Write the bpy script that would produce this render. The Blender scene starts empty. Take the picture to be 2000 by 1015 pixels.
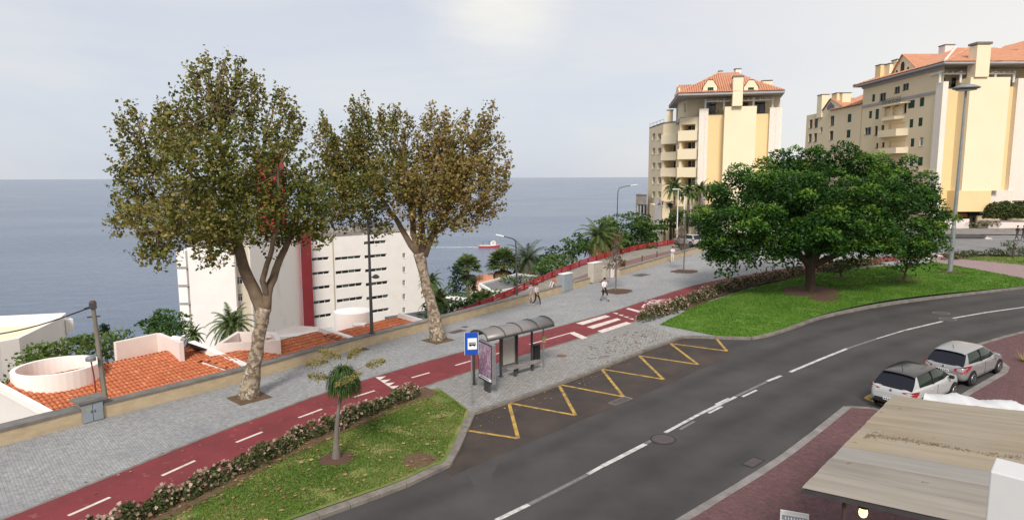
import bpy, bmesh, math, random
import numpy as np
from mathutils import Vector, Matrix, Euler
from mathutils.geometry import delaunay_2d_cdt

random.seed(7); RNG = np.random.default_rng(7)
S = bpy.context.scene; COL = S.collection
PI = math.pi; R = math.radians

# ------------------------------------------------------------------ camera, sky, sun, exposure
F = 1273.0; TH = math.atan(161.5 / F); RO = R(-0.2); H = 10.0
cam = bpy.data.cameras.new('camera'); cam.sensor_width = 36; cam.lens = 36 * F / 2000; cam.clip_end = 90000; cam.clip_start = .2
camo = bpy.data.objects.new('camera', cam); COL.objects.link(camo)
camo.location = (0, 0, H)
CAMR = Euler((PI / 2 - TH, 0, 0)).to_matrix() @ Matrix.Rotation(RO, 3, 'Z')
camo.rotation_euler = CAMR.to_euler(); S.camera = camo

SUN_EL, SUN_AZ = R(40), R(186)      # azimuth clockwise from +Y: behind the viewer, to the right
w = bpy.data.worlds.new('World'); S.world = w; w.use_nodes = True
nt = w.node_tree; nt.nodes.clear()
def N(t, typ, **kw):
    n = t.nodes.new(typ)
    for k, v in kw.items():
        if k.startswith('i_'): n.inputs[k[2:].replace('_', ' ')].default_value = v
        else: setattr(n, k, v)
    return n
def mixc(t, fac, a, b, blend='MIX'):
    m = N(t, 'ShaderNodeMix', data_type='RGBA', blend_type=blend); m.clamp_factor = True
    for sock, v in ((0, fac), (6, a), (7, b)):
        if hasattr(v, 'is_linked') or hasattr(v, 'links'): t.links.new(v, m.inputs[sock])
        else: m.inputs[sock].default_value = v if sock == 0 else (*v[:3], 1)
    return m.outputs[2]
def ramp(t, src, stops, interp='LINEAR'):
    r = N(t, 'ShaderNodeValToRGB'); t.links.new(src, r.inputs[0]); e = r.color_ramp.elements; r.color_ramp.interpolation = interp
    while len(e) < len(stops): e.new(.5)
    for el, (p, c) in zip(e, stops):
        el.position = p; el.color = (c, c, c, 1) if not hasattr(c, '__len__') else (*c[:3], 1)
    return r.outputs[0]
sky = N(nt, 'ShaderNodeTexSky', sky_type='NISHITA', sun_disc=False, sun_elevation=SUN_EL, sun_rotation=SUN_AZ, dust_density=2.0, air_density=1.0)
tc = N(nt, 'ShaderNodeTexCoord')
mp = N(nt, 'ShaderNodeMapping'); mp.inputs['Scale'].default_value = (1.0, 1.6, 5.0); mp.inputs['Rotation'].default_value = (R(8), R(-9), R(35))
nt.links.new(tc.outputs['Generated'], mp.inputs[0])
n1 = N(nt, 'ShaderNodeTexNoise', i_Scale=1.7, i_Detail=6.0, i_Roughness=.55, i_Distortion=.5); nt.links.new(mp.outputs[0], n1.inputs['Vector'])
n2 = N(nt, 'ShaderNodeTexNoise', i_Scale=.9, i_Detail=2.0); nt.links.new(tc.outputs['Generated'], n2.inputs['Vector'])
sx = N(nt, 'ShaderNodeSeparateXYZ'); nt.links.new(tc.outputs['Generated'], sx.inputs[0])
veil = ramp(nt, n1.outputs[0], [(.34, .0), (.70, 1.0)])
low = ramp(nt, sx.outputs[2], [(.0, 0.0), (.16, 1.0)])
# thin high overcast: lilac-grey veil, whiter where it is thick, warmer towards the west (right)
west = ramp(nt, sx.outputs[0], [(-.0, 0.0), (.75, 1.0)], 'EASE')
c_thin = mixc(nt, low, (4.85, 5.4, 6.4), (5.25, 5.5, 6.15))
c_cloud = mixc(nt, veil, c_thin, (6.35, 6.3, 6.35))
c_w = mixc(nt, west, c_cloud, (7.3, 7.05, 6.75))
dv = N(nt, 'ShaderNodeVectorMath', operation='DOT_PRODUCT'); nt.links.new(tc.outputs['Generated'], dv.inputs[0]); dv.inputs[1].default_value = tuple((CAMR @ Vector((-.03, .40, -1))).normalized())
patch = ramp(nt, dv.outputs['Value'], [(.9935, 0.0), (.9998, 1.0)], 'EASE'); pmul = N(nt, 'ShaderNodeMath', operation='MULTIPLY'); nt.links.new(patch, pmul.inputs[0]); nt.links.new(ramp(nt, n1.outputs[0], [(.36, .15), (.62, 1.0)]), pmul.inputs[1])
c_w = mixc(nt, pmul.outputs[0], c_w, (8.0, 7.6, 6.8))
fac = N(nt, 'ShaderNodeMath', operation='MULTIPLY_ADD'); nt.links.new(west, fac.inputs[0]); fac.inputs[1].default_value = .1; fac.inputs[2].default_value = .84
skyc = mixc(nt, fac.outputs[0], sky.outputs[0], c_w)
bg = N(nt, 'ShaderNodeBackground', i_Strength=.083); nt.links.new(skyc, bg.inputs[0])
wo = N(nt, 'ShaderNodeOutputWorld'); nt.links.new(bg.outputs[0], wo.inputs[0])

sl = bpy.data.lights.new('sun', 'SUN'); sl.energy = 2.2; sl.angle = R(14); sl.color = (1, .93, .84)
so = bpy.data.objects.new('sun', sl); COL.objects.link(so); so.location = (30, -40, 60)
sd = Vector((math.sin(SUN_AZ) * math.cos(SUN_EL), math.cos(SUN_AZ) * math.cos(SUN_EL), math.sin(SUN_EL)))
so.rotation_euler = sd.to_track_quat('Z', 'Y').to_euler()
S.view_settings.view_transform = 'Standard'; S.view_settings.look = 'None'; S.view_settings.gamma = 1; S.view_settings.exposure = 0.66
S.view_settings.use_curve_mapping = False
S.render.engine = 'CYCLES'; S.cycles.use_denoising = True; S.cycles.max_bounces = 6; S.cycles.transparent_max_bounces = 6

# ------------------------------------------------------------------ pixel <-> place helpers (photo pixels, 2000 x 1015)
def ray(px, py): return CAMR @ Vector(((px - 1000) / F, (507.5 - py) / F, -1))
def g(x):
    t = min(72.0, max(0.0, x + 2.0)); return .045 * t * t / (t + 8)
def hz(px, py, z):
    d = ray(px, py); s = (z - H) / d.z; return Vector((d.x * s, d.y * s, z))
def gp(px, py, dz=0.0):
    z = 0.0
    for _ in range(40):
        p = hz(px, py, z); z = g(p.x) + dz
    return p
def at(px, py, Y):
    d = ray(px, py); s = Y / d.y; return Vector((d.x * s, Y, H + d.z * s))
U = .12                                     # pavements stand this far above the carriageway
def up(px, py): return gp(px, py, U)
def xy(pts, dz=U): return [gp(px, py, dz).xy for px, py in pts]

def smooth(pts, step=1.0):
    pts = [Vector(p) for p in pts]; out = []
    P = [pts[0] * 2 - pts[1]] + pts + [pts[-1] * 2 - pts[-2]]
    for i in range(1, len(P) - 2):
        a, b, c, d = P[i - 1:i + 3]; n = max(1, int((c - b).length / step))
        for k in range(n):
            t = k / n
            out.append(.5 * ((2 * b) + (c - a) * t + (2 * a - 5 * b + 4 * c - d) * t * t + (3 * b - a - 3 * c + d) * t ** 3))
    return out + [pts[-1]]
def resample(pts, step):
    L = [0]
    for a, b in zip(pts, pts[1:]): L.append(L[-1] + (b - a).length)
    n = max(1, round(L[-1] / step)); out = []; j = 0
    for k in range(n + 1):
        s = L[-1] * k / n
        while j < len(L) - 2 and L[j + 1] < s: j += 1
        t = (s - L[j]) / max(1e-9, L[j + 1] - L[j]); out.append(pts[j].lerp(pts[j + 1], t))
    return out
def offset(pts, d):                         # d > 0: to the right of the direction of travel
    out = []
    for i, p in enumerate(pts):
        t = (pts[min(i + 1, len(pts) - 1)] - pts[max(i - 1, 0)]); t = Vector((t.x, t.y)).normalized()
        n = Vector((t.y, -t.x)); q = Vector(p); q.x += n.x * d; q.y += n.y * d; out.append(q)
    return out

# ------------------------------------------------------------------ materials
def lin(h):
    h = h.lstrip('#'); c = [int(h[i:i + 2], 16) / 255 for i in (0, 2, 4)]
    return tuple(v / 12.92 if v <= .04045 else ((v + .055) / 1.055) ** 2.4 for v in c)
def pm(name, c1, c2=None, scale=3.0, rough=.8, bump=0.0, bscale=None, spec=.3, metal=0.0, detail=5.0, coord='Object', contrast=(.3, .7), stretch=(1, 1, 1), speck=None, dist=.0):
    m = bpy.data.materials.new(name); m.use_nodes = True; t = m.node_tree; b = t.nodes['Principled BSDF']
    b.inputs['Roughness'].default_value = rough; b.inputs['Specular IOR Level'].default_value = spec; b.inputs['Metallic'].default_value = metal
    tcn = N(t, 'ShaderNodeTexCoord'); src = tcn.outputs['Object']
    if coord == 'World': src = N(t, 'ShaderNodeNewGeometry').outputs['Position']
    mpn = N(t, 'ShaderNodeMapping'); mpn.inputs['Scale'].default_value = stretch; t.links.new(src, mpn.inputs[0]); src = mpn.outputs[0]
    col = None
    if c2 is not None:
        no = N(t, 'ShaderNodeTexNoise', i_Scale=scale, i_Detail=detail, i_Roughness=.6, i_Distortion=dist); t.links.new(src, no.inputs['Vector'])
        col = mixc(t, ramp(t, no.outputs[0], [(contrast[0], 0.0), (contrast[1], 1.0)]), c1, c2)
    if speck:
        sc, sz, cc = speck
        vo = N(t, 'ShaderNodeTexNoise', i_Scale=sc, i_Detail=2.0); t.links.new(src, vo.inputs['Vector'])
        col = mixc(t, ramp(t, vo.outputs[0], [(sz, 0.0), (sz + .07, 1.0)]), col if col is not None else c1, cc)
    if col is not None: t.links.new(col, b.inputs['Base Color'])
    else: b.inputs['Base Color'].default_value = (*c1, 1)
    if bump:
        bn = N(t, 'ShaderNodeTexNoise', i_Scale=bscale or scale * 6, i_Detail=4.0); t.links.new(src, bn.inputs['Vector'])
        bu = N(t, 'ShaderNodeBump', i_Strength=bump, i_Distance=.02); t.links.new(bn.outputs[0], bu.inputs['Height']); t.links.new(bu.outputs[0], b.inputs['Normal'])
    return m
def bricks(name, ca, cb, cm, bw, bh, mort, rot=0.0, stain=None, rough=.85, spec=.25):
    m = bpy.data.materials.new(name); m.use_nodes = True; t = m.node_tree; b = t.nodes['Principled BSDF']
    b.inputs['Roughness'].default_value = rough; b.inputs['Specular IOR Level'].default_value = spec
    ge = N(t, 'ShaderNodeNewGeometry'); mpn = N(t, 'ShaderNodeMapping'); mpn.inputs['Rotation'].default_value = (0, 0, rot); t.links.new(ge.outputs[0], mpn.inputs[0])
    br = N(t, 'ShaderNodeTexBrick', i_Scale=1.0, i_Mortar_Size=mort, i_Mortar_Smooth=.3, i_Brick_Width=bw, i_Row_Height=bh)
    for k, c in (('Color1', ca), ('Color2', cb), ('Mortar', cm)): br.inputs[k].default_value = (*c, 1)
    t.links.new(mpn.outputs[0], br.inputs['Vector'])
    no = N(t, 'ShaderNodeTexNoise', i_Scale=.35, i_Detail=6.0, i_Roughness=.65); t.links.new(ge.outputs[0], no.inputs['Vector'])
    col = mixc(t, ramp(t, no.outputs[0], [(.35, 0.0), (.7, .75)]), br.outputs['Color'], stain or cm)
    n3 = N(t, 'ShaderNodeTexNoise', i_Scale=6.0, i_Detail=3.0); t.links.new(ge.outputs[0], n3.inputs['Vector'])
    col = mixc(t, .5, col, ramp(t, n3.outputs[0], [(.2, .25), (.8, .78)]), 'OVERLAY')
    t.links.new(col, b.inputs['Base Color'])
    bu = N(t, 'ShaderNodeBump', i_Strength=.35, i_Distance=.01); t.links.new(br.outputs['Fac'], bu.inputs['Height']); bu.invert = True; t.links.new(bu.outputs[0], b.inputs['Normal'])
    return m
def leafm(name, stops, rough=.6, trans=.25, spec=.25):
    m = bpy.data.materials.new(name); m.use_nodes = True; t = m.node_tree; b = t.nodes['Principled BSDF']
    at_ = N(t, 'ShaderNodeAttribute', attribute_name='tint'); c = ramp(t, at_.outputs['Fac'], stops)
    t.links.new(c, b.inputs['Base Color']); b.inputs['Roughness'].default_value = rough; b.inputs['Specular IOR Level'].default_value = spec
    tr = N(t, 'ShaderNodeBsdfTranslucent'); t.links.new(c, tr.inputs[0]); mx = N(t, 'ShaderNodeMixShader', i_Fac=trans)
    t.links.new(b.outputs[0], mx.inputs[1]); t.links.new(tr.outputs[0], mx.inputs[2]); t.links.new(mx.outputs[0], t.nodes['Material Output'].inputs[0])
    return m
def glassm(name, c, rough=.06, spec=.6): return pm(name, c, rough=rough, spec=spec)

M = {}
def asphalt(name, c1, c2, scale, patch):
    m = pm(name, c1, c2, scale=scale, rough=.82, bump=.5, bscale=60, coord='World', detail=8, contrast=(.32, .68), speck=(22, .70, patch))
    return m
# the carriageway: long tyre-polished bands run along the traffic
M['asphalt'] = asphalt('asphalt', (.049, .046, .046), (.077, .072, .071), .35, (.085, .08, .078))
M['asphalt_bay'] = asphalt('asphalt_bay', (.040, .034, .032), (.078, .058, .048), .55, (.11, .085, .065))
M['asphalt_far'] = asphalt('asphalt_far', (.17, .17, .175), (.23, .23, .24), .4, (.26, .26, .26))
def band_mat():
    m = asphalt('tyre_band', (.049, .046, .046), (.077, .072, .071), .35, (.085, .08, .078)); t = m.node_tree; b = t.nodes['Principled BSDF']; src = b.inputs['Base Color'].links[0].from_socket
    a = N(t, 'ShaderNodeAttribute', attribute_name='wear'); no = N(t, 'ShaderNodeTexNoise', i_Scale=.5, i_Detail=4.0); ge = N(t, 'ShaderNodeNewGeometry'); t.links.new(ge.outputs[0], no.inputs['Vector'])
    mu = N(t, 'ShaderNodeMath', operation='MULTIPLY'); t.links.new(a.outputs['Fac'], mu.inputs[0]); t.links.new(ramp(t, no.outputs[0], [(.3, .25), (.7, 1.0)]), mu.inputs[1])
    t.links.new(mixc(t, mu.outputs[0], src, (.031, .029, .030)), b.inputs['Base Color']); return m
M['tyre_band'] = band_mat()
M['unused_band'] = asphalt('tyre_band', (.056, .053, .052), (.042, .040, .040), .5, (.07, .066, .064))
M['paving'] = bricks('paving_grey', (.285, .29, .29), (.355, .36, .36), (.225, .228, .228), .2, .1, .012, rot=R(47), stain=(.22, .22, .235))
M['paving_bay'] = bricks('paving_bay', (.26, .255, .245), (.345, .335, .325), (.165, .16, .15), .2, .2, .02, rot=R(43), stain=(.22, .21, .2))
M['brick_path'] = bricks('brick_red', (.130, .062, .064), (.165, .082, .084), (.09, .055, .056), .24, .12, .012, rot=R(40), stain=(.105, .06, .062))
M['brick_pale'] = bricks('brick_pale', (.30, .20, .20), (.36, .25, .25), (.2, .15, .15), .24, .12, .014, rot=R(10), stain=(.28, .21, .21))
M['lane'] = pm('cycle_lane_red', (.225, .040, .046), (.155, .032, .037), scale=.7, rough=.85, bump=.25, bscale=50, coord='World', speck=(3.5, .66, (.25, .075, .075)))
M['white_paint'] = pm('white_paint', (.70, .63, .58), (.46, .36, .33), scale=3.2, rough=.7, coord='World', contrast=(.45, .75))
M['road_paint'] = pm('road_paint', (.56, .56, .54), (.26, .255, .25), scale=4.0, rough=.7, coord='World', contrast=(.42, .72))
M['road_paint_worn'] = pm('road_paint_worn', (.21, .20, .20), (.13, .125, .125), scale=4.0, rough=.75, coord='World')
M['yellow_paint'] = pm('yellow_paint', (.50, .31, .065), (.19, .135, .065), scale=3.4, rough=.75, coord='World', contrast=(.42, .66))
M['kerb'] = pm('kerb_stone', (.25, .225, .20), (.13, .115, .10), scale=2.2, rough=.9, bump=.4, coord='World')
M['kerb_pale'] = pm('kerb_pale', (.27, .25, .24), (.16, .148, .14), scale=1.6, rough=.9, bump=.3, coord='World')
M['lawn'] = pm('lawn_worn', (.105, .160, .030), (.22, .215, .075), scale=.5, rough=.95, bump=.7, bscale=25, coord='World', contrast=(.42, .6), speck=(3.2, .66, (.15, .16, .05)), dist=.6)
M['lawn_lush'] = pm('lawn_lush', (.075, .165, .014), (.105, .195, .024), scale=.5, rough=.95, bump=.7, bscale=25, coord='World', contrast=(.3, .7), speck=(1.2, .70, (.15, .17, .045)), dist=.5)
M['beige_infill'] = pm('beige_infill', (.60, .54, .44), (.54, .48, .385), scale=.6, rough=.9, coord='World')
M['soil'] = pm('soil', (.10, .062, .036), (.15, .10, .058), scale=5, rough=1, bump=.8, coord='World')
M['soil_red'] = pm('soil_red', (.12, .065, .042), (.085, .05, .036), scale=6, rough=1, bump=.8, coord='World')
M['hill'] = pm('hill_ground', (.06, .065, .03), (.12, .10, .06), scale=.15, rough=1, bump=.6, coord='World')
M['plaster_wall'] = pm('cream_plaster', (.50, .40, .265), (.38, .29, .185), scale=1.6, rough=.92, bump=.2, coord='World', contrast=(.35, .75), stretch=(1, 1, 2.2))
M['coping'] = pm('coping_grey', (.22, .205, .195), (.13, .12, .115), scale=1.5, rough=.95, bump=.3, coord='World')
M['white_wall'] = pm('white_plaster', (.86, .82, .785), (.80, .755, .715), scale=.5, rough=.9, coord='World', contrast=(.4, .8))
M['white_stain'] = pm('white_plaster_stained', (.80, .76, .72), (.62, .56, .47), scale=.6, rough=.9, coord='World', contrast=(.55, .85), stretch=(1, 1, .4))
M['pinkish'] = pm('pinkish_plaster', (.78, .70, .655), (.72, .635, .59), scale=.7, rough=.9, coord='World')
M['cream'] = pm('cream_render', (.78, .655, .45), (.73, .61, .41), scale=.25, rough=.9, coord='World')
M['cream_pale'] = pm('cream_render_pale', (.84, .725, .52), (.80, .685, .48), scale=.25, rough=.9, coord='World')
M['yellow'] = pm('yellow_render', (.80, .62, .345), (.75, .575, .31), scale=.3, rough=.9, coord='World')
M['stone'] = bricks('pale_stone_cladding', (.76, .69, .61), (.80, .73, .65), (.68, .61, .54), 1.2, .6, .02, stain=(.74, .66, .58))
M['greyband'] = pm('grey_moulding', (.40, .385, .39), (.34, .325, .33), scale=1, rough=.9, coord='World')
M['cap_grey'] = pm('chimney_cap', (.24, .215, .19), (.17, .15, .135), scale=2, rough=.9, coord='World')
M['roof'] = pm('terracotta', (.62, .33, .21), (.54, .26, .155), scale=1.2, rough=.88, coord='World', speck=(2.5, .62, (.6, .28, .17)))
M['roof_hot'] = pm('terracotta_new', (.56, .185, .085), (.42, .125, .055), scale=2.6, rough=.88, coord='World', speck=(5.0, .60, (.62, .29, .17)))
M['grey_roof'] = pm('grey_roofing', (.20, .195, .20), (.15, .145, .15), scale=1, rough=.9, coord='World')
M['red_paint'] = pm('red_render', (.47, .045, .06), (.40, .036, .05), scale=.6, rough=.8, coord='World')
M['red_rail'] = pm('red_rail_paint', (.42, .035, .042), (.31, .024, .032), scale=1.4, rough=.6, coord='World')
M['red_dark'] = pm('dark_red_metal', (.20, .018, .026), rough=.6)
M['glass'] = glassm('window_glass', (.025, .03, .035))
M['glass_blue'] = glassm('window_glass_blue', (.10, .13, .14), rough=.15)
M['shutter'] = pm('green_shutter', (.012, .055, .035), (.016, .075, .05), scale=3, rough=.6)
M['dark_void'] = pm('dark_interior', (.05, .042, .035), rough=.9)
M['frame_dark'] = pm('dark_frame', (.06, .055, .05), rough=.6)
M['frame_white'] = pm('white_frame', (.72, .71, .70), rough=.5)
M['concrete'] = pm('concrete', (.30, .275, .24), (.21, .19, .165), scale=1.3, rough=.95, bump=.3, coord='World')
M['ramp_red'] = pm('ramp_paving', (.22, .125, .105), (.17, .10, .085), scale=1.2, rough=.9, bump=.3, coord='World')
M['pole_dark'] = pm('dark_pole_paint', (.045, .045, .05), (.07, .068, .07), scale=3, rough=.55, spec=.4)
M['pole_grey'] = pm('galvanised_pole', (.29, .31, .31), (.21, .23, .23), scale=2.5, rough=.55, metal=.35)
M['pole_white'] = pm('white_pole', (.72, .72, .70), rough=.5)
M['wood_pole'] = pm('weathered_pole', (.25, .225, .185), (.16, .14, .115), scale=4, rough=.95, bump=.4, stretch=(1, 1, .15))
M['metal'] = pm('brushed_metal', (.36, .36, .37), (.28, .28, .29), scale=3, rough=.45, metal=.6)
M['dark_metal'] = pm('dark_metal', (.06, .058, .06), (.09, .085, .085), scale=4, rough=.5, metal=.3)
M['black'] = pm('black_plastic', (.018, .018, .02), rough=.5)
M['poly'] = pm('smoked_polycarbonate', (.215, .20, .195), (.17, .158, .155), scale=1.2, rough=.35, spec=.5)
M['blue_sign'] = pm('blue_sign_face', (.010, .075, .44), rough=.35, spec=.5)
M['white_sign'] = pm('white_sign_face', (.80, .80, .80), rough=.4)
M['cabinet'] = pm('cabinet_grey', (.30, .33, .36), (.25, .28, .30), scale=1.5, rough=.7, coord='World')
M['cabinet_beige'] = pm('cabinet_beige', (.50, .455, .385), (.43, .39, .33), scale=1.5, rough=.75, coord='World')
M['bark_plane'] = pm('plane_bark', (.33, .27, .20), (.15, .108, .075), scale=4.5, rough=.95, bump=.7, bscale=9, contrast=(.44, .56), speck=(5.5, .60, (.47, .43, .36)))
M['bark_upper'] = pm('plane_bark_upper', (.20, .145, .10), (.13, .092, .062), scale=4, rough=.95, bump=.6)
M['bark'] = pm('brown_bark', (.105, .072, .052), (.065, .045, .034), scale=5, rough=.95, bump=.8, stretch=(1, 1, .35))
M['bark_grey'] = pm('grey_bark', (.20, .17, .15), (.13, .105, .095), scale=6, rough=.95, bump=.6, stretch=(1, 1, .4))
M['palm_bark'] = pm('palm_bark', (.20, .15, .10), (.12, .085, .06), scale=7, rough=1, bump=.8, stretch=(1, 1, 3))
M['leaf_plane'] = leafm('plane_leaf', [(0, (.055, .080, .014)), (.38, (.145, .155, .030)), (.68, (.25, .205, .058)), (1, (.42, .31, .15))])
M['leaf_rust'] = leafm('plane_leaf_rusty', [(0, (.095, .120, .024)), (.3, (.19, .17, .042)), (.6, (.265, .185, .060)), (1, (.40, .285, .135))])
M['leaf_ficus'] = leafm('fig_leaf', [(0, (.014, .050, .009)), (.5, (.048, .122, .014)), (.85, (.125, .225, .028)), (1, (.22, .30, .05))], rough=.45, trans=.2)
M['leaf_green'] = leafm('garden_leaf', [(0, (.018, .045, .012)), (.5, (.045, .105, .020)), (1, (.12, .19, .04))], trans=.25)
M['leaf_light'] = leafm('light_leaf', [(0, (.04, .075, .016)), (.5, (.095, .155, .030)), (1, (.19, .25, .06))], trans=.3)
M['leaf_dark'] = leafm('conifer_leaf', [(0, (.008, .024, .012)), (.6, (.018, .05, .022)), (1, (.035, .08, .03))], trans=.1)
M['leaf_brown'] = leafm('sparse_brown_leaf', [(0, (.10, .065, .025)), (.5, (.19, .11, .045)), (1, (.16, .15, .05))], trans=.3)
M['leaf_hedge'] = leafm('hedge_leaf', [(0, (.025, .042, .014)), (.6, (.07, .095, .028)), (1, (.16, .17, .065))], trans=.2)
M['blossom'] = leafm('pink_blossom', [(0, (.27, .15, .11)), (.5, (.42, .27, .22)), (1, (.60, .47, .38))], trans=.3)
M['frond'] = leafm('palm_frond', [(0, (.035, .065, .022)), (.5, (.08, .125, .035)), (1, (.17, .20, .06))], trans=.2)
M['frond_grey'] = leafm('date_frond', [(0, (.05, .075, .045)), (.6, (.11, .14, .085)), (1, (.17, .19, .12))], trans=.2)
M['frond_dead'] = leafm('dead_frond', [(0, (.22, .12, .055)), (.5, (.34, .20, .09)), (1, (.40, .27, .13))], trans=.2)
M['frond_orange'] = leafm('date_fruit_stalk', [(0, (.42, .15, .06)), (1, (.52, .22, .10))], trans=.2)
M['strap'] = leafm('strap_leaf', [(0, (.016, .042, .012)), (.6, (.045, .095, .022)), (1, (.12, .17, .045))], trans=.2)
M['plume'] = leafm('plume_flower', [(0, (.20, .17, .045)), (1, (.36, .31, .10))], trans=.3)
M['grass_blade'] = leafm('grass_blade', [(0, (.060, .13, .018)), (.5, (.115, .20, .030)), (.82, (.21, .25, .065)), (1, (.34, .31, .13))], trans=.3)
M['grass_lush'] = leafm('grass_blade_lush', [(0, (.045, .125, .010)), (.6, (.09, .205, .018)), (1, (.18, .27, .045))], trans=.3)
M['dead_leaf'] = leafm('dead_leaf', [(0, (.10, .06, .03)), (.5, (.25, .15, .07)), (1, (.42, .30, .16))], trans=.1)
M['red_flower'] = leafm('red_flower', [(0, (.35, .03, .02)), (1, (.5, .08, .03))], trans=.2)

# ------------------------------------------------------------------ object helpers
def tag(o, label=None, cat=None, group=None, kind=None):
    for k, v in (('label', label), ('category', cat), ('group', group), ('kind', kind)):
        if v: o[k] = v
    return o
def empty(name, loc, label=None, cat=None, group=None, kind=None, rz=0.0):
    o = bpy.data.objects.new(name, None); COL.objects.link(o); o.location = loc; o.rotation_euler = (0, 0, rz); o.empty_display_size = .3
    return tag(o, label, cat, group, kind)
def top(o):
    while o.parent: o = o.parent
    return o
def mats(me, m):
    for k in (m if isinstance(m, (list, tuple)) else [m]): me.materials.append(M[k] if isinstance(k, str) else k)
class MB:
    def __init__(s): s.v = []; s.f = []; s.mi = []
    def add(s, vs, fs, mi=0):
        b = len(s.v); s.v += [tuple(v) for v in vs]
        for f in fs: s.f.append([b + i for i in f]); s.mi.append(mi)
        return s
    def box(s, c, d, rz=0.0, mi=0, rot=None):
        hx, hy, hz_ = d[0] / 2, d[1] / 2, d[2] / 2; m = rot or Matrix.Rotation(rz, 3, 'Z'); c = Vector(c)
        vs = [c + m @ Vector((x, y, z)) for z in (-hz_, hz_) for x, y in ((-hx, -hy), (hx, -hy), (hx, hy), (-hx, hy))]
        return s.add(vs, [(3, 2, 1, 0), (4, 5, 6, 7), (0, 1, 5, 4), (1, 2, 6, 5), (2, 3, 7, 6), (3, 0, 4, 7)], mi)
    def beam(s, a, b, w_, h_, mi=0, upv=(0, 0, 1)):
        a, b = Vector(a), Vector(b); t = (b - a); L = t.length; t.normalize(); r = t.cross(Vector(upv))
        if r.length < 1e-4: r = Vector((1, 0, 0))
        r.normalize(); u = r.cross(t); m = Matrix((t, r, u)).transposed()
        return s.box((a + b) / 2, (L, w_, h_), rot=m, mi=mi)
    def tube(s, pts, rad, n=8, mi=0, cap=True):
        pts = [Vector(p) for p in pts]; k = len(pts)
        if not hasattr(rad, '__len__'): rad = [rad] * k
        vs = []; ref = None
        for i, p in enumerate(pts):
            t = (pts[min(i + 1, k - 1)] - pts[max(i - 1, 0)]).normalized()
            if ref is None: ref = Vector((1, 0, 0)) if abs(t.x) < .9 else Vector((0, 1, 0))
            a = (ref - t * ref.dot(t)).normalized(); b = t.cross(a); ref = a
            vs += [p + (a * math.cos(2 * PI * j / n) + b * math.sin(2 * PI * j / n)) * rad[i] for j in range(n)]
        fs = [(i * n + j, i * n + (j + 1) % n, (i + 1) * n + (j + 1) % n, (i + 1) * n + j) for i in range(k - 1) for j in range(n)]
        if cap: fs += [tuple(range(n))[::-1], tuple((k - 1) * n + j for j in range(n))]
        return s.add(vs, fs, mi)
    def lathe(s, c, prof, n=16, mi=0):
        c = Vector(c); vs = [c + Vector((r_ * math.cos(2 * PI * j / n), r_ * math.sin(2 * PI * j / n), z)) for r_, z in prof for j in range(n)]; k = len(prof)
        fs = [(i * n + j, i * n + (j + 1) % n, (i + 1) * n + (j + 1) % n, (i + 1) * n + j) for i in range(k - 1) for j in range(n)]
        fs += [tuple(range(n))[::-1], tuple((k - 1) * n + j for j in range(n))]
        return s.add(vs, fs, mi)
    def prism(s, poly, z0, z1, mi=0):
        n = len(poly); a = sum(poly[i][0] * poly[(i + 1) % n][1] - poly[(i + 1) % n][0] * poly[i][1] for i in range(n))
        if a < 0: poly = poly[::-1]
        f0 = z0 if callable(z0) else (lambda p: z0); f1 = z1 if callable(z1) else (lambda p: z1)
        vs = [(p[0], p[1], f0(p)) for p in poly] + [(p[0], p[1], f1(p)) for p in poly]
        return s.add(vs, [tuple(range(n))[::-1], tuple(range(n, 2 * n))] + [(i, (i + 1) % n, n + (i + 1) % n, n + i) for i in range(n)], mi)
    def build(s, name, m, parent=None, world=True, sm=False, bevel=0.0, **t):
        me = bpy.data.meshes.new(name); o_ = Vector((0, 0, 0))
        if parent is not None and world: o_ = top(parent).location
        elif parent is None and t.get('origin') is not None: o_ = Vector(t.pop('origin'))
        t.pop('origin', None)
        me.from_pydata([(v[0] - o_.x, v[1] - o_.y, v[2] - o_.z) for v in s.v], [], s.f); mats(me, m)
        if any(s.mi): me.polygons.foreach_set('material_index', s.mi)
        if sm: me.polygons.foreach_set('use_smooth', [True] * len(s.f))
        me.update(); o = bpy.data.objects.new(name, me); COL.objects.link(o)
        if parent is not None: o.parent = parent
        else: o.location = o_
        if bevel:
            b = o.modifiers.new('bevel', 'BEVEL'); b.width = bevel; b.segments = 2; b.limit_method = 'ANGLE'
        return tag(o, **t)
def sheet(name, poly, dz, m, parent=None, step=2.0, zf=None, **t):
    poly = [Vector(p).to_2d() for p in poly]; n = len(poly)
    xs = [p.x for p in poly]; ys = [p.y for p in poly]; pts = list(poly)
    def inside(p):
        c = False; j = n - 1
        for i in range(n):
            a, b = poly[i], poly[j]
            if (a.y > p.y) != (b.y > p.y) and p.x < (b.x - a.x) * (p.y - a.y) / (b.y - a.y) + a.x: c = not c
            j = i
        return c
    x = min(xs) + step / 2
    while x < max(xs):
        y = min(ys) + step / 2
        while y < max(ys):
            p = Vector((x, y))
            if inside(p): pts.append(p)
            y += step
        x += step
    V, E_, Fc, *_ = delaunay_2d_cdt(pts, [], [list(range(n))], 1, 1e-5)
    b = MB(); zz = zf or (lambda x, y: g(x) + dz)
    fs = []
    for f in Fc:
        a, c, d = [V[i] for i in f[:3]]
        fs.append(tuple(f) if (c - a).cross(d - a) > 0 else tuple(f)[::-1])
    b.add([(v.x, v.y, zz(v.x, v.y)) for v in V], fs)
    return b.build(name, m, parent, **t)
def ribbon(name, pts, a, b_, dz, m, parent=None, **t):
    L, Rr = offset(pts, a), offset(pts, b_); b = MB(); n = len(pts)
    b.add([(p.x, p.y, g(p.x) + dz) for p in L] + [(p.x, p.y, g(p.x) + dz) for p in Rr], [(n + i, n + i + 1, i + 1, i) for i in range(n - 1)])
    return b.build(name, m, parent, **t)
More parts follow.
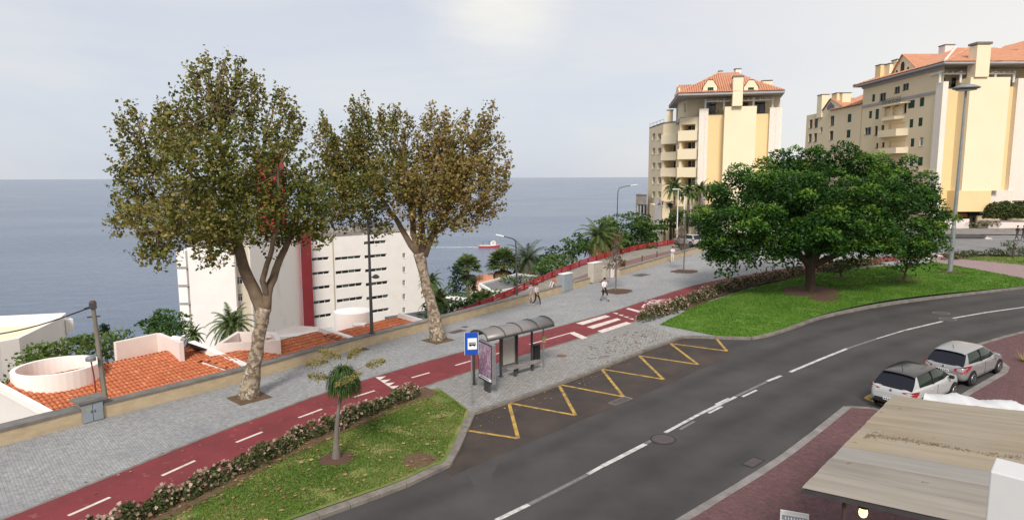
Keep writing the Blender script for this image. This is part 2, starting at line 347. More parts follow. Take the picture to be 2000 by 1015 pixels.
def leaf_mesh(name, C, A, B, tint, m, parent, fold=.0, **t):
    """C centres, A half-length vectors, B half-width vectors (n x 3); one rhombic leaf each"""
    n = len(C); V = np.empty((n, 4, 3)); V[:, 0] = C - A; V[:, 1] = C + B - A * .1; V[:, 2] = C + A; V[:, 3] = C - B - A * .1
    o_ = np.array(top(parent).location) if parent is not None else np.zeros(3)
    V = (V - o_).reshape(-1, 3).astype(np.float32)
    me = bpy.data.meshes.new(name); me.vertices.add(n * 4); me.vertices.foreach_set('co', V.ravel())
    me.loops.add(n * 4); me.loops.foreach_set('vertex_index', np.arange(n * 4, dtype=np.int32))
    me.polygons.add(n); me.polygons.foreach_set('loop_start', np.arange(0, n * 4, 4, dtype=np.int32))
    at_ = me.attributes.new('tint', 'FLOAT', 'FACE'); at_.data.foreach_set('value', np.clip(tint, 0, 1).astype(np.float32))
    mats(me, m); me.update(calc_edges=True); me.validate()
    o = bpy.data.objects.new(name, me); COL.objects.link(o)
    if parent is not None: o.parent = parent
    return tag(o, **t)
def rdir(n):
    v = RNG.normal(size=(n, 3)); return v / np.linalg.norm(v, axis=1, keepdims=True)
def leaves_at(C, size, upbias=.3, narrow=.55, out=None):
    n = len(C); A = rdir(n); A[:, 2] *= .7
    if out is not None: A = A + out * .6
    A /= np.linalg.norm(A, axis=1, keepdims=True)
    Nn = rdir(n); Nn[:, 2] += upbias; B = np.cross(A, Nn); B /= np.linalg.norm(B, axis=1, keepdims=True) + 1e-9
    s = size * RNG.uniform(.45, 1.4, (n, 1)); return A * s, B * s * narrow

# ================================================================== THE SETTING
WALL = smooth(xy([(-200, 921), (0, 871), (204, 816), (475, 745), (734, 671), (859, 637), (1028, 590), (1103, 569), (1210, 538), (1306, 509), (1372, 490)]), .3)
LUP = smooth(xy([(-120, 1065), (9, 1013), (224, 927), (404, 853), (512, 813), (624, 771), (745, 732), (900, 688), (1124, 629), (1195, 609), (1280, 581), (1374, 553), (1489, 532), (1600, 514), (1720, 502), (1850, 495)]), 1.0)
LW = 3.0
LLO = offset(LUP, LW)
BAY = [Vector(p) for p in xy([(923, 804), (964, 791), (1091, 747), (1195, 707), (1272, 677), (1332, 656)])]
K1 = smooth(xy([(922, 803), (905, 840), (877, 899), (868, 907), (848, 913), (790, 941), (700, 974), (584, 1015), (470, 1058), (330, 1110)]), .5)
K2 = smooth(xy([(1332, 656), (1345, 655), (1400, 657), (1470, 659), (1500, 653), (1558, 634), (1612, 616), (1724, 594), (1859, 576), (2000, 560), (2150, 545)]), 1.0)
RP = smooth(xy([(1060, 1190), (1200, 1098), (1330, 1016), (1500, 912), (1585, 850), (1655, 794)]), 1.0) + [Vector(gp(*p, U).xy) for p in ((1661, 791), (1715, 798), (1795, 826))]
RP2 = [Vector(gp(*p, U).xy) for p in ((1874, 777), (1970, 721), (1957, 710), (1907, 674))]
RP3 = smooth(xy([(1907, 674), (1950, 661), (2000, 648), (2150, 616)]), 1.0)

# terrain: street level inland, falling away to the sea beyond the parapet wall
COAST = [WALL[0] + (WALL[0] - WALL[14]).normalized() * 160] + WALL[::20] + [Vector((26.5, 92)), Vector((25.5, 104)), Vector((25.2, 130)), Vector((60, 210)), Vector((130, 420))]
def coast_d(x, y):
    p = Vector((x, y)); best = 1e9; sg = 1
    for a, b in zip(COAST, COAST[1:]):
        t = b - a; u_ = max(0, min(1, (p - a).dot(t) / t.length_squared)); q = a + t * u_; d = (p - q).length
        if d < best: best = d; sg = 1 if (t.x * (p - a).y - t.y * (p - a).x) < 0 else -1
    return best * sg
def ground_z(x, y):
    d = coast_d(x, y)
    if d > -.25: return g(x) - .15
    e = -d; prof = [(0.25, -1.2), (2, -5.0), (9, -9), (22, -18), (45, -32), (60, -38), (2000, -60)]
    for (a, za), (b, zb) in zip(prof, prof[1:]):
        if e <= b: return za + (zb - za) * (e - a) / (b - a) + min(1, e / 20) * .6 * math.sin(x * .21) * math.cos(y * .17)
    return -60
xs = list(np.arange(-180, -40, 10)) + list(np.arange(-40, 60, 1.6)) + list(np.arange(60, 400, 14)); ys = list(np.arange(-60, 10, 10)) + list(np.arange(10, 110, 1.6)) + list(np.arange(110, 430, 14))
b = MB(); b.add([(x, y, ground_z(x, y)) for y in ys for x in xs], [(j * len(xs) + i, j * len(xs) + i + 1, (j + 1) * len(xs) + i + 1, (j + 1) * len(xs) + i) for j in range(len(ys) - 1) for i in range(len(xs) - 1)])
b.build('terrain', 'hill', sm=True, kind='structure', label='sloping ground falling from the street down to the sea')

# sea
sm_ = bpy.data.materials.new('sea_water'); sm_.use_nodes = True; t = sm_.node_tree; bs = t.nodes['Principled BSDF']
bs.inputs['Base Color'].default_value = (.055, .085, .135, 1); bs.inputs['Roughness'].default_value = .22; bs.inputs['IOR'].default_value = 1.33; bs.inputs['Specular IOR Level'].default_value = .5
ge = N(t, 'ShaderNodeNewGeometry'); mpn = N(t, 'ShaderNodeMapping'); mpn.inputs['Scale'].default_value = (.55, 1.0, 1); mpn.inputs['Rotation'].default_value = (0, 0, R(12)); t.links.new(ge.outputs[0], mpn.inputs[0])
wa = N(t, 'ShaderNodeTexNoise', i_Scale=.16, i_Detail=7.0, i_Roughness=.62, i_Distortion=.3); t.links.new(mpn.outputs[0], wa.inputs['Vector'])
wb = N(t, 'ShaderNodeTexNoise', i_Scale=.011, i_Detail=3.0); t.links.new(mpn.outputs[0], wb.inputs['Vector'])
t.links.new(mixc(t, ramp(t, wb.outputs[0], [(.35, 0.0), (.65, 1.0)]), (.110, .150, .220), (.150, .188, .256)), bs.inputs['Base Color'])
bu = N(t, 'ShaderNodeBump', i_Strength=1.0, i_Distance=3.2); t.links.new(wa.outputs[0], bu.inputs['Height']); t.links.new(bu.outputs[0], bs.inputs['Normal'])
SEA = -32.0
b = MB(); rad = [5, 60, 200, 600, 2000, 8000, 60000]; n = 48
b.add([(r_ * math.cos(2 * PI * j / n), r_ * math.sin(2 * PI * j / n), SEA) for r_ in rad for j in range(n)], [(i * n + j, (i + 1) * n + j, (i + 1) * n + (j + 1) % n, i * n + (j + 1) % n) for i in range(len(rad) - 1) for j in range(n)])
b.build('sea', sm_, kind='structure', label='calm grey-blue sea reaching the horizon')

# carriageway, one sheet under everything at street level
road = sheet('road', [Vector((-9, -2)), *[p for p in offset(K1, -.1)[::-1]], *[p for p in offset(BAY, -.1)], *offset(K2, -.1), Vector((64, 60)), Vector((64, 20)), Vector((30, -2))], 0, 'asphalt', kind='structure', label='dark asphalt road curving up to the right')
def mark(name, pts, m, dz, parent, w_=None):
    """a painted patch: polygon of photo pixels, or a line of given width"""
    P = [gp(px, py, dz) for px, py in pts]; b = MB()
    if w_:
        Q = resample([p.xy for p in P], 1.0); L, Rr = offset(Q, -w_ / 2), offset(Q, w_ / 2); n = len(Q)
        b.add([(p.x, p.y, g(p.x) + dz) for p in L + Rr], [(n + i, n + i + 1, i + 1, i) for i in range(n - 1)])
    else:
        a = sum(P[i].x * P[(i + 1) % len(P)].y - P[(i + 1) % len(P)].x * P[i].y for i in range(len(P)))
        if a < 0: P = P[::-1]
        b.add(P, [tuple(range(len(P)))])
    return b.build(name, m, parent)
CL = smooth(xy([(620, 1190), (800, 1098), (969, 1015), (1033, 984), (1147, 926), (1261, 865), (1437, 774), (1543, 726), (1655, 680), (1765, 645), (1841, 627), (2000, 600), (2100, 587)], 0), 1.0)
for off in (-4.6, -2.4, 1.3, 3.2):      # tyre-darkened bands
    P_ = offset(CL[:-2], off); nb = 7; rowsb = [offset(P_, -.85 + 1.7 * k / (nb - 1)) for k in range(nb)]; n_ = len(P_); b = MB()
    b.add([(p.x, p.y, g(p.x) + .003) for r_ in rowsb for p in r_], [((k + 1) * n_ + i, (k + 1) * n_ + i + 1, k * n_ + i + 1, k * n_ + i) for k in range(nb - 1) for i in range(n_ - 1)])
    o = b.build('tyre_band', 'tyre_band', road); at_ = o.data.attributes.new('wear', 'FLOAT', 'POINT'); at_.data.foreach_set('value', [math.sin(PI * k / (nb - 1)) ** 2 * .75 for k in range(nb) for i in range(n_)])
for seg, wd, m in [([(969, 1015), (1033, 984)], .17, 'road_paint'), ([(1034, 983.5), (1147, 926)], .16, 'road_paint_worn'), ([(1148, 925), (1177, 909)], .16, 'road_paint'), ([(1177.5, 908.7), (1261, 866)], .2, 'road_paint'), ([(1262, 865), (1272, 859.5)], .17, 'road_paint_worn'),
                   ([(1299, 844), (1366, 808)], .16, 'road_paint'), ([(1367, 807.5), (1437, 774)], .17, 'road_paint'), ([(1328, 838), (1356, 822)], .13, 'road_paint_worn'), ([(1384, 806), (1410, 793)], .13, 'road_paint'), ([(1398, 789), (1424, 777)], .13, 'road_paint'), ([(1438, 773), (1497, 745)], .15, 'road_paint_worn'), ([(1450, 774), (1478, 761)], .13, 'road_paint'), ([(1498, 744), (1526, 733)], .17, 'road_paint'),
                   ([(1543, 726), (1600, 702), (1655, 680)], .18, 'road_paint'), ([(1656, 679.6), (1709, 662), (1765, 645)], .16, 'road_paint_worn'), ([(1712, 661), (1765, 645)], .1, 'road_paint'), ([(1766, 644.7), (1841, 627)], .17, 'road_paint'), ([(1861, 621), (1930, 609), (2000, 599.5), (2060, 592)], .17, 'road_paint')]:
    mark('road_marking', seg, m, .008 if m == 'road_paint' else .006, road, wd)
ZZ = [(914, 840), (1012, 855), (994, 786), (1124, 810), (1091, 750), (1218, 774), (1175, 720), (1296, 740), (1248, 694), (1363, 711), (1309, 670), (1420, 685), (1400, 662)]
bay = sheet('bay_asphalt', [*offset(BAY, -.05), gp(1400, 662).xy, gp(1432, 690).xy, gp(1300, 752).xy, gp(1130, 822).xy, gp(1010, 872).xy, gp(930, 908).xy, gp(882, 930).xy, gp(868, 915).xy, gp(880, 898).xy, gp(906, 840).xy], .005, 'asphalt_bay', road)
for i, (p, q) in enumerate(zip(ZZ, ZZ[1:])): mark('zigzag_marking', [p, q], 'yellow_paint', .0095 if i % 2 else .0125, road, .15)
for pts in ([(1690, 777), (1750, 742), (1813, 708)], [(1690, 777.5), (1728, 791)], [(1695, 777), (1716, 767)], [(1813, 708), (1832, 714)]): mark('parking_marking', pts, 'yellow_paint', .009, road, .16)
def cover(name, px, py, r_, dz, m, parent, sq=None, rim='kerb'):
    p = gp(px, py, dz); b = MB()
    if sq:
        q = Matrix.Rotation(sq[2], 3, 'Z'); a = [p + q @ Vector((x, y, 0)) for x, y in ((-sq[0], -sq[1]), (sq[0], -sq[1]), (sq[0], sq[1]), (-sq[0], sq[1]))]
        b.add([(v.x, v.y, g(v.x) + dz + .006) for v in a], [(0, 1, 2, 3)])
        o = b.build(name, m, parent); b = MB(); a = [p + (v - p) * (1 + .09 / sq[0] * 1.0) for v in a]
        b.add([(v.x, v.y, g(v.x) + dz + .003) for v in a], [(0, 1, 2, 3)]); b.build('cover_frame', rim, o); return o
    n = 20; ring = [p + Vector((r_ * math.cos(2 * PI * k / n), r_ * math.sin(2 * PI * k / n), 0)) for k in range(n)]
    b.add([(v.x, v.y, g(v.x) + dz + .006) for v in ring], [tuple(range(n))]); o = b.build(name, m, parent)
    b = MB(); b.add([(p.x + (v.x - p.x) * 1.18, p.y + (v.y - p.y) * 1.18, g(v.x) + dz + .003) for v in ring], [tuple(range(n))]); b.build('cover_frame', rim, o); return o
M['iron'] = pm('cast_iron', (.10, .085, .082), (.07, .06, .06), scale=9, rough=.7, coord='World', bump=.5)
M['patch'] = pm('asphalt_patch', (.03, .029, .029), (.045, .043, .043), scale=4, rough=.9, coord='World')
cover('manhole_cover', 1295, 857, .42, .010, 'iron', road, rim='patch'); cover('manhole_cover', 1838, 611, .42, .010, 'iron', road, rim='road_paint_worn'); cover('manhole_cover', 1851, 623, .42, .010, 'iron', road, rim='road_paint_worn')
cover('drain_grate', 1212, 782, 0, .012, 'iron', road, sq=(.52, .2, R(42)), rim='kerb'); cover('drain_grate', 1471, 902, 0, .010, 'iron', road, sq=(.35, .18, R(42)), rim='patch')

# pavement on the sea side
far_edge = [gp(*p, U).xy for p in ((1850, 492), (1700, 494), (1560, 497), (1480, 486), (1400, 483))]
pave_poly = [*WALL, *far_edge[::-1], gp(1870, 500, U).xy, gp(2010, 517, U).xy, gp(2150, 540, U).xy, *K2[::-1][1:], *BAY[::-1][1:-1], *K1, Vector((-12, 10)), Vector((-17, 13))]
pave = sheet('pavement', pave_poly, U, 'paving', kind='structure', label='broad grey block pavement along the parapet wall')
lane = ribbon('cycle_lane', LUP, 0, LW, U + .004, 'lane', kind='structure', label='red cycle lane running beside the grey pavement')
baypave = sheet('bus_stop_pavement', [*[p for p in offset(LUP, LW - .02)][[i for i, p in enumerate(LLO) if p.x > -4.2][0]:[i for i, p in enumerate(LLO) if p.x > 9.3][0]], gp(1262, 632, U).xy, gp(1330, 655, U).xy, *BAY[::-1], gp(848, 752, U).xy], U + .002, 'paving_bay', kind='structure', label='pale grey paved platform in front of the bus shelter')
for k, off in enumerate((-.06, LW + .06)):
    ribbon('lane_edging', LUP, off - .07, off + .07, U + .008, 'kerb', lane)
for sg in ([(133, 1006), (215, 970)], [(316, 928), (381, 898.6)], [(461, 863), (514, 842)], [(583, 815), (629, 798)], [(690.6, 775), (732, 762)], [(804, 737), (839, 727)], [(889, 713), (920, 704)], [(960, 693), (978, 688)], [(1034, 672), (1118, 648.5)], [(-10, 1072), (60, 1038)]):
    mark('lane_marking', sg, 'white_paint', U + .011, lane, .13)
tb = [(733, 736), (767.5, 759.6)]; tips = [(754, 734), (763.5, 740), (771, 746), (780, 752)]
for k, tp in enumerate(tips):
    a = (tb[0][0] + (tb[1][0] - tb[0][0]) * k / 4, tb[0][1] + (tb[1][1] - tb[0][1]) * k / 4); c = (tb[0][0] + (tb[1][0] - tb[0][0]) * (k + 1) / 4, tb[0][1] + (tb[1][1] - tb[0][1]) * (k + 1) / 4)
    mark('lane_marking', [a, c, tp], 'white_paint', U + .011, lane)
for q in ([(1111, 650), (1121, 647.5), (1148, 659), (1137, 662)], [(1124.6, 631), (1181.5, 615), (1192, 617.6), (1138, 634)], [(1146, 638), (1205, 621), (1213, 623.6), (1158, 641.7)], [(1166.5, 646), (1223, 628), (1234, 631), (1176.5, 649.7)], [(1222, 602.5), (1228, 601), (1255, 608), (1250, 610.5)]):
    mark('crossing_marking', q, 'white_paint', U + .012, lane)
for k in range(5):
    x0, y0 = 1196 + k * 10.3, 610.2 + k * 3.6; mark('lane_marking', [(x0, y0), (x0 + 9, y0 + 3.2), (x0 + 11.5, y0 + .6)], 'white_paint', U + .0115, lane)
mark('lane_marking', [(1254.5, 600), (1259.5, 593.5)], 'white_paint', U + .011, lane, .16); mark('lane_marking', [(1255, 600.5), (1281, 598.4)], 'white_paint', U + .0125, lane, .14); mark('lane_marking', [(1257, 607), (1277, 599)], 'white_paint', U + .0115, lane, .1)
c0 = gp(1287, 590, U); ax = (gp(1300, 586, U) - gp(1276, 593, U)).xy.normalized(); ay = Vector((-ax.y, ax.x)); bm_ = MB()
def bikept(u_, v_): q = c0.xy + ax * u_ + ay * v_; return (q.x, q.y, g(q.x) + U + .0115)
for cx in (-.75, .75):
    n = 16; b0 = len(bm_.v); bm_.add([bikept(cx + r_ * math.cos(2 * PI * k / n), r_ * math.sin(2 * PI * k / n)) for r_ in (.38, .52) for k in range(n)], [(k, n + k, n + (k + 1) % n, (k + 1) % n) for k in range(n)])
for (a, c) in [((-.75, 0), (-.3, .75)), ((-.3, .75), (.5, .7)), ((.5, .7), (.75, 0)), ((-.3, .75), (0, 0)), ((0, 0), (.5, .7)), ((-.75, 0), (0, 0)), ((-.5, .95), (-.15, .95)), ((.5, .7), (.4, 1.05))]:
    d = Vector((c[0] - a[0], c[1] - a[1])).normalized() * .06
    bm_.add([bikept(a[0] - d.y, a[1] + d.x), bikept(a[0] + d.y, a[1] - d.x), bikept(c[0] + d.y, c[1] - d.x), bikept(c[0] - d.y, c[1] + d.x)], [(0, 1, 2, 3)])
bm_.build('bicycle_marking', 'white_paint', lane)
for q in ([(1812, 497), (1826, 496), (1845, 500), (1830, 501.5)], [(1796, 502), (1812, 501), (1828, 504.5), (1812, 506)]): mark('crossing_marking', q, 'white_paint', U + .012, lane)

for (px, py, s_) in ((893, 647, (.55, .28, R(50))), (1252, 537, (.75, .6, R(40))), (705, 683, (.4, .3, R(50)))): cover('access_cover', px, py, 0, U, 'iron', pave, sq=s_)
cover('manhole_cover', 1040, 579, .42, U, 'iron', pave, rim='kerb_pale'); cover('manhole_cover', 908, 638, .2, U, 'iron', pave); cover('manhole_cover', 1180, 550, .45, U, 'iron', pave, rim='kerb_pale')
M['cover_rust'] = pm('rusty_cover', (.24, .10, .065), (.16, .075, .055), scale=6, rough=.8, coord='World')
cover('manhole_cover', 1097, 694.5, .27, U + .004, 'cover_rust', baypave, rim='kerb_pale')

# kerbs, stone by stone (one shared stone mesh each)
def stone_mesh(name, wd, m):
    b = MB(); c = .02
    prof = [(-wd / 2, -.25), (wd / 2, -.25), (wd / 2, .12 - c + .018), (wd / 2 - c, .138), (-wd / 2, .138)]
    n = len(prof); b.add([(x, y, z) for x in (0, 1) for y, z in prof], [tuple(range(n)), tuple(range(n, 2 * n))[::-1]] + [(i, n + i, n + (i + 1) % n, (i + 1) % n) for i in range(n)])
    o = b.build(name, m); me = o.data; bpy.data.objects.remove(o); return me
ST = stone_mesh('kerb_stone', .24, 'kerb'); ST3 = stone_mesh('kerb_stone_worn', .34, 'kerb'); ST2 = stone_mesh('kerb_stone_wide', .29, 'kerb_pale')
def kerb(pts, label, me=ST, step=1.0, off=0.0):
    P = resample(offset([Vector(p) for p in pts], off), step); p0 = P[0]
    root = empty('kerb', (p0.x, p0.y, g(p0.x)), label, kind='structure')
    for a, c in zip(P, P[1:]):
        o = bpy.data.objects.new('kerb_stone', me); COL.objects.link(o); o.parent = root
        d = c - a; o.location = (a.x - p0.x, a.y - p0.y, g(a.x) - g(p0.x) + random.uniform(-.004, .004)); L = d.length
        o.rotation_euler = (0, -math.atan2(g(c.x) - g(a.x), L), math.atan2(d.y, d.x)); o.scale = (L - .018, random.uniform(.97, 1.03), 1)
    return root
kerb(BAY, 'grey stone kerb along the bus stop platform', off=-.0); kerb(K1, 'weathered stone kerb round the nearer lawn', me=ST3, off=0); kerb(K2, 'low stone kerb along the far lawn and road bend')
kerb(RP[:-3] , 'pale kerb of the red brick pavement beside the road', me=ST2); kerb(RP[-4:], 'short kerb at the mouth of the parking bay', me=ST); kerb(RP2, 'pale kerb along the parking bay behind the cars', me=ST2); kerb(RP3, 'pale curved kerb beyond the parked cars')

# red brick pavement on the right
sheet('brick_pavement', [*RP, *RP2, *RP3[1:], Vector((60, 42)), Vector((60, -4)), Vector((2, -4))], U, 'brick_path', step=2.5, kind='structure', label='dark red brick pavement on the building side')
# lawns
def mound(cx, cy, rad_, hgt): return lambda x, y: g(x) + U + .012 + hgt * math.exp(-((x - cx) ** 2 + (y - cy) ** 2) / rad_ ** 2)
i0 = [i for i, p in enumerate(LLO) if p.x < -3.9]
lawn1_poly = [*offset(LUP, LW + .15)[:i0[-1]], gp(856, 757, U).xy, gp(915, 799, U).xy, *offset(K1, .12)[1:], Vector((-10.5, 12))]
lawn1 = sheet('lawn', lawn1_poly, U, 'lawn', step=1.0, zf=mound(-7, 20, 5, .05), kind='structure', label='worn green lawn with bare patches in the foreground')
lawn2_poly = [gp(1288, 634, U).xy, gp(1355, 600, U).xy, gp(1447, 571, U).xy, gp(1548, 547, U).xy, gp(1610, 533, U).xy, gp(1730, 519, U).xy, gp(1826, 512, U).xy, gp(1900, 525, U).xy, gp(2000, 544, U).xy, gp(2095, 555, U).xy, *offset(K2, -.12)[::-1][2:-2]]
lawn2 = sheet('lawn', lawn2_poly, U, 'lawn_lush', step=1.5, zf=mound(26, 50, 9, .25), kind='structure', label='lush green lawn under the broad dark tree')
lawn3_poly = [gp(*p, U).xy for p in ((1866, 505), (1930, 511), (2000, 518), (2120, 532), (2120, 500), (2000, 500), (1900, 502))]
lawn3 = sheet('lawn', lawn3_poly, U, 'lawn', zf=lambda x, y: g(x) + U + .012, kind='structure', label='small pale lawn beyond the pink path')
sheet('path', [gp(*p, U).xy for p in ((1780, 505), (1826, 511.5), (1900, 524.5), (2000, 543.5), (2150, 570), (2150, 536), (2000, 517), (1930, 510.5), (1866, 504.5), (1820, 502))], U + .006, 'brick_pale', kind='structure', label='pink paved path crossing the lawns')
# soil strips and rings
def soil_ring(px, py, r_, parent, m='soil', sq=False):
    p = gp(px, py, U); b = MB(); n = 18
    ring = [(p.x + r_ * random.uniform(.8, 1.2) * math.cos(2 * PI * k / n), p.y + r_ * random.uniform(.8, 1.2) * math.sin(2 * PI * k / n)) for k in range(n)]
    if sq: q = Matrix.Rotation(R(47), 2); ring = [tuple(p.xy + q @ Vector(c) * r_) for c in ((-1, -1), (1, -1), (1, 1), (-1, 1))]; n = 4
    zz = mound(-7, 20, 5, .05) if parent is lawn1 else (mound(26, 50, 9, .25) if parent is lawn2 else (lambda x, y: g(x) + U))
    b.add([(x, y, zz(x, y) + .008) for x, y in ring] + [(p.x, p.y, zz(p.x, p.y) + .05)], [(k, (k + 1) % n, n) for k in range(n)]); return b.build('soil_patch', m, parent)
soil_ring(657, 898, .62, lawn1, 'soil_red'); soil_ring(820, 900, .62, lawn1, 'soil'); soil_ring(1583, 574, 2.3, lawn2, 'soil_red'); soil_ring(1610, 588, 1.1, lawn2, 'soil_red')
soil_ring(487, 776, .75, pave, 'soil', True); soil_ring(855, 664, .75, pave, 'soil', True); soil_ring(1205, 569, 1.25, pave, 'soil_red'); soil_ring(1337, 530, 1.3, pave, 'soil_red')
soil_ring(1640, 545, 1.0, lawn2, 'soil'); soil_ring(1765, 550, 1.2, lawn2, 'soil'); soil_ring(1856, 532, 1.0, lawn2, 'soil')
def soil_strip(i0_, i1_, a, c, parent, zf):
    P = LUP[i0_:i1_]; L = offset(P, a); Q = offset(P, c); b = MB(); n = len(P)
    Q = [q + Vector((random.uniform(-.15, .15), random.uniform(-.15, .15))) for q in Q]
    b.add([(p.x, p.y, zf(p.x, p.y) + .007) for p in L + Q], [(n + i, n + i + 1, i + 1, i) for i in range(n - 1)]); b.build('soil_strip', 'soil', parent)
soil_strip(0, i0[-1] + 1, LW + .12, LW + 1.35, lawn1, mound(-7, 20, 5, .05))
ih = [i for i, p in enumerate(LUP) if p.x > 8.6][0]; ih2 = [i for i, p in enumerate(LUP) if p.x > 36][0]
soil_strip(ih, ih2, LW + .12, LW + 1.3, lawn2, mound(26, 50, 9, .25))

# far street behind the lawns, with its pavement and median
farst = sheet('side_street', [gp(*p, 0).xy for p in ((1330, 470), (1400, 482), (1480, 487), (1560, 499), (1700, 496), (1850, 494.5), (2000, 499), (2150, 503), (2150, 459), (1900, 454), (1600, 455), (1400, 458))], .02, 'asphalt_far', step=3, kind='structure', label='pale grey side street beyond the lawns')
sheet('pavement', [gp(*p, 0).xy for p in ((1640, 458), (1850, 459), (2150, 461), (2150, 450), (1640, 448))], .13, 'kerb_pale', step=3, kind='structure', label='pale pavement strip in front of the shop')
b = MB(); b.prism([gp(*p, 0).xy for p in ((1815, 466), (1920, 466.5), (1926, 464), (1912, 461), (1815, 461.5))], lambda p: g(p[0]) - .05, lambda p: g(p[0]) + .22); b.build('traffic_island', 'asphalt', origin=gp(1870, 464), kind='structure', label='dark kerbed traffic island in the side street')
for k in range(3): mark('crossing_marking', [(1908 + k * 7, 461.5 + k * 1.7), (1922 + k * 7, 461 + k * 1.7), (1927 + k * 6, 463 + k * 1.7), (1912 + k * 7, 463.4 + k * 1.7)], 'white_paint', .03, farst)
mark('road_marking', [(1955, 459.5), (1972, 459.5)], 'white_paint', .03, farst, .2); mark('road_marking', [(1925, 467.5), (2000, 467.5)], 'white_paint', .03, farst, .2)

# parapet wall beside the pavement
def wall_run(i0_, i1_, label, hgt=.56, thick=.42, cop='coping', cw=.05, ch=.08, down=3.2):
    P = resample(WALL[i0_:i1_ + 1], 1.0); root = empty('parapet_wall', (*P[0], g(P[0].x)), label, 'wall', 'sections of the parapet wall')
    n = len(P)
    def strip(nm, a, c, z0, z1, m):
        L, Q = offset(P, a), offset(P, c); b = MB(); vs = []
        for (l, q) in zip(L, Q): vs += [(l.x, l.y, g(l.x) + z0), (q.x, q.y, g(q.x) + U - .02 if z0 < -1 else g(q.x) + z0), (q.x, q.y, g(q.x) + z1), (l.x, l.y, g(l.x) + z1)]
        fs = [(4 * i + j, 4 * i + (j + 1) % 4, 4 * i + 4 + (j + 1) % 4, 4 * i + 4 + j) for i in range(n - 1) for j in range(4)] + [(0, 3, 2, 1), tuple(4 * n - 4 + j for j in range(4))]
        b.add(vs, fs); return b.build(nm, m, root)
    strip('body', -thick, 0, -down, U + hgt, 'plaster_wall'); strip('coping', -thick - cw, cw, U + hgt + .003, U + hgt + ch, cop)
def wi(px, py): q = gp(px, py, U).xy; return min(range(len(WALL)), key=lambda i: (WALL[i] - q).length)
a1, a2, a3, a4, a5 = wi(163, 828), wi(206, 816), wi(1096, 571), wi(1122, 564), wi(1152, 555)
a6 = wi(1210, 538)
wall_run(0, a1, 'cream wall with dark broad coping before the meter cupboard', thick=.6, cop='coping', ch=.1)
wall_run(a2, wi(734, 671), 'cream parapet wall from the meter cupboard to the dark lamp post'); wall_run(wi(734, 671), a3, 'cream parapet wall from the dark lamp post to the grey cabinet', ch=.06, cop='kerb_pale')
wall_run(a4, a5, 'short cream wall between the grey and beige cabinets', ch=.06, cop='kerb_pale'); wall_run(a6, len(WALL) - 1, 'far cream wall behind the young trees', ch=.06, cop='kerb_pale')

# the lane that drops away behind the wall, with its red railing
RAIL = smooth([at(px, py, Y) for px, py, Y in ((880, 610, 49.5), (976, 573, 57), (1064, 536, 66.5), (1158, 500.6, 77), (1246, 478.5, 87), (1322, 467, 93))], .8)
WB = resample(offset(WALL[wi(840, 642):wi(1345, 498) + 1], -.45), 1.0); RB = resample(RAIL, (sum((b - a).length for a, b in zip(RAIL, RAIL[1:]))) / (len(WB) - 1))
RB = RB[:len(WB)] + [RB[-1]] * (len(WB) - len(RB)); n = len(WB); K = 4; b = MB(); vs = []
for i in range(n):
    zr = RB[i].z - .68; zw = min(g(WB[i].x) + .05, zr + .25)
    for k in range(K + 1):
        q = Vector((WB[i].x, WB[i].y, zw)).lerp(Vector((RB[i].x, RB[i].y, zr)), (0, .55, .6, .97, 1.0)[k]); vs.append(q)
b.add(vs, [(i * (K + 1) + k, (i + 1) * (K + 1) + k, (i + 1) * (K + 1) + k + 1, i * (K + 1) + k + 1) for i in range(n - 1) for k in range(K)])
b.mi = [(0 if k == 0 else 1) for i in range(n - 1) for k in range(K)]
b.build('ramp', ['ramp_red', 'concrete'], kind='structure', label='reddish lane sloping down behind the parapet wall')
b = MB(); vs = []
for i in range(n): vs += [(RB[i].x - .05, RB[i].y + .05, RB[i].z - .66), (RB[i].x - .35, RB[i].y + .3, RB[i].z - .66), (RB[i].x - .35, RB[i].y + .3, RB[i].z - 6), (RB[i].x - .05, RB[i].y + .05, RB[i].z - 6)]
b.add(vs, [(4 * i + j, 4 * i + 4 + j, 4 * i + 4 + (j + 1) % 4, 4 * i + (j + 1) % 4) for i in range(n - 1) for j in range(4)]); b.build('retaining_wall', 'concrete', kind='structure', label='concrete retaining wall under the red railing')
fr = empty('red_railing', RAIL[0] - Vector((0, 0, .68)), 'red three-board railing along the sloping lane above the gardens', 'railing')
RP_ = resample(RAIL, 2.3)
for a, c in zip(RP_, RP_[1:]):
    for k in range(3): MB().beam(a + Vector((0, 0, -.08 - k * .21)), c + Vector((0, 0, -.08 - k * .21)), .05, .155).build('rail', 'red_rail', fr)
for a in RP_: MB().box(a + Vector((.07, -.07, -.33)), (.11, .11, .74), R(45)).build('post', 'red_dark', fr)
for k, (px, py, nm) in enumerate(((1220, 522, 'first'), (1254, 513, 'second'), (1283, 503.5, 'third'))):
    q = at(px, py, (66, 72, 77)[k]); b = MB(); b.lathe((q.x, q.y, q.z - .3), [(.06, 0), (.06, 1.0), (.075, 1.02), (.05, 1.12)], 10); b.build('bollard', 'pole_dark', origin=(q.x, q.y, q.z - .3), label='%s dark bollard from the beige cabinets on the sloping lane' % nm, cat='bollard', group='bollards on the sloping lane', sm=False)

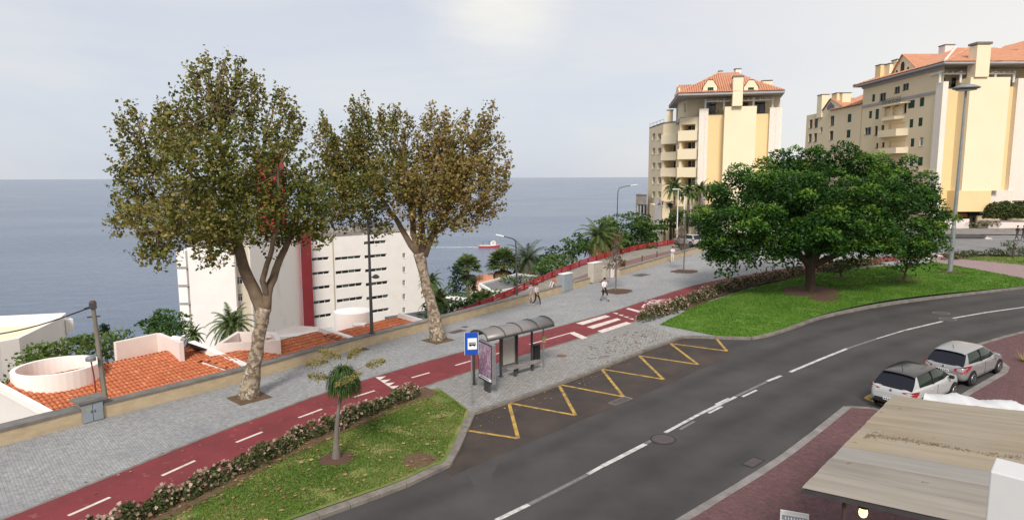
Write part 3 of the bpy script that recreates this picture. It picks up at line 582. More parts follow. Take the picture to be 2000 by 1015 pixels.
# ================================================================== BUILDINGS
def bar(b, P, o, u, n, s0, s1, z0, z1, d0, d1, mi=0):
    """box on a wall: along u from s0..s1, height z0..z1, out of the wall n from d0..d1"""
    q = [o + u * s + n * d for s, d in ((s0, d0), (s1, d0), (s1, d1), (s0, d1))]
    b.prism([(v.x, v.y) for v in q], z0, z1, mi); return b
class Wall:
    """one straight wall in plan, from P to Q; openings are given as photo-pixel rectangles or metres"""
    def __init__(s, P, Q, inside):
        s.P = Vector(P).to_2d(); s.Q = Vector(Q).to_2d(); s.L = (s.Q - s.P).length; s.u = (s.Q - s.P) / s.L
        n = Vector((s.u.y, -s.u.x)); s.n = n if (Vector(inside).to_2d() - s.P).dot(n) < 0 else -n
    def hit(s, px, py):
        d = ray(px, py); t = (s.P.dot(s.n)) / (d.xy.dot(s.n)); p = d * t; return ((p.xy - s.P).dot(s.u), H + p.z)
    def rect(s, x0, y0, x1, y1):
        ym, xm = (y0 + y1) / 2, (x0 + x1) / 2; a, c = s.hit(x0, ym)[0], s.hit(x1, ym)[0]; z1, z0 = s.hit(xm, y0)[1], s.hit(xm, y1)[1]
        return (min(a, c), max(a, c), z0, z1)
    def p3(s, a, z, d=0.0): q = s.P + s.u * a + s.n * d; return (q.x, q.y, z)
def facade(root, W, z0, z1, m, ops=(), name='wall', depth=.28, zt=None):
    """wall face with real openings; ops: (s0, s1, za, zb, kind)"""
    ops = [o for o in ops if o[1] > .05 and o[0] < W.L - .05]; ops = [(max(.03, o[0]), min(W.L - .03, o[1]), max(z0 + .02, o[2]), min(z1 - .02, o[3]), *o[4:]) for o in ops]
    ss = sorted({0, W.L, *[v for o in ops for v in o[:2]]}); zs = sorted({z0, z1, *[v for o in ops for v in o[2:4]]}); b = MB()
    for a, c in zip(ss, ss[1:]):
        for e, f in zip(zs, zs[1:]):
            mx, mz = (a + c) / 2, (e + f) / 2
            if not any(o[0] < mx < o[1] and o[2] < mz < o[3] for o in ops): b.add([W.p3(a, e), W.p3(c, e), W.p3(c, f), W.p3(a, f)], [(0, 1, 2, 3)])
    for o in ops:
        dp = 2.2 if o[4].startswith('loggia') else depth
        a, c, e, f = o[:4]
        for (p, q) in (((a, e), (c, e)), ((c, e), (c, f)), ((c, f), (a, f)), ((a, f), (a, e))):
            b.add([W.p3(*p), W.p3(*q), W.p3(*q, -dp), W.p3(*p, -dp)], [(0, 1, 2, 3)])
    wl = b.build(name, m, root)
    for o in ops: window(root, W, *o[:4], o[4], m, depth)
    return wl
def window(root, W, a, c, e, f, kind, wm, depth=.28):
    i = .004; O = (W.P, W.u, W.n); b = MB()
    def bb(s0, s1, z0, z1, d0, d1, mb): bar(mb, None, *O, s0, s1, z0, z1, d0, d1)
    if kind == 'shutter':
        mid = (a + c) / 2; bb(a + i, mid - .015, e + i, f - i, -.14, -.06, b); bb(mid + .015, c - i, e + i, f - i, -.14, -.06, b); o = b.build('shutter', 'shutter', root)
        b = MB(); nsl = 9
        for h_ in range(nsl):
            z = e + .08 + (f - e - .16) * h_ / (nsl - 1); bb(a + .06, mid - .06, z - .02, z + .02, -.058, -.03, b); bb(mid + .06, c - .06, z - .02, z + .02, -.058, -.03, b)
        b.build('louvre', 'shutter', o, kind='stuff'); b = MB(); b.add([W.p3(a, e, -depth), W.p3(c, e, -depth), W.p3(c, f, -depth), W.p3(a, f, -depth)], [(0, 1, 2, 3)]); b.build('backing', 'dark_void', o); return
    if kind.startswith('loggia'):
        b.add([W.p3(a, e, -2.19), W.p3(c, e, -2.19), W.p3(c, f, -2.19), W.p3(a, f, -2.19)], [(0, 1, 2, 3)]); o = b.build('loggia_wall', 'yellow' if kind == 'loggia_yellow' else wm, root)
        dw = (c - a); b = MB(); bb(a + dw * .15, a + dw * .95, e + .02, f - .12, -2.18, -2.12, b); d = b.build('balcony_door', 'glass', root); b = MB()
        for t_ in (.15, .42, .68, .95): bb(a + dw * t_ - .04, a + dw * t_ + .04, e + .02, f - .12, -2.14, -2.08, b)
        b.build('frame', 'frame_white', d); return
    fm = 'frame_dark' if kind == 'dark' else 'frame_white'; t_ = .07
    for s0, s1, z0, z1 in ((a + i, a + t_, e + i, f - i), (c - t_, c - i, e + i, f - i), (a + t_, c - t_, e + i, e + t_), (a + t_, c - t_, f - t_, f - i)): bb(s0, s1, z0, z1, -depth + .02, -depth + .12, b)
    nm = {'strip': max(3, round((c - a) / 1.5)), 'dark': 2}.get(kind, 2)
    for k in range(1, nm): s_ = a + (c - a) * k / nm; bb(s_ - .035, s_ + .035, e + t_, f - t_, -depth + .02, -depth + .11, b)
    if kind in ('bar', 'dark'): zq = e + (f - e) * .68; bb(a + t_, c - t_, zq - .03, zq + .03, -depth + .015, -depth + .105, b)
    o = b.build('window', fm, root)
    for k in range(nm):
        s0, s1 = a + (c - a) * k / nm, a + (c - a) * (k + 1) / nm; b = MB(); b.add([W.p3(s0, e, -depth + .03 + .004 * (k % 2)), W.p3(s1, e, -depth + .03 + .004 * (k % 2)), W.p3(s1, f, -depth + .03 + .004 * (k % 2)), W.p3(s0, f, -depth + .03 + .004 * (k % 2))], [(0, 1, 2, 3)]); b.build('pane', 'glass' if (k * 7 + int(a * 13)) % 3 else 'glass_blue', o)
    if kind in ('plain', 'bar', 'dark'): b = MB(); bb(a - .08, c + .08, e - .07, e - .003, -.02, .07, b); b.build('sill', 'frame_white' if kind != 'dark' else 'cap_grey', o)
def cap(root, poly, z, m, name='flat_roof'):
    b = MB(); p = [Vector(q).to_2d() for q in poly]; b.prism([(v.x, v.y) for v in p], z - .3, z); return b.build(name, m, root)
def tiles(root, A, B_, C_, D_, m, name='roof_tiles', pitch=.34, row=.55, lift=.05, **t):
    """roof slope as rows of half-round tiles: A-B eave (left to right), D-C ridge; quad may taper"""
    A, B_, C_, D_ = [Vector(v) for v in (A, B_, C_, D_)]; nr = max(2, int(((D_ + C_) / 2 - (A + B_) / 2).length / row)); nrm = (B_ - A).cross(D_ - A).normalized()
    if nrm.z < 0: nrm = -nrm
    L0 = max((B_ - A).length, (C_ - D_).length); nc = max(2, int(L0 / pitch)); seg = 4; b = MB()
    base = nrm * -.02; b.add([A + base, B_ + base, C_ + base, D_ + base], [(0, 1, 2, 3)])
    ud = (B_ - A).normalized(); Q0 = A
    for r_ in range(nr):
        t0, t1 = r_ / nr, min(1, (r_ + 1.12) / nr); l0, r0 = A.lerp(D_, t0), B_.lerp(C_, t0); l1, r1 = A.lerp(D_, t1), B_.lerp(C_, t1); w0 = (r0 - l0).length; w1 = (r1 - l1).length
        s_l = (l0 - Q0).dot(ud); k0 = math.ceil(s_l / pitch - .5); k1 = int((s_l + w0) / pitch)
        for k in range(k0, k1 + 1):
            sc = k * pitch + pitch / 2
            if sc < s_l + .05 or sc > s_l + w0 - .05: continue
            c0 = Q0 + ud * sc + (l0 - Q0 - ud * s_l); c1_ = c0 + (l1 - l0) - ud * ((l1 - l0).dot(ud)); hgt = pitch * .36; j = random.uniform(-.008, .012)
            vs = []
            for (c_, h_, w_) in ((c0, lift + .03, .5), (c1_, lift - .01, .42)):
                for q in range(seg + 1):
                    an = PI * q / seg; vs.append(c_ - ud * math.cos(an) * pitch * w_ + nrm * (math.sin(an) * hgt + h_ - .05 + j))
            b.add(vs, [(q, q + 1, seg + 2 + q, seg + 1 + q) for q in range(seg)] + [tuple(range(seg + 1))])
    return b.build(name, m, root, kind='stuff')
def chimney(root, c, sx, sy, z0, z1, m, rz=0, name='chimney', capm='cap_grey'):
    b = MB(); b.box((c[0], c[1], (z0 + z1) / 2), (sx, sy, z1 - z0), rz); o = b.build(name, m, root)
    b = MB(); b.box((c[0], c[1], z1 + .13), (sx + .16, sy + .16, .12), rz)
    for k in (-1, 1): b.box((c[0] + math.cos(rz) * k * (sx / 2 - .1), c[1] + math.sin(rz) * k * (sx / 2 - .1), z1 + .035), (.16, sy, .07), rz)
    b.build('chimney_cap', capm, o); return o
def box_on(root, W, s0, s1, z0, z1, d0, d1, m, name): b = MB(); bar(b, None, W.P, W.u, W.n, s0, s1, z0, z1, d0, d1); return b.build(name, m, root)
def ornate_rail(root, W, s0, s1, z0, z1, d):
    b = MB(); bar(b, None, W.P, W.u, W.n, s0, s1, z1 - .05, z1, d, d + .05); bar(b, None, W.P, W.u, W.n, s0, s1, z0, z0 + .05, d, d + .05); k = max(2, round((s1 - s0) / (z1 - z0)))
    for i in range(k + 1): s_ = s0 + (s1 - s0) * i / k; bar(b, None, W.P, W.u, W.n, s_ - .025, s_ + .025, z0, z1, d - .002, d + .045)
    for i in range(k):
        sc, zc, r_ = s0 + (s1 - s0) * (i + .5) / k, (z0 + z1) / 2, (z1 - z0) * .3; ring = [W.p3(sc + r_ * math.cos(2 * PI * q / 12), zc + r_ * math.sin(2 * PI * q / 12), d + .02) for q in range(13)]; b.tube(ring, .045, 5)
    return b.build('balcony_railing', 'dark_metal', root)
def pergola(root, W, spots, z0, z1, d, dback, s0, s1):
    for s_ in spots:
        b = MB(); q = W.p3(s_, z0, d); b.lathe(q, [(.16, 0), (.16, z1 - z0), (.2, z1 - z0 + .02), (.2, z1 - z0 + .12)], 10); b.lathe(q, [(.05, z1 - z0 + .12), (.17, z1 - z0 + .22), (.17, z1 - z0 + .36), (.05, z1 - z0 + .46)], 10); b.build('pergola_post', 'frame_white', root)
    b = MB(); bar(b, None, W.P, W.u, W.n, s0, s1, z1 - .08, z1 + .12, d - .09, d + .09); o = b.build('pergola_beam', 'frame_white', root)
    k = int((s1 - s0) / .8)
    for i in range(k + 1): s_ = s0 + (s1 - s0) * i / k; box_on(root, W, s_ - .06, s_ + .06, z1 + .125, z1 + .27, dback, d + .35, 'frame_white', 'pergola_rafter')

# ------------------------------------------------------------------ yellow tower block beside the sea
def PT(px, Y): q = at(px, 347, Y); return q.xy
A0, B0 = PT(1362, 101), PT(1522, 98.2); fu = (B0 - A0).normalized(); bk = Vector((-fu.y, fu.x))     # bk points away from the camera
rt = empty('apartment_tower', (*A0, g(A0.x)), 'yellow apartment tower with hipped tile roof and stacked curved balconies', 'building')
C_in = A0 + fu * 5 + bk * 8; ZB = g(A0.x) - 3
Wf = Wall(A0, B0, C_in); zp = Wf.hit(1390, 212)[1]; zr = Wf.hit(1395, 224)[1]
sL = lambda px: Wf.hit(px, 300)[0]
box_on(rt, Wf, 0, sL(1381), ZB, zp, -1.5, 0, 'stone', 'pilaster'); box_on(rt, Wf, sL(1500), Wf.L, ZB, zp - .1, -1.5, 0, 'stone', 'pilaster')
box_on(rt, Wf, sL(1411), sL(1472), ZB, zp + .05, -1.5, 1.5, 'cream_pale', 'centre_panel')
box_on(rt, Wf, sL(1381) + .003, sL(1411) - .003, ZB, zr, -1.6, -.7, 'yellow', 'recessed_panel'); box_on(rt, Wf, sL(1472) + .003, sL(1500) - .003, ZB, zr, -1.6, -.7, 'yellow', 'recessed_panel')
b = MB(); b.prism([tuple(A0 + fu * s_ + bk * d) for s_, d in ((.25, 1.5), (Wf.L - .25, 1.5), (Wf.L - .25, 16.5), (.25, 16.5))], ZB, zr - .3); b.build('core_wall', 'cream', rt)
# penthouse behind the pergola
ze = 22.3; Wp = Wall(A0 + bk * 2.6 - fu * .2, B0 + bk * 2.6, C_in + bk * 3)
facade(rt, Wp, zr - .3, ze - .2, 'cream', [(*Wp.rect(x0, 199, x1, 222), 'dark') for x0, x1 in ((1378, 1398), (1449, 1461), (1474, 1494))], name='penthouse_wall')
box_on(rt, Wf, sL(1424.5), sL(1443.5), zp + .06, Wf.hit(1434, 155)[1], .2, 2.15, 'cream_pale', 'chimney'); box_on(rt, Wf, sL(1424.5) - .1, sL(1443.5) + .1, Wf.hit(1434, 155)[1] + .003, Wf.hit(1434, 152)[1], .1, 2.25, 'cap_grey', 'chimney_cap')
pergola(rt, Wf, [sL(x) for x in (1375, 1411, 1468, 1505)], zp - .2, Wf.hit(1434, 197)[1], -.35, -2.55, sL(1375), sL(1505))
ornate_rail(rt, Wf, sL(1383), sL(1401), zr, zr + 1.0, -.75); ornate_rail(rt, Wf, sL(1474), sL(1492), zr, zr + 1.0, -.75)
# left return with its loggias and the lower wing behind
P1 = PT(1325, 104.5); P2 = PT(1323, 110); P3 = PT(1293, 113.5); P4 = PT(1266, 124.5); P5 = P4 + bk * 4 + fu * 3
Wa = Wall(A0 + bk * 1.4, P1, C_in + bk * 4); Wb_ = Wall(P2, P3, C_in + bk * 14); Wc = Wall(P3, P4, C_in + bk * 14)
zt = 19.2
def zy(x, y0, y1, x1): return (x, y0, x1, y1)
opsA = [(*Wa.rect(1330, y0, 1358, y1), 'loggia_yellow') for y0, y1 in ((243, 255), (276, 291), (312, 327), (347, 362))]
facade(rt, Wa, ZB, zt - .1, 'cream', opsA, name='side_wall')
for y0, y1 in ((255, 275), (291, 311), (327, 346), (362, 380)):
    r_ = Wa.rect(1326, y0, 1361, y1); box_on(rt, Wa, .02, Wa.L + .1, r_[2], r_[3], .0, .35, 'cream_pale', 'balcony_parapet')
facade(rt, Wall(P1, P2, C_in + bk * 14), ZB, zt - .1, 'cream', (), name='side_wall')
opsB = [(*Wb_.rect(1296, y0, 1320, y1), 'loggia') for y0, y1 in ((282, 297), (314, 328), (346, 361))]
facade(rt, Wb_, ZB, zt, 'cream', opsB, name='wing_wall')
for y0, y1 in ((263, 281), (297, 313), (328, 345)):
    r_ = Wb_.rect(1294, y0, 1322, y1); box_on(rt, Wb_, .05, Wb_.L - .05, r_[2], r_[3], .0, .4, 'cream_pale', 'balcony_parapet')
opsC = []
for (x0, x1) in ((1274, 1279.5), (1284.5, 1291)):
    for y0, y1 in ((261, 273), (289, 301), (318, 330), (346, 359), (374, 386)): opsC.append((*Wc.rect(x0, y0, x1, y1), 'plain'))
opsC.append((*Wc.rect(1269, 405, 1281, 422), 'strip'))
facade(rt, Wc, ZB - 8, zt, 'cream', opsC, name='wing_wall', depth=.5)
cap(rt, [P1, P2, P3, P4, P5, A0 + fu * 4 + bk * 16, A0 + fu * 2 + bk * 3], zt - .003, 'cap_grey')
b = MB(); b.tube([Vector((*P3, zt + .5)), Vector((*P4, zt + .5))], .04, 5); b.build('roof_rail', 'metal', rt)
for k in range(5): q = P3.lerp(P4, k / 4 * .98 + .01); MB().box((q.x + .1, q.y, zt + .25), (.05, .05, .5)).build('rail_post', 'metal', rt)
chimney(rt, P3 + (P4 - P3) * .05 + fu * 1.2, 1.0, 1.0, zt, zt + 1.9, 'cream', math.atan2(fu.y, fu.x))
# storeys under the eaves on the left, grey moulding
PH = [A0 + bk * 2.6 - fu * .2, PT(1337, 104.2), PT(1322, 108), PT(1317, 118)]
for a, c in zip(PH, PH[1:]):
    Wq = Wall(a, c, C_in + bk * 5); ops = [(*Wq.rect(1338.5, 243, 1341, 257), 'plain')] if False else []
    if a is PH[2]: ops = [(Wq.L * .25, Wq.L * .4, zt + .9, zt + 2.3, 'plain'), (Wq.L * .55, Wq.L * .7, zt + .9, zt + 2.3, 'plain')]
    if a is PH[1]: ops = [(Wq.L * .1, Wq.L * .3, zt + .8, zt + 2.2, 'plain')]
    facade(rt, Wq, zt - .1, ze - .25, 'cream', ops, name='upper_wall'); box_on(rt, Wq, -.05, Wq.L + .05, zt - .55, zt - .1, -.1, .35, 'greyband', 'moulding')
# roof
E = [at(1325, 189, 99.4), at(1533, 183.5, 96.4), Vector((*(B0 + bk * 18 + fu * 1.2), 0)), at(1306, 213, 118)]
for v in E: v.z = ze
b = MB(); b.prism([v.xy[:] for v in E], ze - .34, ze - .08); b.build('eave', 'greyband', rt)
apex1 = at(1404, 143, 106); apex2 = at(1424, 147, 108); zA = apex1.z; apex2.z = zA - .3
hipL = at(1380, 165, 104); gl0 = at(1331, 166, 105); gl0.z = hipL.z = (gl0.z + hipL.z) / 2
def up_(v, d=.0): return Vector((v.x, v.y, ze + d))
f0, f1, f2, f3 = [up_(v) for v in E]; midF = f0.lerp(f1, .28)
tiles(rt, f0, f1, apex2, apex1, 'roof', pitch=.33, row=.5); tiles(rt, f1, f2, apex2 + Vector((.01, 0, 0)), apex2, 'roof', pitch=.33, row=.5); tiles(rt, f2, f3, apex1, apex2, 'roof', pitch=.33, row=.5); tiles(rt, f3, f0, apex1, apex1 + Vector((.01, .01, 0)), 'roof', pitch=.33, row=.5)
# left gabled part of the roof
gz = gl0.z; e0 = f0.lerp(f3, .06) + fu.to_3d() * .3; e1 = f0.lerp(f3, .62) + fu.to_3d() * .3; rl = e0.lerp(e1, .5); rl.z = gz; rr = rl + fu.to_3d() * 6
tiles(rt, e0 - bk.to_3d() * .5 + fu.to_3d() * .0, e0 - bk.to_3d() * .5 + fu.to_3d() * 6, rr, rl, 'roof', pitch=.33, row=.5); tiles(rt, e1 + fu.to_3d() * 6, e1, rl, rr, 'roof', pitch=.33, row=.5)
b = MB(); b.add([e0 - bk.to_3d() * .5, e1, rl + Vector((0, 0, .1))], [(0, 1, 2)]); b.add([e0 - bk.to_3d() * .5 + fu.to_3d() * .3, e1 + fu.to_3d() * .3, rl + fu.to_3d() * .3 + Vector((0, 0, .1))], [(2, 1, 0)]); b.add([e0 - bk.to_3d() * .5, rl + Vector((0, 0, .1)), rl + fu.to_3d() * .3 + Vector((0, 0, .1)), e0 - bk.to_3d() * .5 + fu.to_3d() * .3], [(0, 1, 2, 3)]); b.build('gable_wall', 'cream_pale', rt)
def dormer(root, W, px0, px1, ptop, pbot, wx0, wx1, wy0, wy1, Yd, m, rm, peak=1.0, deep=4.0, dk='shutter'):
    """gabled dormer whose front stands on the wall line shifted back by Yd"""
    P, Q = W.P - W.n * Yd, W.Q - W.n * Yd; Wd = Wall(P, Q, W.P - W.n * (Yd + 10)); a, c, e, f = Wd.rect(px0, ptop, px1, pbot); f -= peak
    W2 = Wall(P + Wd.u * a, P + Wd.u * c, W.P - W.n * (Yd + 10)); r_ = W2.rect(wx0, wy0, wx1, wy1)
    facade(root, W2, e - .15, f, m, [(*r_, dk)], name='dormer_front', depth=.2)
    mid = (c - a) / 2; b = MB(); b.add([W2.p3(0, f), W2.p3(c - a, f), W2.p3(mid + (c - a) * .18, f + peak), W2.p3(mid - (c - a) * .18, f + peak)], [(0, 1, 2, 3)]); b.build('dormer_gable', m, root)
    b = MB(); b.add([W2.p3(0, e - .1), W2.p3(0, f), W2.p3(0, f, -deep), W2.p3(0, e - .1, -deep)], [(0, 1, 2, 3)]); b.add([W2.p3(c - a, e - .1), W2.p3(c - a, f), W2.p3(c - a, f, -deep), W2.p3(c - a, e - .1, -deep)], [(0, 1, 2, 3)]); b.build('dormer_cheek', m, root)
    b = MB(); pr = [(-.15, f - .05), (mid - (c - a) * .18, f + peak + .08), (mid + (c - a) * .18, f + peak + .08), (c - a + .15, f - .05)]
    for (p, q) in zip(pr, pr[1:]): b.add([W2.p3(*p, .1), W2.p3(*q, .1), W2.p3(*q, -deep), W2.p3(*p, -deep)], [(0, 1, 2, 3)])
    b.build('dormer_roof', rm, root)
dormer(rt, Wf, 1373.5, 1401, 157, 184, 1382, 1393.5, 169, 183, -1.85, 'cream_pale', 'roof'); dormer(rt, Wf, 1453, 1481, 157, 182, 1461, 1472.5, 166.5, 181, -1.85, 'cream_pale', 'roof')
q = at(1440, 150, 107.5); chimney(rt, q, .85, .85, q.z - 3, at(1440, 137, 107.5).z, 'white_wall'); q = at(1407, 146, 107); chimney(rt, q, .5, .5, q.z - 1, at(1407, 141, 107).z, 'pinkish'); q = at(1497, 172, 106); chimney(rt, q, 1.5, 1.2, q.z - 2, at(1497, 160, 106).z, 'cream_pale', math.atan2(fu.y, fu.x))
# low annex and stepped terrace at the foot
Q1, Q2 = PT(1243, 122), PT(1264, 120); Wg = Wall(Q1, Q2, Q2 + Vector((0, 9))); an = empty('annex', (*Q1, -3), 'low beige annex with blue glazing at the tower foot', 'building')
facade(an, Wg, -6, Wg.hit(1254, 380)[1], 'concrete', [(*Wg.rect(1244, 399, 1263, 421), 'strip')]); cap(an, [Q1, Q2, Q2 + Vector((0, 9)), Q1 + Vector((2, 9))], Wg.hit(1254, 380)[1] - .01, 'cap_grey'); facade(an, Wall(Q1, Q1 + Vector((2, 9)), Q2 + Vector((0, 5))), -6, Wg.hit(1254, 380)[1], 'concrete', name='side_wall')
T = [PT(1281, 106), PT(1295, 101), PT(1312, 100.5), PT(1340, 104)]; te = empty('terrace_block', (*T[1], g(T[1].x)), 'beige stepped terrace block with planters below the tower', 'building')
ztA, ztB = at(1281, 394, 106).z, at(1297, 404, 101).z
b = MB(); b.prism([*map(tuple, T), tuple(T[3] + Vector((0, 8))), tuple(T[0] + Vector((1, 9)))], -3, ztB); b.build('wall', 'cream', te); b = MB(); b.prism([tuple(v) for v in (PT(1296.5, 101.2), PT(1312, 100.8), PT(1312, 101.2), PT(1297, 101.6))], ztB, ztB + .8); b.build('parapet', 'cream_pale', te)
b = MB(); p, q = Vector((*T[0], 0)), Vector((*T[1], 0)); nn = Vector((-.12, -.25, 0)); b.add([(p.x, p.y, 2.5) , (q.x, q.y, 0.8), (q.x, q.y, ztB + .8), (p.x, p.y, ztA + .8)], [(0, 1, 2, 3)]); b.add([(p.x + nn.x, p.y + nn.y, 2.5), (q.x + nn.x, q.y + nn.y, .8), (q.x + nn.x, q.y + nn.y, ztB + .8), (p.x + nn.x, p.y + nn.y, ztA + .8)], [(3, 2, 1, 0)]); b.build('stair_parapet', 'pinkish', te)

# ------------------------------------------------------------------ long yellow block on the right
X2 = 61.4; G2 = g(X2); c00, c10, c11, c01 = Vector((X2, 95)), Vector((80, 95)), Vector((80, 116.5)), Vector((X2, 116.5)); inn = Vector((70, 105))
r2 = empty('apartment_block', (X2, 95, G2), 'long cream and yellow apartment block with green shutters behind the tall lamp', 'building')
Ws = Wall(c00, c01, inn); Wn = Wall(c00, c10, inn); zE = 25.75; zL = 24.0
def Z5(x0, y0, x1, y1, k): return (*Ws.rect(1680 + x0 / 4.06, 70 + y0 / 4.06, 1680 + x1 / 4.06, 70 + y1 / 4.06), k)
ops = [Z5(95, 465, 117, 523, 'shutter'), Z5(155, 455, 205, 515, 'dark'), Z5(272, 405, 315, 455, 'dark'), Z5(338, 380, 385, 430, 'dark'),
       Z5(70, 597, 93, 655, 'shutter'), Z5(120, 582, 148, 662, 'shutter'), Z5(193, 552, 235, 640, 'loggia'), Z5(258, 535, 303, 628, 'loggia'), Z5(345, 528, 368, 612, 'dark'), Z5(380, 512, 432, 575, 'shutter'), Z5(472, 490, 507, 560, 'shutter'),
       Z5(37, 728, 85, 782, 'dark'), Z5(115, 715, 138, 790, 'dark'), Z5(167, 708, 190, 755, 'dark'), Z5(225, 690, 355, 745, 'loggia_yellow'), Z5(390, 662, 420, 728, 'shutter'), Z5(460, 650, 494, 717, 'shutter'),
       Z5(125, 850, 142, 890, 'dark'), Z5(172, 845, 192, 882, 'dark'), Z5(225, 830, 360, 885, 'loggia_yellow'), Z5(398, 815, 428, 880, 'shutter'), Z5(470, 805, 500, 872, 'bar'), Z5(455, 962, 495, 1030, 'shutter'), Z5(390, 970, 420, 1035, 'shutter')]
facade(r2, Ws, G2, zE - .2, 'cream', ops, name='long_wall')
for (x0, y0, x1, y1, d) in ((180, 645, 350, 668, .9), (165, 745, 380, 800, 1.2), (165, 890, 380, 935, 1.2)):
    a, c, e, f, _ = Z5(x0, y0, x1, y1, ''); b = MB(); P = [Ws.p3(s_, 0, d_)[:2] for s_, d_ in ((a, 0), (a + 1.2, d), (c - 1.2, d), (c, 0))]; b.prism(P, e, f); b.build('curved_balcony', 'cream_pale', r2)
a, c, e, f, _ = Z5(180, 500, 400, 540, ''); b = MB(); b.prism([Ws.p3(s_, 0, d_)[:2] for s_, d_ in ((a, 0), (a + 1.2, .9), (c - 1.2, .9), (c, 0))], e - .2, e); b.build('curved_balcony', 'cream_pale', r2); ornate_rail(r2, Ws, a + 1.3, c - 1.3, e, e + .95, .78)
box_on(r2, Ws, 0, Ws.L, 21.75, 22.15, 0, .12, 'greyband', 'moulding'); box_on(r2, Ws, 0, Ws.L, zE - .75, zE - .25, 0, .3, 'greyband', 'cornice'); box_on(r2, Ws, 0, 4.2, 10.5, 10.75, 0, .35, 'cream_pale', 'ledge'); box_on(r2, Ws, Ws.L - 7, Ws.L, 11.2, 11.4, 0, .35, 'cream_pale', 'ledge')
sN = lambda px: Wn.hit(px, 250)[0]; zPil = Wn.hit(1830, 160)[1]; zRec = Wn.hit(1850, 172)[1]; zBot = Wn.hit(1900, 412)[1]
box_on(r2, Wn, -.25, sN(1843), G2, zPil, -1.2, .35, 'stone', 'pilaster'); box_on(r2, Wn, sN(1977), sN(2010), zBot + 1.5, zPil + .4, -1.2, .35, 'stone', 'pilaster')
box_on(r2, Wn, sN(1843) + .003, sN(1874) - .003, zBot, zRec, -1.6, -.9, 'yellow', 'recessed_panel'); box_on(r2, Wn, sN(1950) + .003, sN(1977) - .003, zBot, zRec + .2, -1.6, -.45, 'yellow', 'recessed_panel')
box_on(r2, Wn, sN(1874), sN(1950), Wn.hit(1900, 372)[1], zPil + .4, -1.6, 1.5, 'cream_pale', 'centre_panel'); box_on(r2, Wn, sN(1868), sN(1931), zBot, Wn.hit(1900, 372)[1] - .003, -1.6, 1.65, 'yellow', 'box_base'); box_on(r2, Wn, sN(1931) + .003, sN(1984), zBot + 1.1, Wn.hit(1900, 372)[1] - .003, -1.6, .6, 'stone', 'box_base')
fz = [(*Wn.rect(1996, y0, 2012, y1), 'dark') for y0, y1 in ((231, 250), (268, 288), (305, 325), (343, 361))]
Wn2 = Wall(c00 + Vector((sN(1984), .0)), Vector((86, 95)), inn); facade(r2, Wn2, G2, zPil + .4, 'cream', [(*Wn2.rect(1997, y0, 2013, y1), 'dark') for y0, y1 in ((231, 250), (268, 288), (305, 325), (343, 361), (381, 404))], name='end_wall')
b = MB(); b.prism([(X2 + .3, 96.7), (86, 96.7), (86, 116.2), (X2 + .3, 116.2)], G2 + .0, 21); b.build('core_wall', 'cream', r2)
Wpn = Wall(c00 + Vector((0, 3)), c10 + Vector((0, 3)), inn); facade(r2, Wpn, 21, zE - .2, 'cream', [(*Wpn.rect(x0, y0, x1, y1), 'dark') for x0, x1, y0, y1 in ((1826, 1846, 152, 168), (1858, 1868, 152, 170), (1899, 1921, 150, 170), (1932, 1952, 150, 170))], name='penthouse_wall')
box_on(r2, Wn, sN(1879), sN(1905), zPil + .403, Wn.hit(1890, 93)[1], .1, 1.8, 'cream_pale', 'chimney'); o = box_on(r2, Wn, sN(1879) - .12, sN(1905) + .12, Wn.hit(1890, 91.5)[1], Wn.hit(1890, 87)[1], 0, 1.9, 'cap_grey', 'chimney_cap')
pergola(r2, Wn, [sN(x) for x in (1831, 1871, 1938, 1974)], zPil - .1, Wn.hit(1890, 144)[1], -.3, -2.9, sN(1831), sN(1974)); ornate_rail(r2, Wn, sN(1845), sN(1860), zRec, zRec + .9, -1.1); ornate_rail(r2, Wn, sN(1953), sN(1974), zRec + .2, zRec + 1.1, -.7)
EV = [Vector((X2 - 1.1, 93.4, zE)), Vector((80, 93.4, zE)), Vector((80, 118, zE)), Vector((X2 - 1.1, 118, zE))]
b = MB(); b.prism([v.xy[:] for v in EV], zE - .3, zE - .06); b.build('eave', 'greyband', r2)
ra, rb = at(1866, 104, 103), at(1848, 106, 108); ra.z = rb.z = 29.3; rc = Vector((ra.x + 5, 106, 29.3))
tiles(r2, EV[0], EV[1], Vector((74, 103, 28.3)), ra, 'roof', pitch=.33, row=.5); tiles(r2, EV[3], EV[0], ra, rb, 'roof', pitch=.33, row=.5); tiles(r2, EV[2], EV[3], rb, Vector((74, 108, 29)), 'roof', pitch=.33, row=.5)
b = MB(); b.tube([EV[0] + Vector((0, 0, .12)), ra + Vector((0, 0, .15))], .16, 6); b.build('hip_tile', 'pinkish', r2)
# big gable with arched window on the long side
Wgz = Wall(c00 + Vector((.3, 0)), c01 + Vector((.3, 0)), inn); g0, g1 = Wgz.hit(1793, 140)[0], Wgz.hit(1742, 150)[0]; gp_s, gp_z = Wgz.hit(1766, 108)
b = MB(); b.add([Wgz.p3(g0, zE), Wgz.p3(g1, zE), Wgz.p3(gp_s + .8, gp_z), Wgz.p3(gp_s - .4, gp_z)], [(0, 1, 2, 3)]); b.build('gable_wall', 'cream_pale', r2)
b = MB()
for (s_, w_, zt_) in ((gp_s + .2, .5, gp_z - 1.0), (gp_s - 1.3, .28, gp_z - 2), (gp_s + 1.7, .28, gp_z - 2)): b.add([Wgz.p3(s_ - w_, zE + .4, .02), Wgz.p3(s_ + w_, zE + .4, .02), Wgz.p3(s_ + w_, zt_ - .4, .02), Wgz.p3(s_ + w_ * .6, zt_, .02), Wgz.p3(s_ - w_ * .6, zt_, .02), Wgz.p3(s_ - w_, zt_ - .4, .02)], [(0, 1, 2, 3, 4, 5)])
b.build('arched_window', 'dark_void', r2)
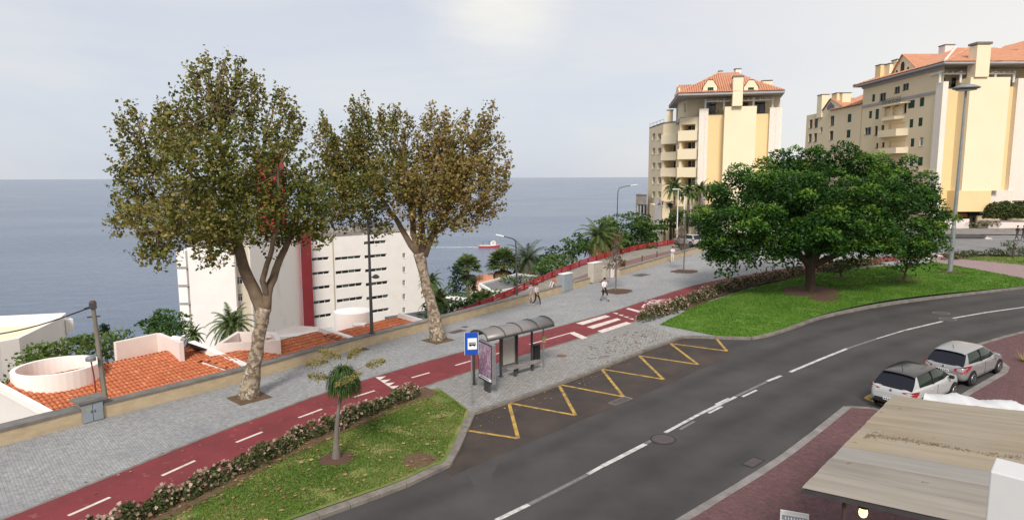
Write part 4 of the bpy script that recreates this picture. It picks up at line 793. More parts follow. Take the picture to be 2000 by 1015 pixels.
rg = Vector((X2 + 9, 0, 0)); p0, p1, p2 = [Vector(Wgz.p3(*v, .25)) for v in ((g0 - .3, zE + .1), (gp_s + .2, gp_z + .15), (g1 + .3, zE + .1))]; dx = Vector((9.5, 0, 0))
tiles(r2, p0, p0 + dx, p1 + dx, p1, 'roof', pitch=.33, row=.5); tiles(r2, p2 + dx, p2, p1, p1 + dx, 'roof', pitch=.33, row=.5)
for px, py, y2, Y, sx_, m in ((1848, 106, 91, 106, 1.5, 'pinkish'), (1722, 165, 129, 112.5, 1.6, 'yellow'), (1738, 160, 127, 111, 1.3, 'cream_pale'), (1752, 130, 119, 110, 1.0, 'cream_pale')):
    q = at(px, py, Y); chimney(r2, q, sx_, 1.6, q.z - 2, at(px, y2, Y).z, m)
# lower wing further back
w0, w1 = Vector((X2, 116.6)), Vector((X2 - .1, 138)); Wl = Wall(w0, w1, Vector((70, 125)))
r3 = empty('apartment_wing', (*w0, G2), 'lower cream wing with gabled end left of the long block', 'building')
def Z4(x0, y0, x1, y1, k): return (*Wl.rect(1550 + x0 / 6.343, 160 + y0 / 6.343, 1550 + x1 / 6.343, 160 + y1 / 6.343), k)
ops = [Z4(195, 470, 232, 575, 'dark'), Z4(258, 458, 298, 565, 'dark'), Z4(325, 562, 358, 628, 'plain'), Z4(455, 422, 502, 540, 'dark'), Z4(668, 400, 715, 500, 'shutter'), Z4(185, 645, 222, 748, 'dark'), Z4(250, 637, 288, 742, 'dark'), Z4(445, 608, 490, 718, 'dark'), Z4(655, 595, 703, 692, 'shutter'), Z4(645, 785, 690, 880, 'shutter')]
zW = Wl.hit(1575, 226)[1]; facade(r3, Wl, G2, zW, 'cream', ops, name='long_wall')
b = MB(); b.prism([(X2 + .8, 117), (76, 117), (76, 137.5), (X2 + .8, 137.5)], G2, zW - .02); b.build('core_wall', 'cream', r3)
gs, gz2 = Wl.hit(1624, 193)[0], Wl.hit(1624, 193)[1]; ga, gb = Wl.hit(1650, 205)[0], Wl.hit(1606, 215)[0]
b = MB(); b.add([Wl.p3(ga, zW), Wl.p3(gb, zW), Wl.p3(gs, gz2)], [(0, 1, 2)]); b.build('gable_wall', 'cream_pale', r3)
b = MB(); q = [Wl.hit(1550 + x / 6.343, 160 + y / 6.343) for x, y in ((415, 350), (505, 338), (505, 295), (462, 252), (418, 305))]; b.add([Wl.p3(*v, .03) for v in q], [(0, 1, 2, 3, 4)]); b.build('gable_window', 'glass', r3)
p0, p1, p2 = Vector(Wl.p3(ga - .3, zW, .3)), Vector(Wl.p3(gs, gz2 + .1, .3)), Vector(Wl.p3(gb + .3, zW, .3)); dx = Vector((8, 0, 0)); tiles(r3, p0, p0 + dx, p1 + dx, p1, 'roof', pitch=.33, row=.5); tiles(r3, p2 + dx, p2, p1, p1 + dx, 'roof', pitch=.33, row=.5)
tiles(r3, Vector((X2 - .4, 128, zW + .02)), Vector((X2 - .4, 116.7, zW + .02)), Vector((X2 + 6, 116.7, zW + 2.9)), Vector((X2 + 6, 128, zW + 2.9)), 'roof', pitch=.33, row=.5)
for px, py, y2, Y, sx_, m in ((1607, 215, 187, 132, 1.5, 'cream_pale'), (1636, 200, 184, 127, 1.4, 'yellow'), (1648, 200, 184, 126, 1.6, 'cream_pale')):
    q = at(px, py, Y); chimney(r3, q, sx_, 2.0, q.z - 1.5, at(px, y2, Y).z, m)
# neighbouring roof at the picture edge
r4 = empty('neighbour_block', (84, 100, G2), 'yellow neighbouring gable and tile roof at the right edge', 'building')
b = MB(); b.prism([(77.5, 101), (96, 101), (96, 118), (77.5, 118)], G2, 26.5); b.build('wall', 'yellow', r4)
za_ = at(1985, 125, 101).z; b = MB(); b.add([(77.5, 100.9, 26.5), (96, 100.9, 26.5), (86.5, 100.9, 32.2)], [(0, 1, 2)]); b.build('gable_wall', 'yellow', r4)
tiles(r4, Vector((76.4, 118, 26.2)), Vector((76.4, 100.2, 26.2)), Vector((86.5, 100.2, 32.4)), Vector((86.5, 118, 32.4)), 'roof', pitch=.33, row=.5); q = at(1964, 118, 104); chimney(r4, q, 2.0, 1.4, q.z - 2.5, at(1964, 101, 104).z, 'pinkish')
# shop under the overhang
Wsh = Wall(c00 + Vector((.5, 1.2)), c00 + Vector((sN(1931), 1.2)), inn); M['orange'] = pm('orange_awning', (.55, .22, .06), rough=.7); M['mural'] = pm('mural_marks', (.62, .56, .44), rough=.8)
sh = empty('corner_shop', (*Wsh.P, G2), 'dark shop front under the yellow overhang', 'shop'); facade(sh, Wsh, G2, zBot - .003, 'concrete', [(*Wsh.rect(1868, 424, 1884, 440), 'dark'), (*Wsh.rect(1895, 424, 1910, 446), 'dark')], name='shop_front')
box_on(sh, Wsh, sN(1880), sN(1902), zBot - .95, zBot - .45, .05, .7, 'orange', 'awning'); box_on(sh, Wsh, sN(1905), sN(1932), zBot - .7, zBot - .01, .0, .8, 'frame_dark', 'fascia'); box_on(sh, Wsh, sN(1908), sN(1915), G2, zBot - .72, .1, .5, 'concrete', 'pillar')
a, c, e, f = Wsh.rect(1868, 424, 1884, 440); b = MB()
box_on(sh, Wsh, a - .1, c + .1, e - .1, f + .1, .01, .06, 'black', 'mural_board')
for k in range(3):
    n = 18; r_ = (.22, .42, .62)[k]; ring = [Wsh.p3((a + c) / 2 + r_ * math.cos(2 * PI * i / n + k) * (.9 if k else 1), (e + f) / 2 + r_ * math.sin(2 * PI * i / n + k) * .8, .09) for i in range(n - 3)]; b.tube(ring, .045, 5)
b.build('mural', 'mural', sh)
hb = empty('garden_wall', (70, 91.5, G2), 'pinkish grey retaining wall under the clipped hedge', 'wall'); W0, W1 = at(1930, 440, 92).xy, at(2120, 440, 90).xy; b = MB(); b.prism([tuple(W0), tuple(W1), tuple(W1 + Vector((0, 2))), tuple(W0 + Vector((0, 2)))], G2 - .2, at(1960, 433, 91).z); b.build('body', 'pinkish', hb); b = MB(); zc = at(1960, 433, 91).z; b.prism([tuple(W0 - Vector((.1, .1))), tuple(W1 - Vector((-.1, .1))), tuple(W1 + Vector((0, .4))), tuple(W0 + Vector((0, .4)))], zc + .003, zc + .12); b.build('coping', 'kerb_pale', hb)
b = MB(); W3 = Wall(at(1815, 447, 93.5).xy, at(1892, 447, 93.5).xy, inn); bar(b, None, W3.P, W3.u, W3.n, 0, W3.L, G2 - .2, G2 + 1.3, -.3, 0); b.build('low_wall', 'pinkish', None, origin=(*W3.P, G2), label='low pinkish wall in front of the shop', cat='wall')

# ------------------------------------------------------------------ white block below the street, with its red tower
PL = [PT(356, 106), PT(448, 108), PT(451, 109.5), PT(477, 110.5), PT(480, 109), PT(580, 123)]
V0 = PT(602, 128.5); V1 = PT(756, 140); V2 = PT(826, 146)
r5 = empty('white_block', (*PL[0], -26), 'white multi-storey block with ribbon windows below the street', 'building'); inn5 = Vector((-45, 150)); Zb = -27; zl = -.9; zr5 = -1.6
for i, (a, c) in enumerate(zip(PL, PL[1:])):
    W5 = Wall(a, c, inn5); ops = []
    if i == 2: ops = [(*W5.rect(454, y0, 474, y1), 'bar') for y0, y1 in ((507, 521), (541, 555.5), (574, 589), (608, 623), (641, 656))]
    facade(r5, W5, Zb, zl, 'beige_infill' if i == 2 else ('white_stain' if i == 4 else 'white_wall'), ops)
W5 = Wall(V0, V1, inn5); f5 = lambda x, y: (560 + x / 4.229, 420 + y / 4.229); ops = []
for x0, x1, rows in ((200, 350, ((348, 376), (466, 492), (584, 612), (702, 730), (818, 846), (936, 964))), (400, 615, ((340, 366), (452, 480), (567, 596), (682, 711), (800, 828))), (645, 828, ((212, 240), (324, 352), (438, 466), (550, 579), (664, 693), (776, 803)))):
    for y0, y1 in rows:
        a, c = f5(x0 + (y0 - 360) * .045, y0), f5(x1 + (y0 - 360) * .045, y1); dd = 3
        ops.append((*W5.rect(a[0], a[1] , c[0], c[1]), 'strip'))
facade(r5, W5, Zb, zr5, 'white_wall', ops, depth=.35)
W6 = Wall(V1, V2, inn5); facade(r5, W6, Zb, zr5, 'white_wall', [(*W6.rect(786.5, y0, 792, y1), 'plain') for y0, y1 in ((494, 504), (521, 532), (547, 558), (573.5, 585), (600, 610.5))], name='end_wall')
facade(r5, Wall(V2, V2 + Vector((-3, 16)), inn5), Zb, zr5, 'white_wall', (), name='side_wall')
cap(r5, [V0, V1, V2, V2 + Vector((-3, 16)), V0 + Vector((-10, 16))], zr5 - .003, 'concrete'); cap(r5, [*PL, PL[-1] + Vector((-6, 18)), PL[0] + Vector((-6, 18))], zl - .003, 'concrete'); b = MB()
facade(r5, Wall(PL[0], PL[0] + Vector((-3, 10)), inn5), Zb, zl, 'white_wall', (), name='side_wall')
for k in range(5): z = -4.5 - k * 3.0; MB().box((PL[0].x - 1.0, PL[0].y + 1.5, z), (1.9, 3.2, .22)).build('balcony_slab', 'greyband', r5); MB().box((PL[0].x - 1.1, PL[0].y + 1.3, z + 1.45), (1.5, 2.6, 2.6)).build('balcony_screen', 'white_wall', r5)
box_on(r5, W5, W5.L * .02, W5.L * .66, zr5, zr5 + .55, -3.5, -.2, 'concrete', 'roof_parapet'); box_on(r5, W5, W5.L * .66, W5.L * 1.0, zr5, zr5 + 1.5, -5, -.02, 'concrete', 'roof_room'); box_on(r5, W5, W5.L * .655, W5.L * 1.01, zr5 + 1.5, zr5 + 1.9, -5.3, .15, 'grey_roof', 'roof_slab')
b = MB(); q = W5.p3(W5.L * .255, 0, .1); b.tube([(q[0], q[1], Zb), (q[0], q[1], zr5 + .3)], .12, 6); b.build('downpipe', 'beige_infill', r5)
r6 = empty('red_stair_tower', (*PT(590, 125), -26), 'red stair tower rising behind the tall tree', 'tower')
a, c = PT(581.5, 122), PT(602, 127.5); b = MB(); dv = Vector((-3, 9)); b.prism([tuple(a), tuple(c), tuple(c + dv), tuple(a + dv)], Zb, at(590, 440, 124).z); b.build('fin_wall', 'red_paint', r6)
a, c = PT(503, 132), PT(556, 135); b = MB(); dv = Vector((-3, 7)); b.prism([tuple(a), tuple(c), tuple(c + dv), tuple(a + dv)], -1, at(540, 300, 134).z); b.build('shaft', 'red_paint', r6)
b = MB(); p, q, r_ = at(600, 470, 139), at(655, 470, 143), at(618, 438, 141); b.add([p, q, r_, p + Vector((-2, 8, 0)), q + Vector((-2, 8, 0)), r_ + Vector((-2, 8, 0))], [(0, 1, 2), (5, 4, 3), (0, 2, 5, 3), (1, 4, 5, 2)]); b.build('gable', 'white_wall', r6)

# ------------------------------------------------------------------ row houses just below the wall (terracotta roofs)
i1 = wi(0, 871); i2 = wi(475, 745); i3 = wi(800, 653); wu = (WALL[i2] - WALL[i1]).normalized(); wn = Vector((-wu.y, wu.x)); O1 = WALL[i1]
wu2 = (WALL[i3] - WALL[i2]).normalized(); wn2 = Vector((-wu2.y, wu2.x)); O2 = WALL[i2]
def UV(O, u, n, px, py, z): q = hz(px, py, z).xy - O; return q.dot(u), q.dot(n)
def L3(O, u, n, s_, d, z): q = O + u * s_ + n * d; return Vector((q.x, q.y, z))
def rowhouse(O, u, n, s0, s1, dE, zEv, dR, zR, label, sl=0.0, base=-8):
    """sl shifts the ridge along the row (the verges run askew)"""
    root = empty('row_house', L3(O, u, n, s0, dE, base), label, 'house', 'terracotta-roofed row houses below the wall')
    P = lambda s_, d, z: L3(O, u, n, s_, d, z)
    tiles(root, P(s0, dE, zEv), P(s1, dE, zEv), P(s1 + sl, dR, zR), P(s0 + sl, dR, zR), 'roof_hot', pitch=.215, row=.36)
    tiles(root, P(s1 + sl, dR + 5, zR - 1.6), P(s0 + sl, dR + 5, zR - 1.6), P(s0 + sl, dR + .02, zR), P(s1 + sl, dR + .02, zR), 'roof_hot', pitch=.215, row=.36)
    b = MB()
    for s_ in (s0, s1):
        vs = [P(s_ + (.1 if s_ == s0 else -.1), dE + .1, base), P(s_ + sl + (.1 if s_ == s0 else -.1), dR + 5, base), P(s_ + sl + (.1 if s_ == s0 else -.1), dR + 5, zR - 1.75), P(s_ + sl + (.1 if s_ == s0 else -.1), dR, zR - .12), P(s_ + (.1 if s_ == s0 else -.1), dE + .1, zEv - .12)]; b.add(vs, [(0, 1, 2, 3, 4)])
    vs = [P(s0 + .1, dE + .15, base), P(s1 - .1, dE + .15, base), P(s1 - .1, dE + .15, zEv - .12), P(s0 + .1, dE + .15, zEv - .12)]; b.add(vs, [(0, 1, 2, 3)]); b.build('wall', 'white_wall', root); return root, P
def verge(root, P, s_, sl, dE, zEv, dR, zR, wd=.3):
    b = MB(); b.beam(P(s_, dE, zEv + .2), P(s_ + sl, dR, zR + .2), wd, .3); return b.build('verge', 'white_wall', root)
dR, zR, dE, zEv = 9.2, 0.0, 1.0, -1.9
sa, _ = UV(O1, wu, wn, 193, 708, 0); sL0, dl = UV(O1, wu, wn, 118, 800, -1.5); sv, dv_ = UV(O1, wu, wn, 448, 717, -1.7); sr, _ = UV(O1, wu, wn, 359, 672, 0)
h1, P = rowhouse(O1, wu, wn, sL0 - .2, sv + .1, dE, zEv, dR, zR, 'near terracotta roof with white round tower beside the meter cupboard', sl=(sr - sv))
verge(h1, P, sv, sr - sv, dE, zEv, dR, zR, .4); verge(h1, P, sL0 - .2, sr - sv, dE, zEv, dR, zR, .3)
# round tower wall at the left end
cc = hz(111, 713, .5); rr_ = (hz(33, 716, .5) - hz(189, 712, .5)).length / 2; n = 40; b = MB()
ring = lambda r_, z: [(cc.x + r_ * math.cos(2 * PI * k / n), cc.y + r_ * math.sin(2 * PI * k / n), z) for k in range(n)]
prof = [(rr_, -9), (rr_, .5), (rr_ - .22, .5), (rr_ - .22, -1.5)]; b.add([v for r_, z in prof for v in ring(r_, z)], [(i * n + k, i * n + (k + 1) % n, (i + 1) * n + (k + 1) % n, (i + 1) * n + k) for i in range(3) for k in range(n)]); b.build('round_tower', 'white_wall', h1, sm=False)
b = MB(); b.add(ring(rr_ - .22, -.45), [tuple(range(n))]); b.build('tower_roof', 'pinkish', h1)
b = MB(); w_0 = hz(47, 819, -1.0); b.add([hz(36, 735, .45), hz(122, 803, -1.25), Vector((*hz(122, 803, -1.25).xy, -8)), Vector((*hz(36, 735, .45).xy, -8))], [(3, 2, 1, 0)]); b.build('flank_wall', 'white_wall', h1)
def open_box(root, corners, z0, z1, m, th=.25, floor=None, fm='pinkish'):
    p = [Vector(c).to_2d() for c in corners]; n = len(p); ce = sum(p, Vector((0, 0))) / n; q = [v + (ce - v).normalized() * th * 1.5 for v in p]; b = MB()
    b.add([(*v, z0) for v in p] + [(*v, z1) for v in p] + [(*v, z1) for v in q] + [(*v, z0) for v in q], [(k * n + i, k * n + (i + 1) % n, (k + 1) * n + (i + 1) % n, (k + 1) * n + i) for k in range(3) for i in range(n)]); o = b.build('terrace_parapet', m, root)
    b = MB(); b.add([(*v, floor if floor is not None else z1 - .9) for v in q], [tuple(range(n))]); b.build('terrace_floor', fm, root); return o
ta, tb_, tcx = hz(224, 668, .8), hz(309, 650, .8), hz(354, 668, .8); b = MB(); b.beam(ta - Vector((0, 0, 2)), tb_ - Vector((0, 0, 2)), .25, 4.0); b.beam(tb_ - Vector((0, 0, 2.002)), tcx - Vector((0, 0, 2.002)), .25, 4.0); b.build('terrace_parapet', 'pinkish', h1)
# solar water heater on the first roof
sw = P(sr - 1.4, dR - 1.0, -.2); sh_ = empty('solar_heater', sw, 'solar water heater on a frame on the terracotta roof', 'solar heater')
q0, q1, q2, q3 = hz(365, 668, .75), hz(437, 692, -.55), hz(432, 697, -.85), hz(361, 674, .35)
b = MB(); b.add([q0, q1, q2, q3, q0 - Vector((0, 0, .1)), q1 - Vector((0, 0, .1)), q2 - Vector((0, 0, .1)), q3 - Vector((0, 0, .1))], [(0, 3, 2, 1), (4, 5, 6, 7), (0, 1, 5, 4), (1, 2, 6, 5), (2, 3, 7, 6), (3, 0, 4, 7)]); b.build('collector', 'glass', sh_)
b = MB(); b.tube([hz(338, 661, .75), hz(356, 664, .7)], .19, 12); b.build('tank', 'white_wall', sh_)
for px, py, y2 in ((364, 672, 705), (386, 680, 712), (392, 700, 716)): q = hz(px, py, .2 if px < 380 else -.3); b = MB(); b.beam(q, q + Vector((.0, -.2, -1.2)), .05, .05); b.build('leg', 'metal', sh_)
b = MB(); b.beam(hz(390, 716, -1.45), hz(425, 690, -.5), .05, .05); b.build('strut', 'metal', sh_)
# second and third houses
sv2, _ = UV(O2, wu2, wn2, 656, 668, -1.7); sr2, _ = UV(O2, wu2, wn2, 611, 645, -.25); s20, _ = UV(O2, wu2, wn2, 452, 716, -1.7)
h2, P = rowhouse(O2, wu2, wn2, s20 - .5, sv2, dE, zEv, 6.6, -.25, 'middle terracotta roof with white verge and roof terrace', sl=sr2 - sv2); verge(h2, P, sv2, sr2 - sv2, dE, zEv, 6.6, -.25, .4)
open_box(h2, [hz(422, 672, .25).xy, hz(548, 664, .25).xy, hz(540, 648, .25).xy, hz(462, 647, .25).xy], -7, .25, 'pinkish'); b = MB(); b.add([hz(500, 660, .1), hz(660, 652, -.6), hz(655, 640, -.6), hz(575, 635, .3)], [(0, 1, 2, 3)]); b.build('lean_to_wall', 'white_wall', h2)
sv3, _ = UV(O2, wu2, wn2, 795, 634, -1.7); sr3, _ = UV(O2, wu2, wn2, 768, 618, -.3)
h3, P = rowhouse(O2, wu2, wn2, sv2 + .2, sv3, dE, zEv, 5.6, -.3, 'far terracotta roof with white drum tower beside the lamp post', sl=sr3 - sv3); verge(h3, P, sv3, sr3 - sv3, dE, zEv, 5.6, -.3, .4)
p, q = hz(651, 622, -.4), hz(726, 622, -.4); cc = (p + q) / 2 + Vector((-.5, 2.2, 0)); rr_ = (p - q).length / 2; b = MB(); b.lathe((cc.x, cc.y, -8), [(rr_, 0), (rr_, 7.75), (rr_ - .3, 7.8), (.02, 7.95)], 36); b.build('drum_tower', 'white_wall', h3)
q = at(702, 640, 45); chimney(h3, q, .7, .6, q.z - 1.2, q.z + .1, 'white_wall', capm='white_wall')
q = hz(818, 622, -1.2); b = MB(); b.box((q.x, q.y + 1, -1.5), (3.8, 5, .2), R(40)); gr = empty('grey_lean_to', (q.x, q.y + 1, -6), 'grey flat roof beyond the last terracotta roof', 'roof'); b.build('roof_sheet', 'grey_roof', gr); b = MB(); b.box((q.x, q.y + 1, -3.9), (3.5, 4.7, 4.55), R(40)); b.build('wall', 'white_wall', gr)
# white house at the left edge
hl = [hz(-160, 700, 0), hz(0, 667, 0), hz(37, 660, 0), hz(116, 622, 0), hz(129, 610.5, 0), hz(0, 616.5, 0), hz(-160, 628, 0)]
r7 = empty('white_house', (*hl[2].xy, -10), 'white flat-roofed house with curved parapet at the left edge', 'house')
o = open_box(r7, [v.xy for v in hl], -12, 0, 'white_wall', th=.22, floor=-.75, fm='cream_pale'); Wh = Wall(hl[2].xy, hl[3].xy, hl[5].xy)
q = hz(3, 714, -2.2); MB().box((q.x - .3, q.y - .2, -3.2), (.7, .9, 1.5), R(60)).build('window', 'red_dark', r7); b = MB(); b.box((hl[4].x + .3, hl[4].y - .3, -.9), (.6, .5, 1.0), R(-40)); b.build('corner_block', 'white_wall', r7)
b = MB(); q = hz(20, 785, -7); b.box((q.x, q.y, -7.2), (5, 3, .3), R(50)); b.build('yard_wall', 'concrete', None, origin=(q.x, q.y, -7.2), label='grey yard slab below the white house', kind='structure')
# garden sheds and roofs below the lane
gh = empty('garden_pavilion', at(1000, 560, 70), 'grey flat-roofed pavilion with white roof edges behind the red railing', 'house')
zq = at(1010, 537, 74).z; pts = [at(937, 556, 66), at(1012, 536, 76), at(1058, 541, 79), at(1050, 556, 70), at(965, 572, 64)]
b = MB(); b.add([pts[0], pts[4], pts[3], pts[2], pts[1]], [(0, 1, 2, 3, 4)]); b.build('roof_sheet', 'grey_roof', gh); b = MB()
for p, q in zip(pts, pts[1:] + pts[:1]): b.beam(p + Vector((0, 0, .06)), q + Vector((0, 0, .06)), .28, .2)
b.build('roof_edge', 'frame_white', gh)
for v in pts: MB().box((v.x, v.y, v.z - 2.4), (.3, .3, 4.8)).build('column', 'white_wall', gh)
b = MB(); b.prism([tuple(v.xy.lerp(gh.location.xy, .12)) for v in pts], -9, pts[4].z - .6); b.build('wall', 'white_wall', gh)
gr = empty('garden_house', at(940, 560, 82), 'garden house with orange tiled roof beside the fan palms', 'house'); pts = [at(920, 567, 76), at(966, 560, 76), at(962, 532, 84), at(917, 541, 84)]; tiles(gr, *pts, 'roof', pitch=.4, row=.6); b = MB(); b.prism([tuple(v.xy) for v in pts], -12, pts[0].z - .15); b.build('wall', 'white_wall', gr)
for k, (px, py, Y, lab) in enumerate(((867, 583, 62, 'small white shed left of the conifer'), (897, 590, 58, 'white garden wall below the conifer'), (955, 588, 58, 'pale green garden roof beside the railing'))):
    q = at(px, py, Y); MB().box((q.x, q.y, q.z - 1.2), (3.2, 2.4, 2.6), R(35)).build('garden_shed', ('white_wall', 'white_wall', 'cabinet')[k], None, origin=(q.x, q.y, q.z - 2.5), label=lab, cat='shed', bevel=.04)

# ================================================================== VEGETATION
def npv(v): return np.array((v[0], v[1], v[2]), dtype=float)
def limb(b, pts, r0, r1, n=9, jit=.04):
    P = smooth([Vector(p) for p in pts], .35); k = len(P)
    P = [p + Vector((random.uniform(-jit, jit), random.uniform(-jit, jit), 0)) if 0 < i < k - 1 else p for i, p in enumerate(P)]
    b.tube(P, [r0 + (r1 - r0) * (i / (k - 1)) ** .8 for i in range(k)], n); return P
def sprigs(lobes, Y0, per, leaf, sprig=(.4, .85), nl=11, up_=.75, depth=1.0, seed=0, hollow=.35):
    """leaf-bearing shoots filling lobes given as (px, py, rx, ry, dY[, tint]) in photo pixels at distance Y0"""
    rng = np.random.default_rng(seed); Cs, Ds, Ts = [], [], []; allc = np.mean([npv(at(l[0], l[1], Y0 + l[4])) for l in lobes], axis=0); twigs = []
    for l in lobes:
        px, py, rx, ry, dY = l[:5]; rx *= .88; ry *= .86; py += 12; t0 = l[5] if len(l) > 5 else .45; c = npv(at(px, py, Y0 + dY)); s_ = (Y0 + dY) / F; a, h_ = rx * s_, ry * s_; d_ = (a + h_) / 2 * depth
        n = max(12, int(per * 1.25 * a * h_ * d_ ** .5)); v = rng.normal(size=(n, 3)); v /= np.linalg.norm(v, axis=1, keepdims=True); r_ = rng.uniform(hollow ** 3, 1, (n, 1)) ** (1 / 3)
        p = c + v * r_ * np.array([a, d_, h_]); out = p - allc; out /= np.linalg.norm(out, axis=1, keepdims=True) + 1e-6
        d = out * .55 + rng.normal(size=(n, 3)) * .35 + np.array([0, 0, up_]); d /= np.linalg.norm(d, axis=1, keepdims=True); L = rng.uniform(*sprig, (n, 1))
        tt = np.clip(t0 + rng.normal(size=(n, 1)) * .16, 0, 1)
        for k in range(nl):
            f = (k + .5) / nl; Cs.append(p + d * L * f + rng.normal(size=(n, 3)) * leaf * (1.25 - .6 * f)); Ds.append(d); Ts.append(np.clip(tt + rng.normal(size=(n, 1)) * .11, 0, 1))
        twigs += [(p[i], p[i] + d[i] * L[i]) for i in range(0, n, 6)]
    return np.concatenate(Cs), np.concatenate(Ds), np.concatenate(Ts)[:, 0], twigs
def plane_tree(base, trunk, limbs, lobes, Y0, label, lm, seed, leaf, per):
    root = empty('plane_tree', base, label, 'tree'); b = MB(); k = len(trunk[0]); P = smooth([Vector(p) for p in trunk[0]], .3); m = len(P); rr = trunk[1]
    b.tube([p + Vector((random.uniform(-.03, .03), random.uniform(-.03, .03), 0)) for p in P], [np.interp(i / (m - 1), np.linspace(0, 1, len(rr)), rr) for i in range(m)], 14); b.v = [tuple(Vector(v) + Vector((math.sin(v[2] * 5 + v[0] * 9), math.cos(v[2] * 6.3 + v[1] * 8), 0)) * .022) for v in b.v]; b.build('trunk', 'bark_plane', root, sm=True)
    ends = []
    for pts, r0, r1 in limbs: b = MB(); Q = limb(b, pts, r0, r1); b.build('limb', 'bark_upper', root, sm=True); ends += Q[len(Q) // 3::3]
    C, D, T, tw = sprigs(lobes, Y0, per, leaf, seed=seed); b = MB(); rg = random.Random(seed)
    for l in lobes:
        c = at(l[0], l[1], Y0 + l[4])
        for _ in range(4):
            tgt = c + Vector((rg.uniform(-.7, .7) * l[2], rg.uniform(-.7, .7) * l[2], rg.uniform(-.6, .6) * l[3])) * (Y0 / F); s0 = min(ends, key=lambda e: (e - tgt).length + rg.uniform(0, 1.2)); mid = s0.lerp(tgt, .5) + Vector((rg.uniform(-.3, .3), rg.uniform(-.3, .3), -.15)); b.tube(smooth([s0, mid, tgt], .6), [.038 - .028 * i / max(1, len(smooth([s0, mid, tgt], .6)) - 1) for i in range(len(smooth([s0, mid, tgt], .6)))], 5)
    for a, c in tw[::2]: b.tube([a, c], [.014, .006], 3, cap=False)
    b.build('branches', 'bark_upper', root, kind='stuff'); A, B_ = leaves_at(C, leaf, .4, .8, D); leaf_mesh('crown', C, A, B_, T, lm, root); return root
b1 = up(487, 775); Y1 = b1.y
plane_tree(b1, ([b1 - Vector((0, 0, .15)), b1 + Vector((0, 0, .25)), at(491, 735, Y1), at(502, 680, Y1), at(510, 630, Y1), at(516, 600, Y1)], [.52, .40, .31, .28, .28, .34]),
  [([at(514, 612, Y1), at(495, 565, Y1), at(476, 525, Y1 - .2), at(463, 470, Y1 - .3), at(448, 400, Y1), at(432, 300, Y1 + .3), at(428, 220, Y1)], .33, .06), ([at(519, 606, Y1), at(527, 560, Y1 + .2), at(548, 505, Y1 + .5), at(572, 450, Y1 + .8), at(590, 380, Y1 + 1), at(600, 330, Y1 + 1)], .25, .05), ([at(524, 585, Y1 + .1), at(514, 548, Y1 - .2), at(522, 515, Y1 - .5), at(535, 470, Y1 - 1), at(545, 400, Y1 - 1.2), at(540, 320, Y1 - 1)], .15, .05), ([at(466, 480, Y1), at(400, 430, Y1 + 1), at(340, 380, Y1 + 1.6), at(290, 320, Y1 + 1.5)], .14, .04), ([at(470, 500, Y1), at(420, 470, Y1 - 1.2), at(340, 450, Y1 - 1.8), at(280, 450, Y1 - 1.5)], .12, .03), ([at(450, 410, Y1), at(500, 340, Y1 + 1.5), at(520, 260, Y1 + 1.8)], .12, .03)],
  [(405, 205, 62, 70, .5, .42), (465, 205, 58, 66, .8, .42), (345, 260, 60, 55, 0, .45), (270, 285, 36, 62, .6, .52), (285, 345, 58, 52, 1, .5), (380, 320, 80, 70, -1.6, .42), (460, 310, 80, 80, -1.8, .36), (545, 255, 36, 60, .8, .45), (545, 330, 62, 72, .4, .36), (300, 425, 70, 52, -.6, .5), (275, 395, 45, 45, 1.0, .5), (380, 420, 85, 60, -1.9, .46), (480, 405, 85, 68, -1.6, .30), (570, 400, 60, 65, -.3, .25), (610, 390, 38, 55, .5, .26), (425, 400, 110, 80, 2.2, .4), (330, 470, 62, 38, -1.2, .45), (300, 500, 38, 24, -.8, .5), (420, 470, 50, 36, -1.5, .42), (540, 450, 60, 32, .9, .28), (600, 455, 40, 28, .3, .28), (350, 255, 45, 50, 1.5, .5), (415, 490, 28, 26, -1.5, .4)] + [(x, y, 11, 26, dy, .48) for x, y, dy in ((377, 150, 0), (405, 132, .6), (436, 128, .2), (468, 140, .5), (500, 165, .3), (270, 215, .6), (245, 240, .4), (325, 215, .3), (540, 185, .8), (560, 215, .6), (575, 250, .7), (235, 330, .2), (235, 430, 0))],
  Y1, 'tall green plane tree with mottled trunk beside the near terracotta roof', 'leaf_plane', 3, .078, 72)
b2 = up(855, 663); Y2 = b2.y
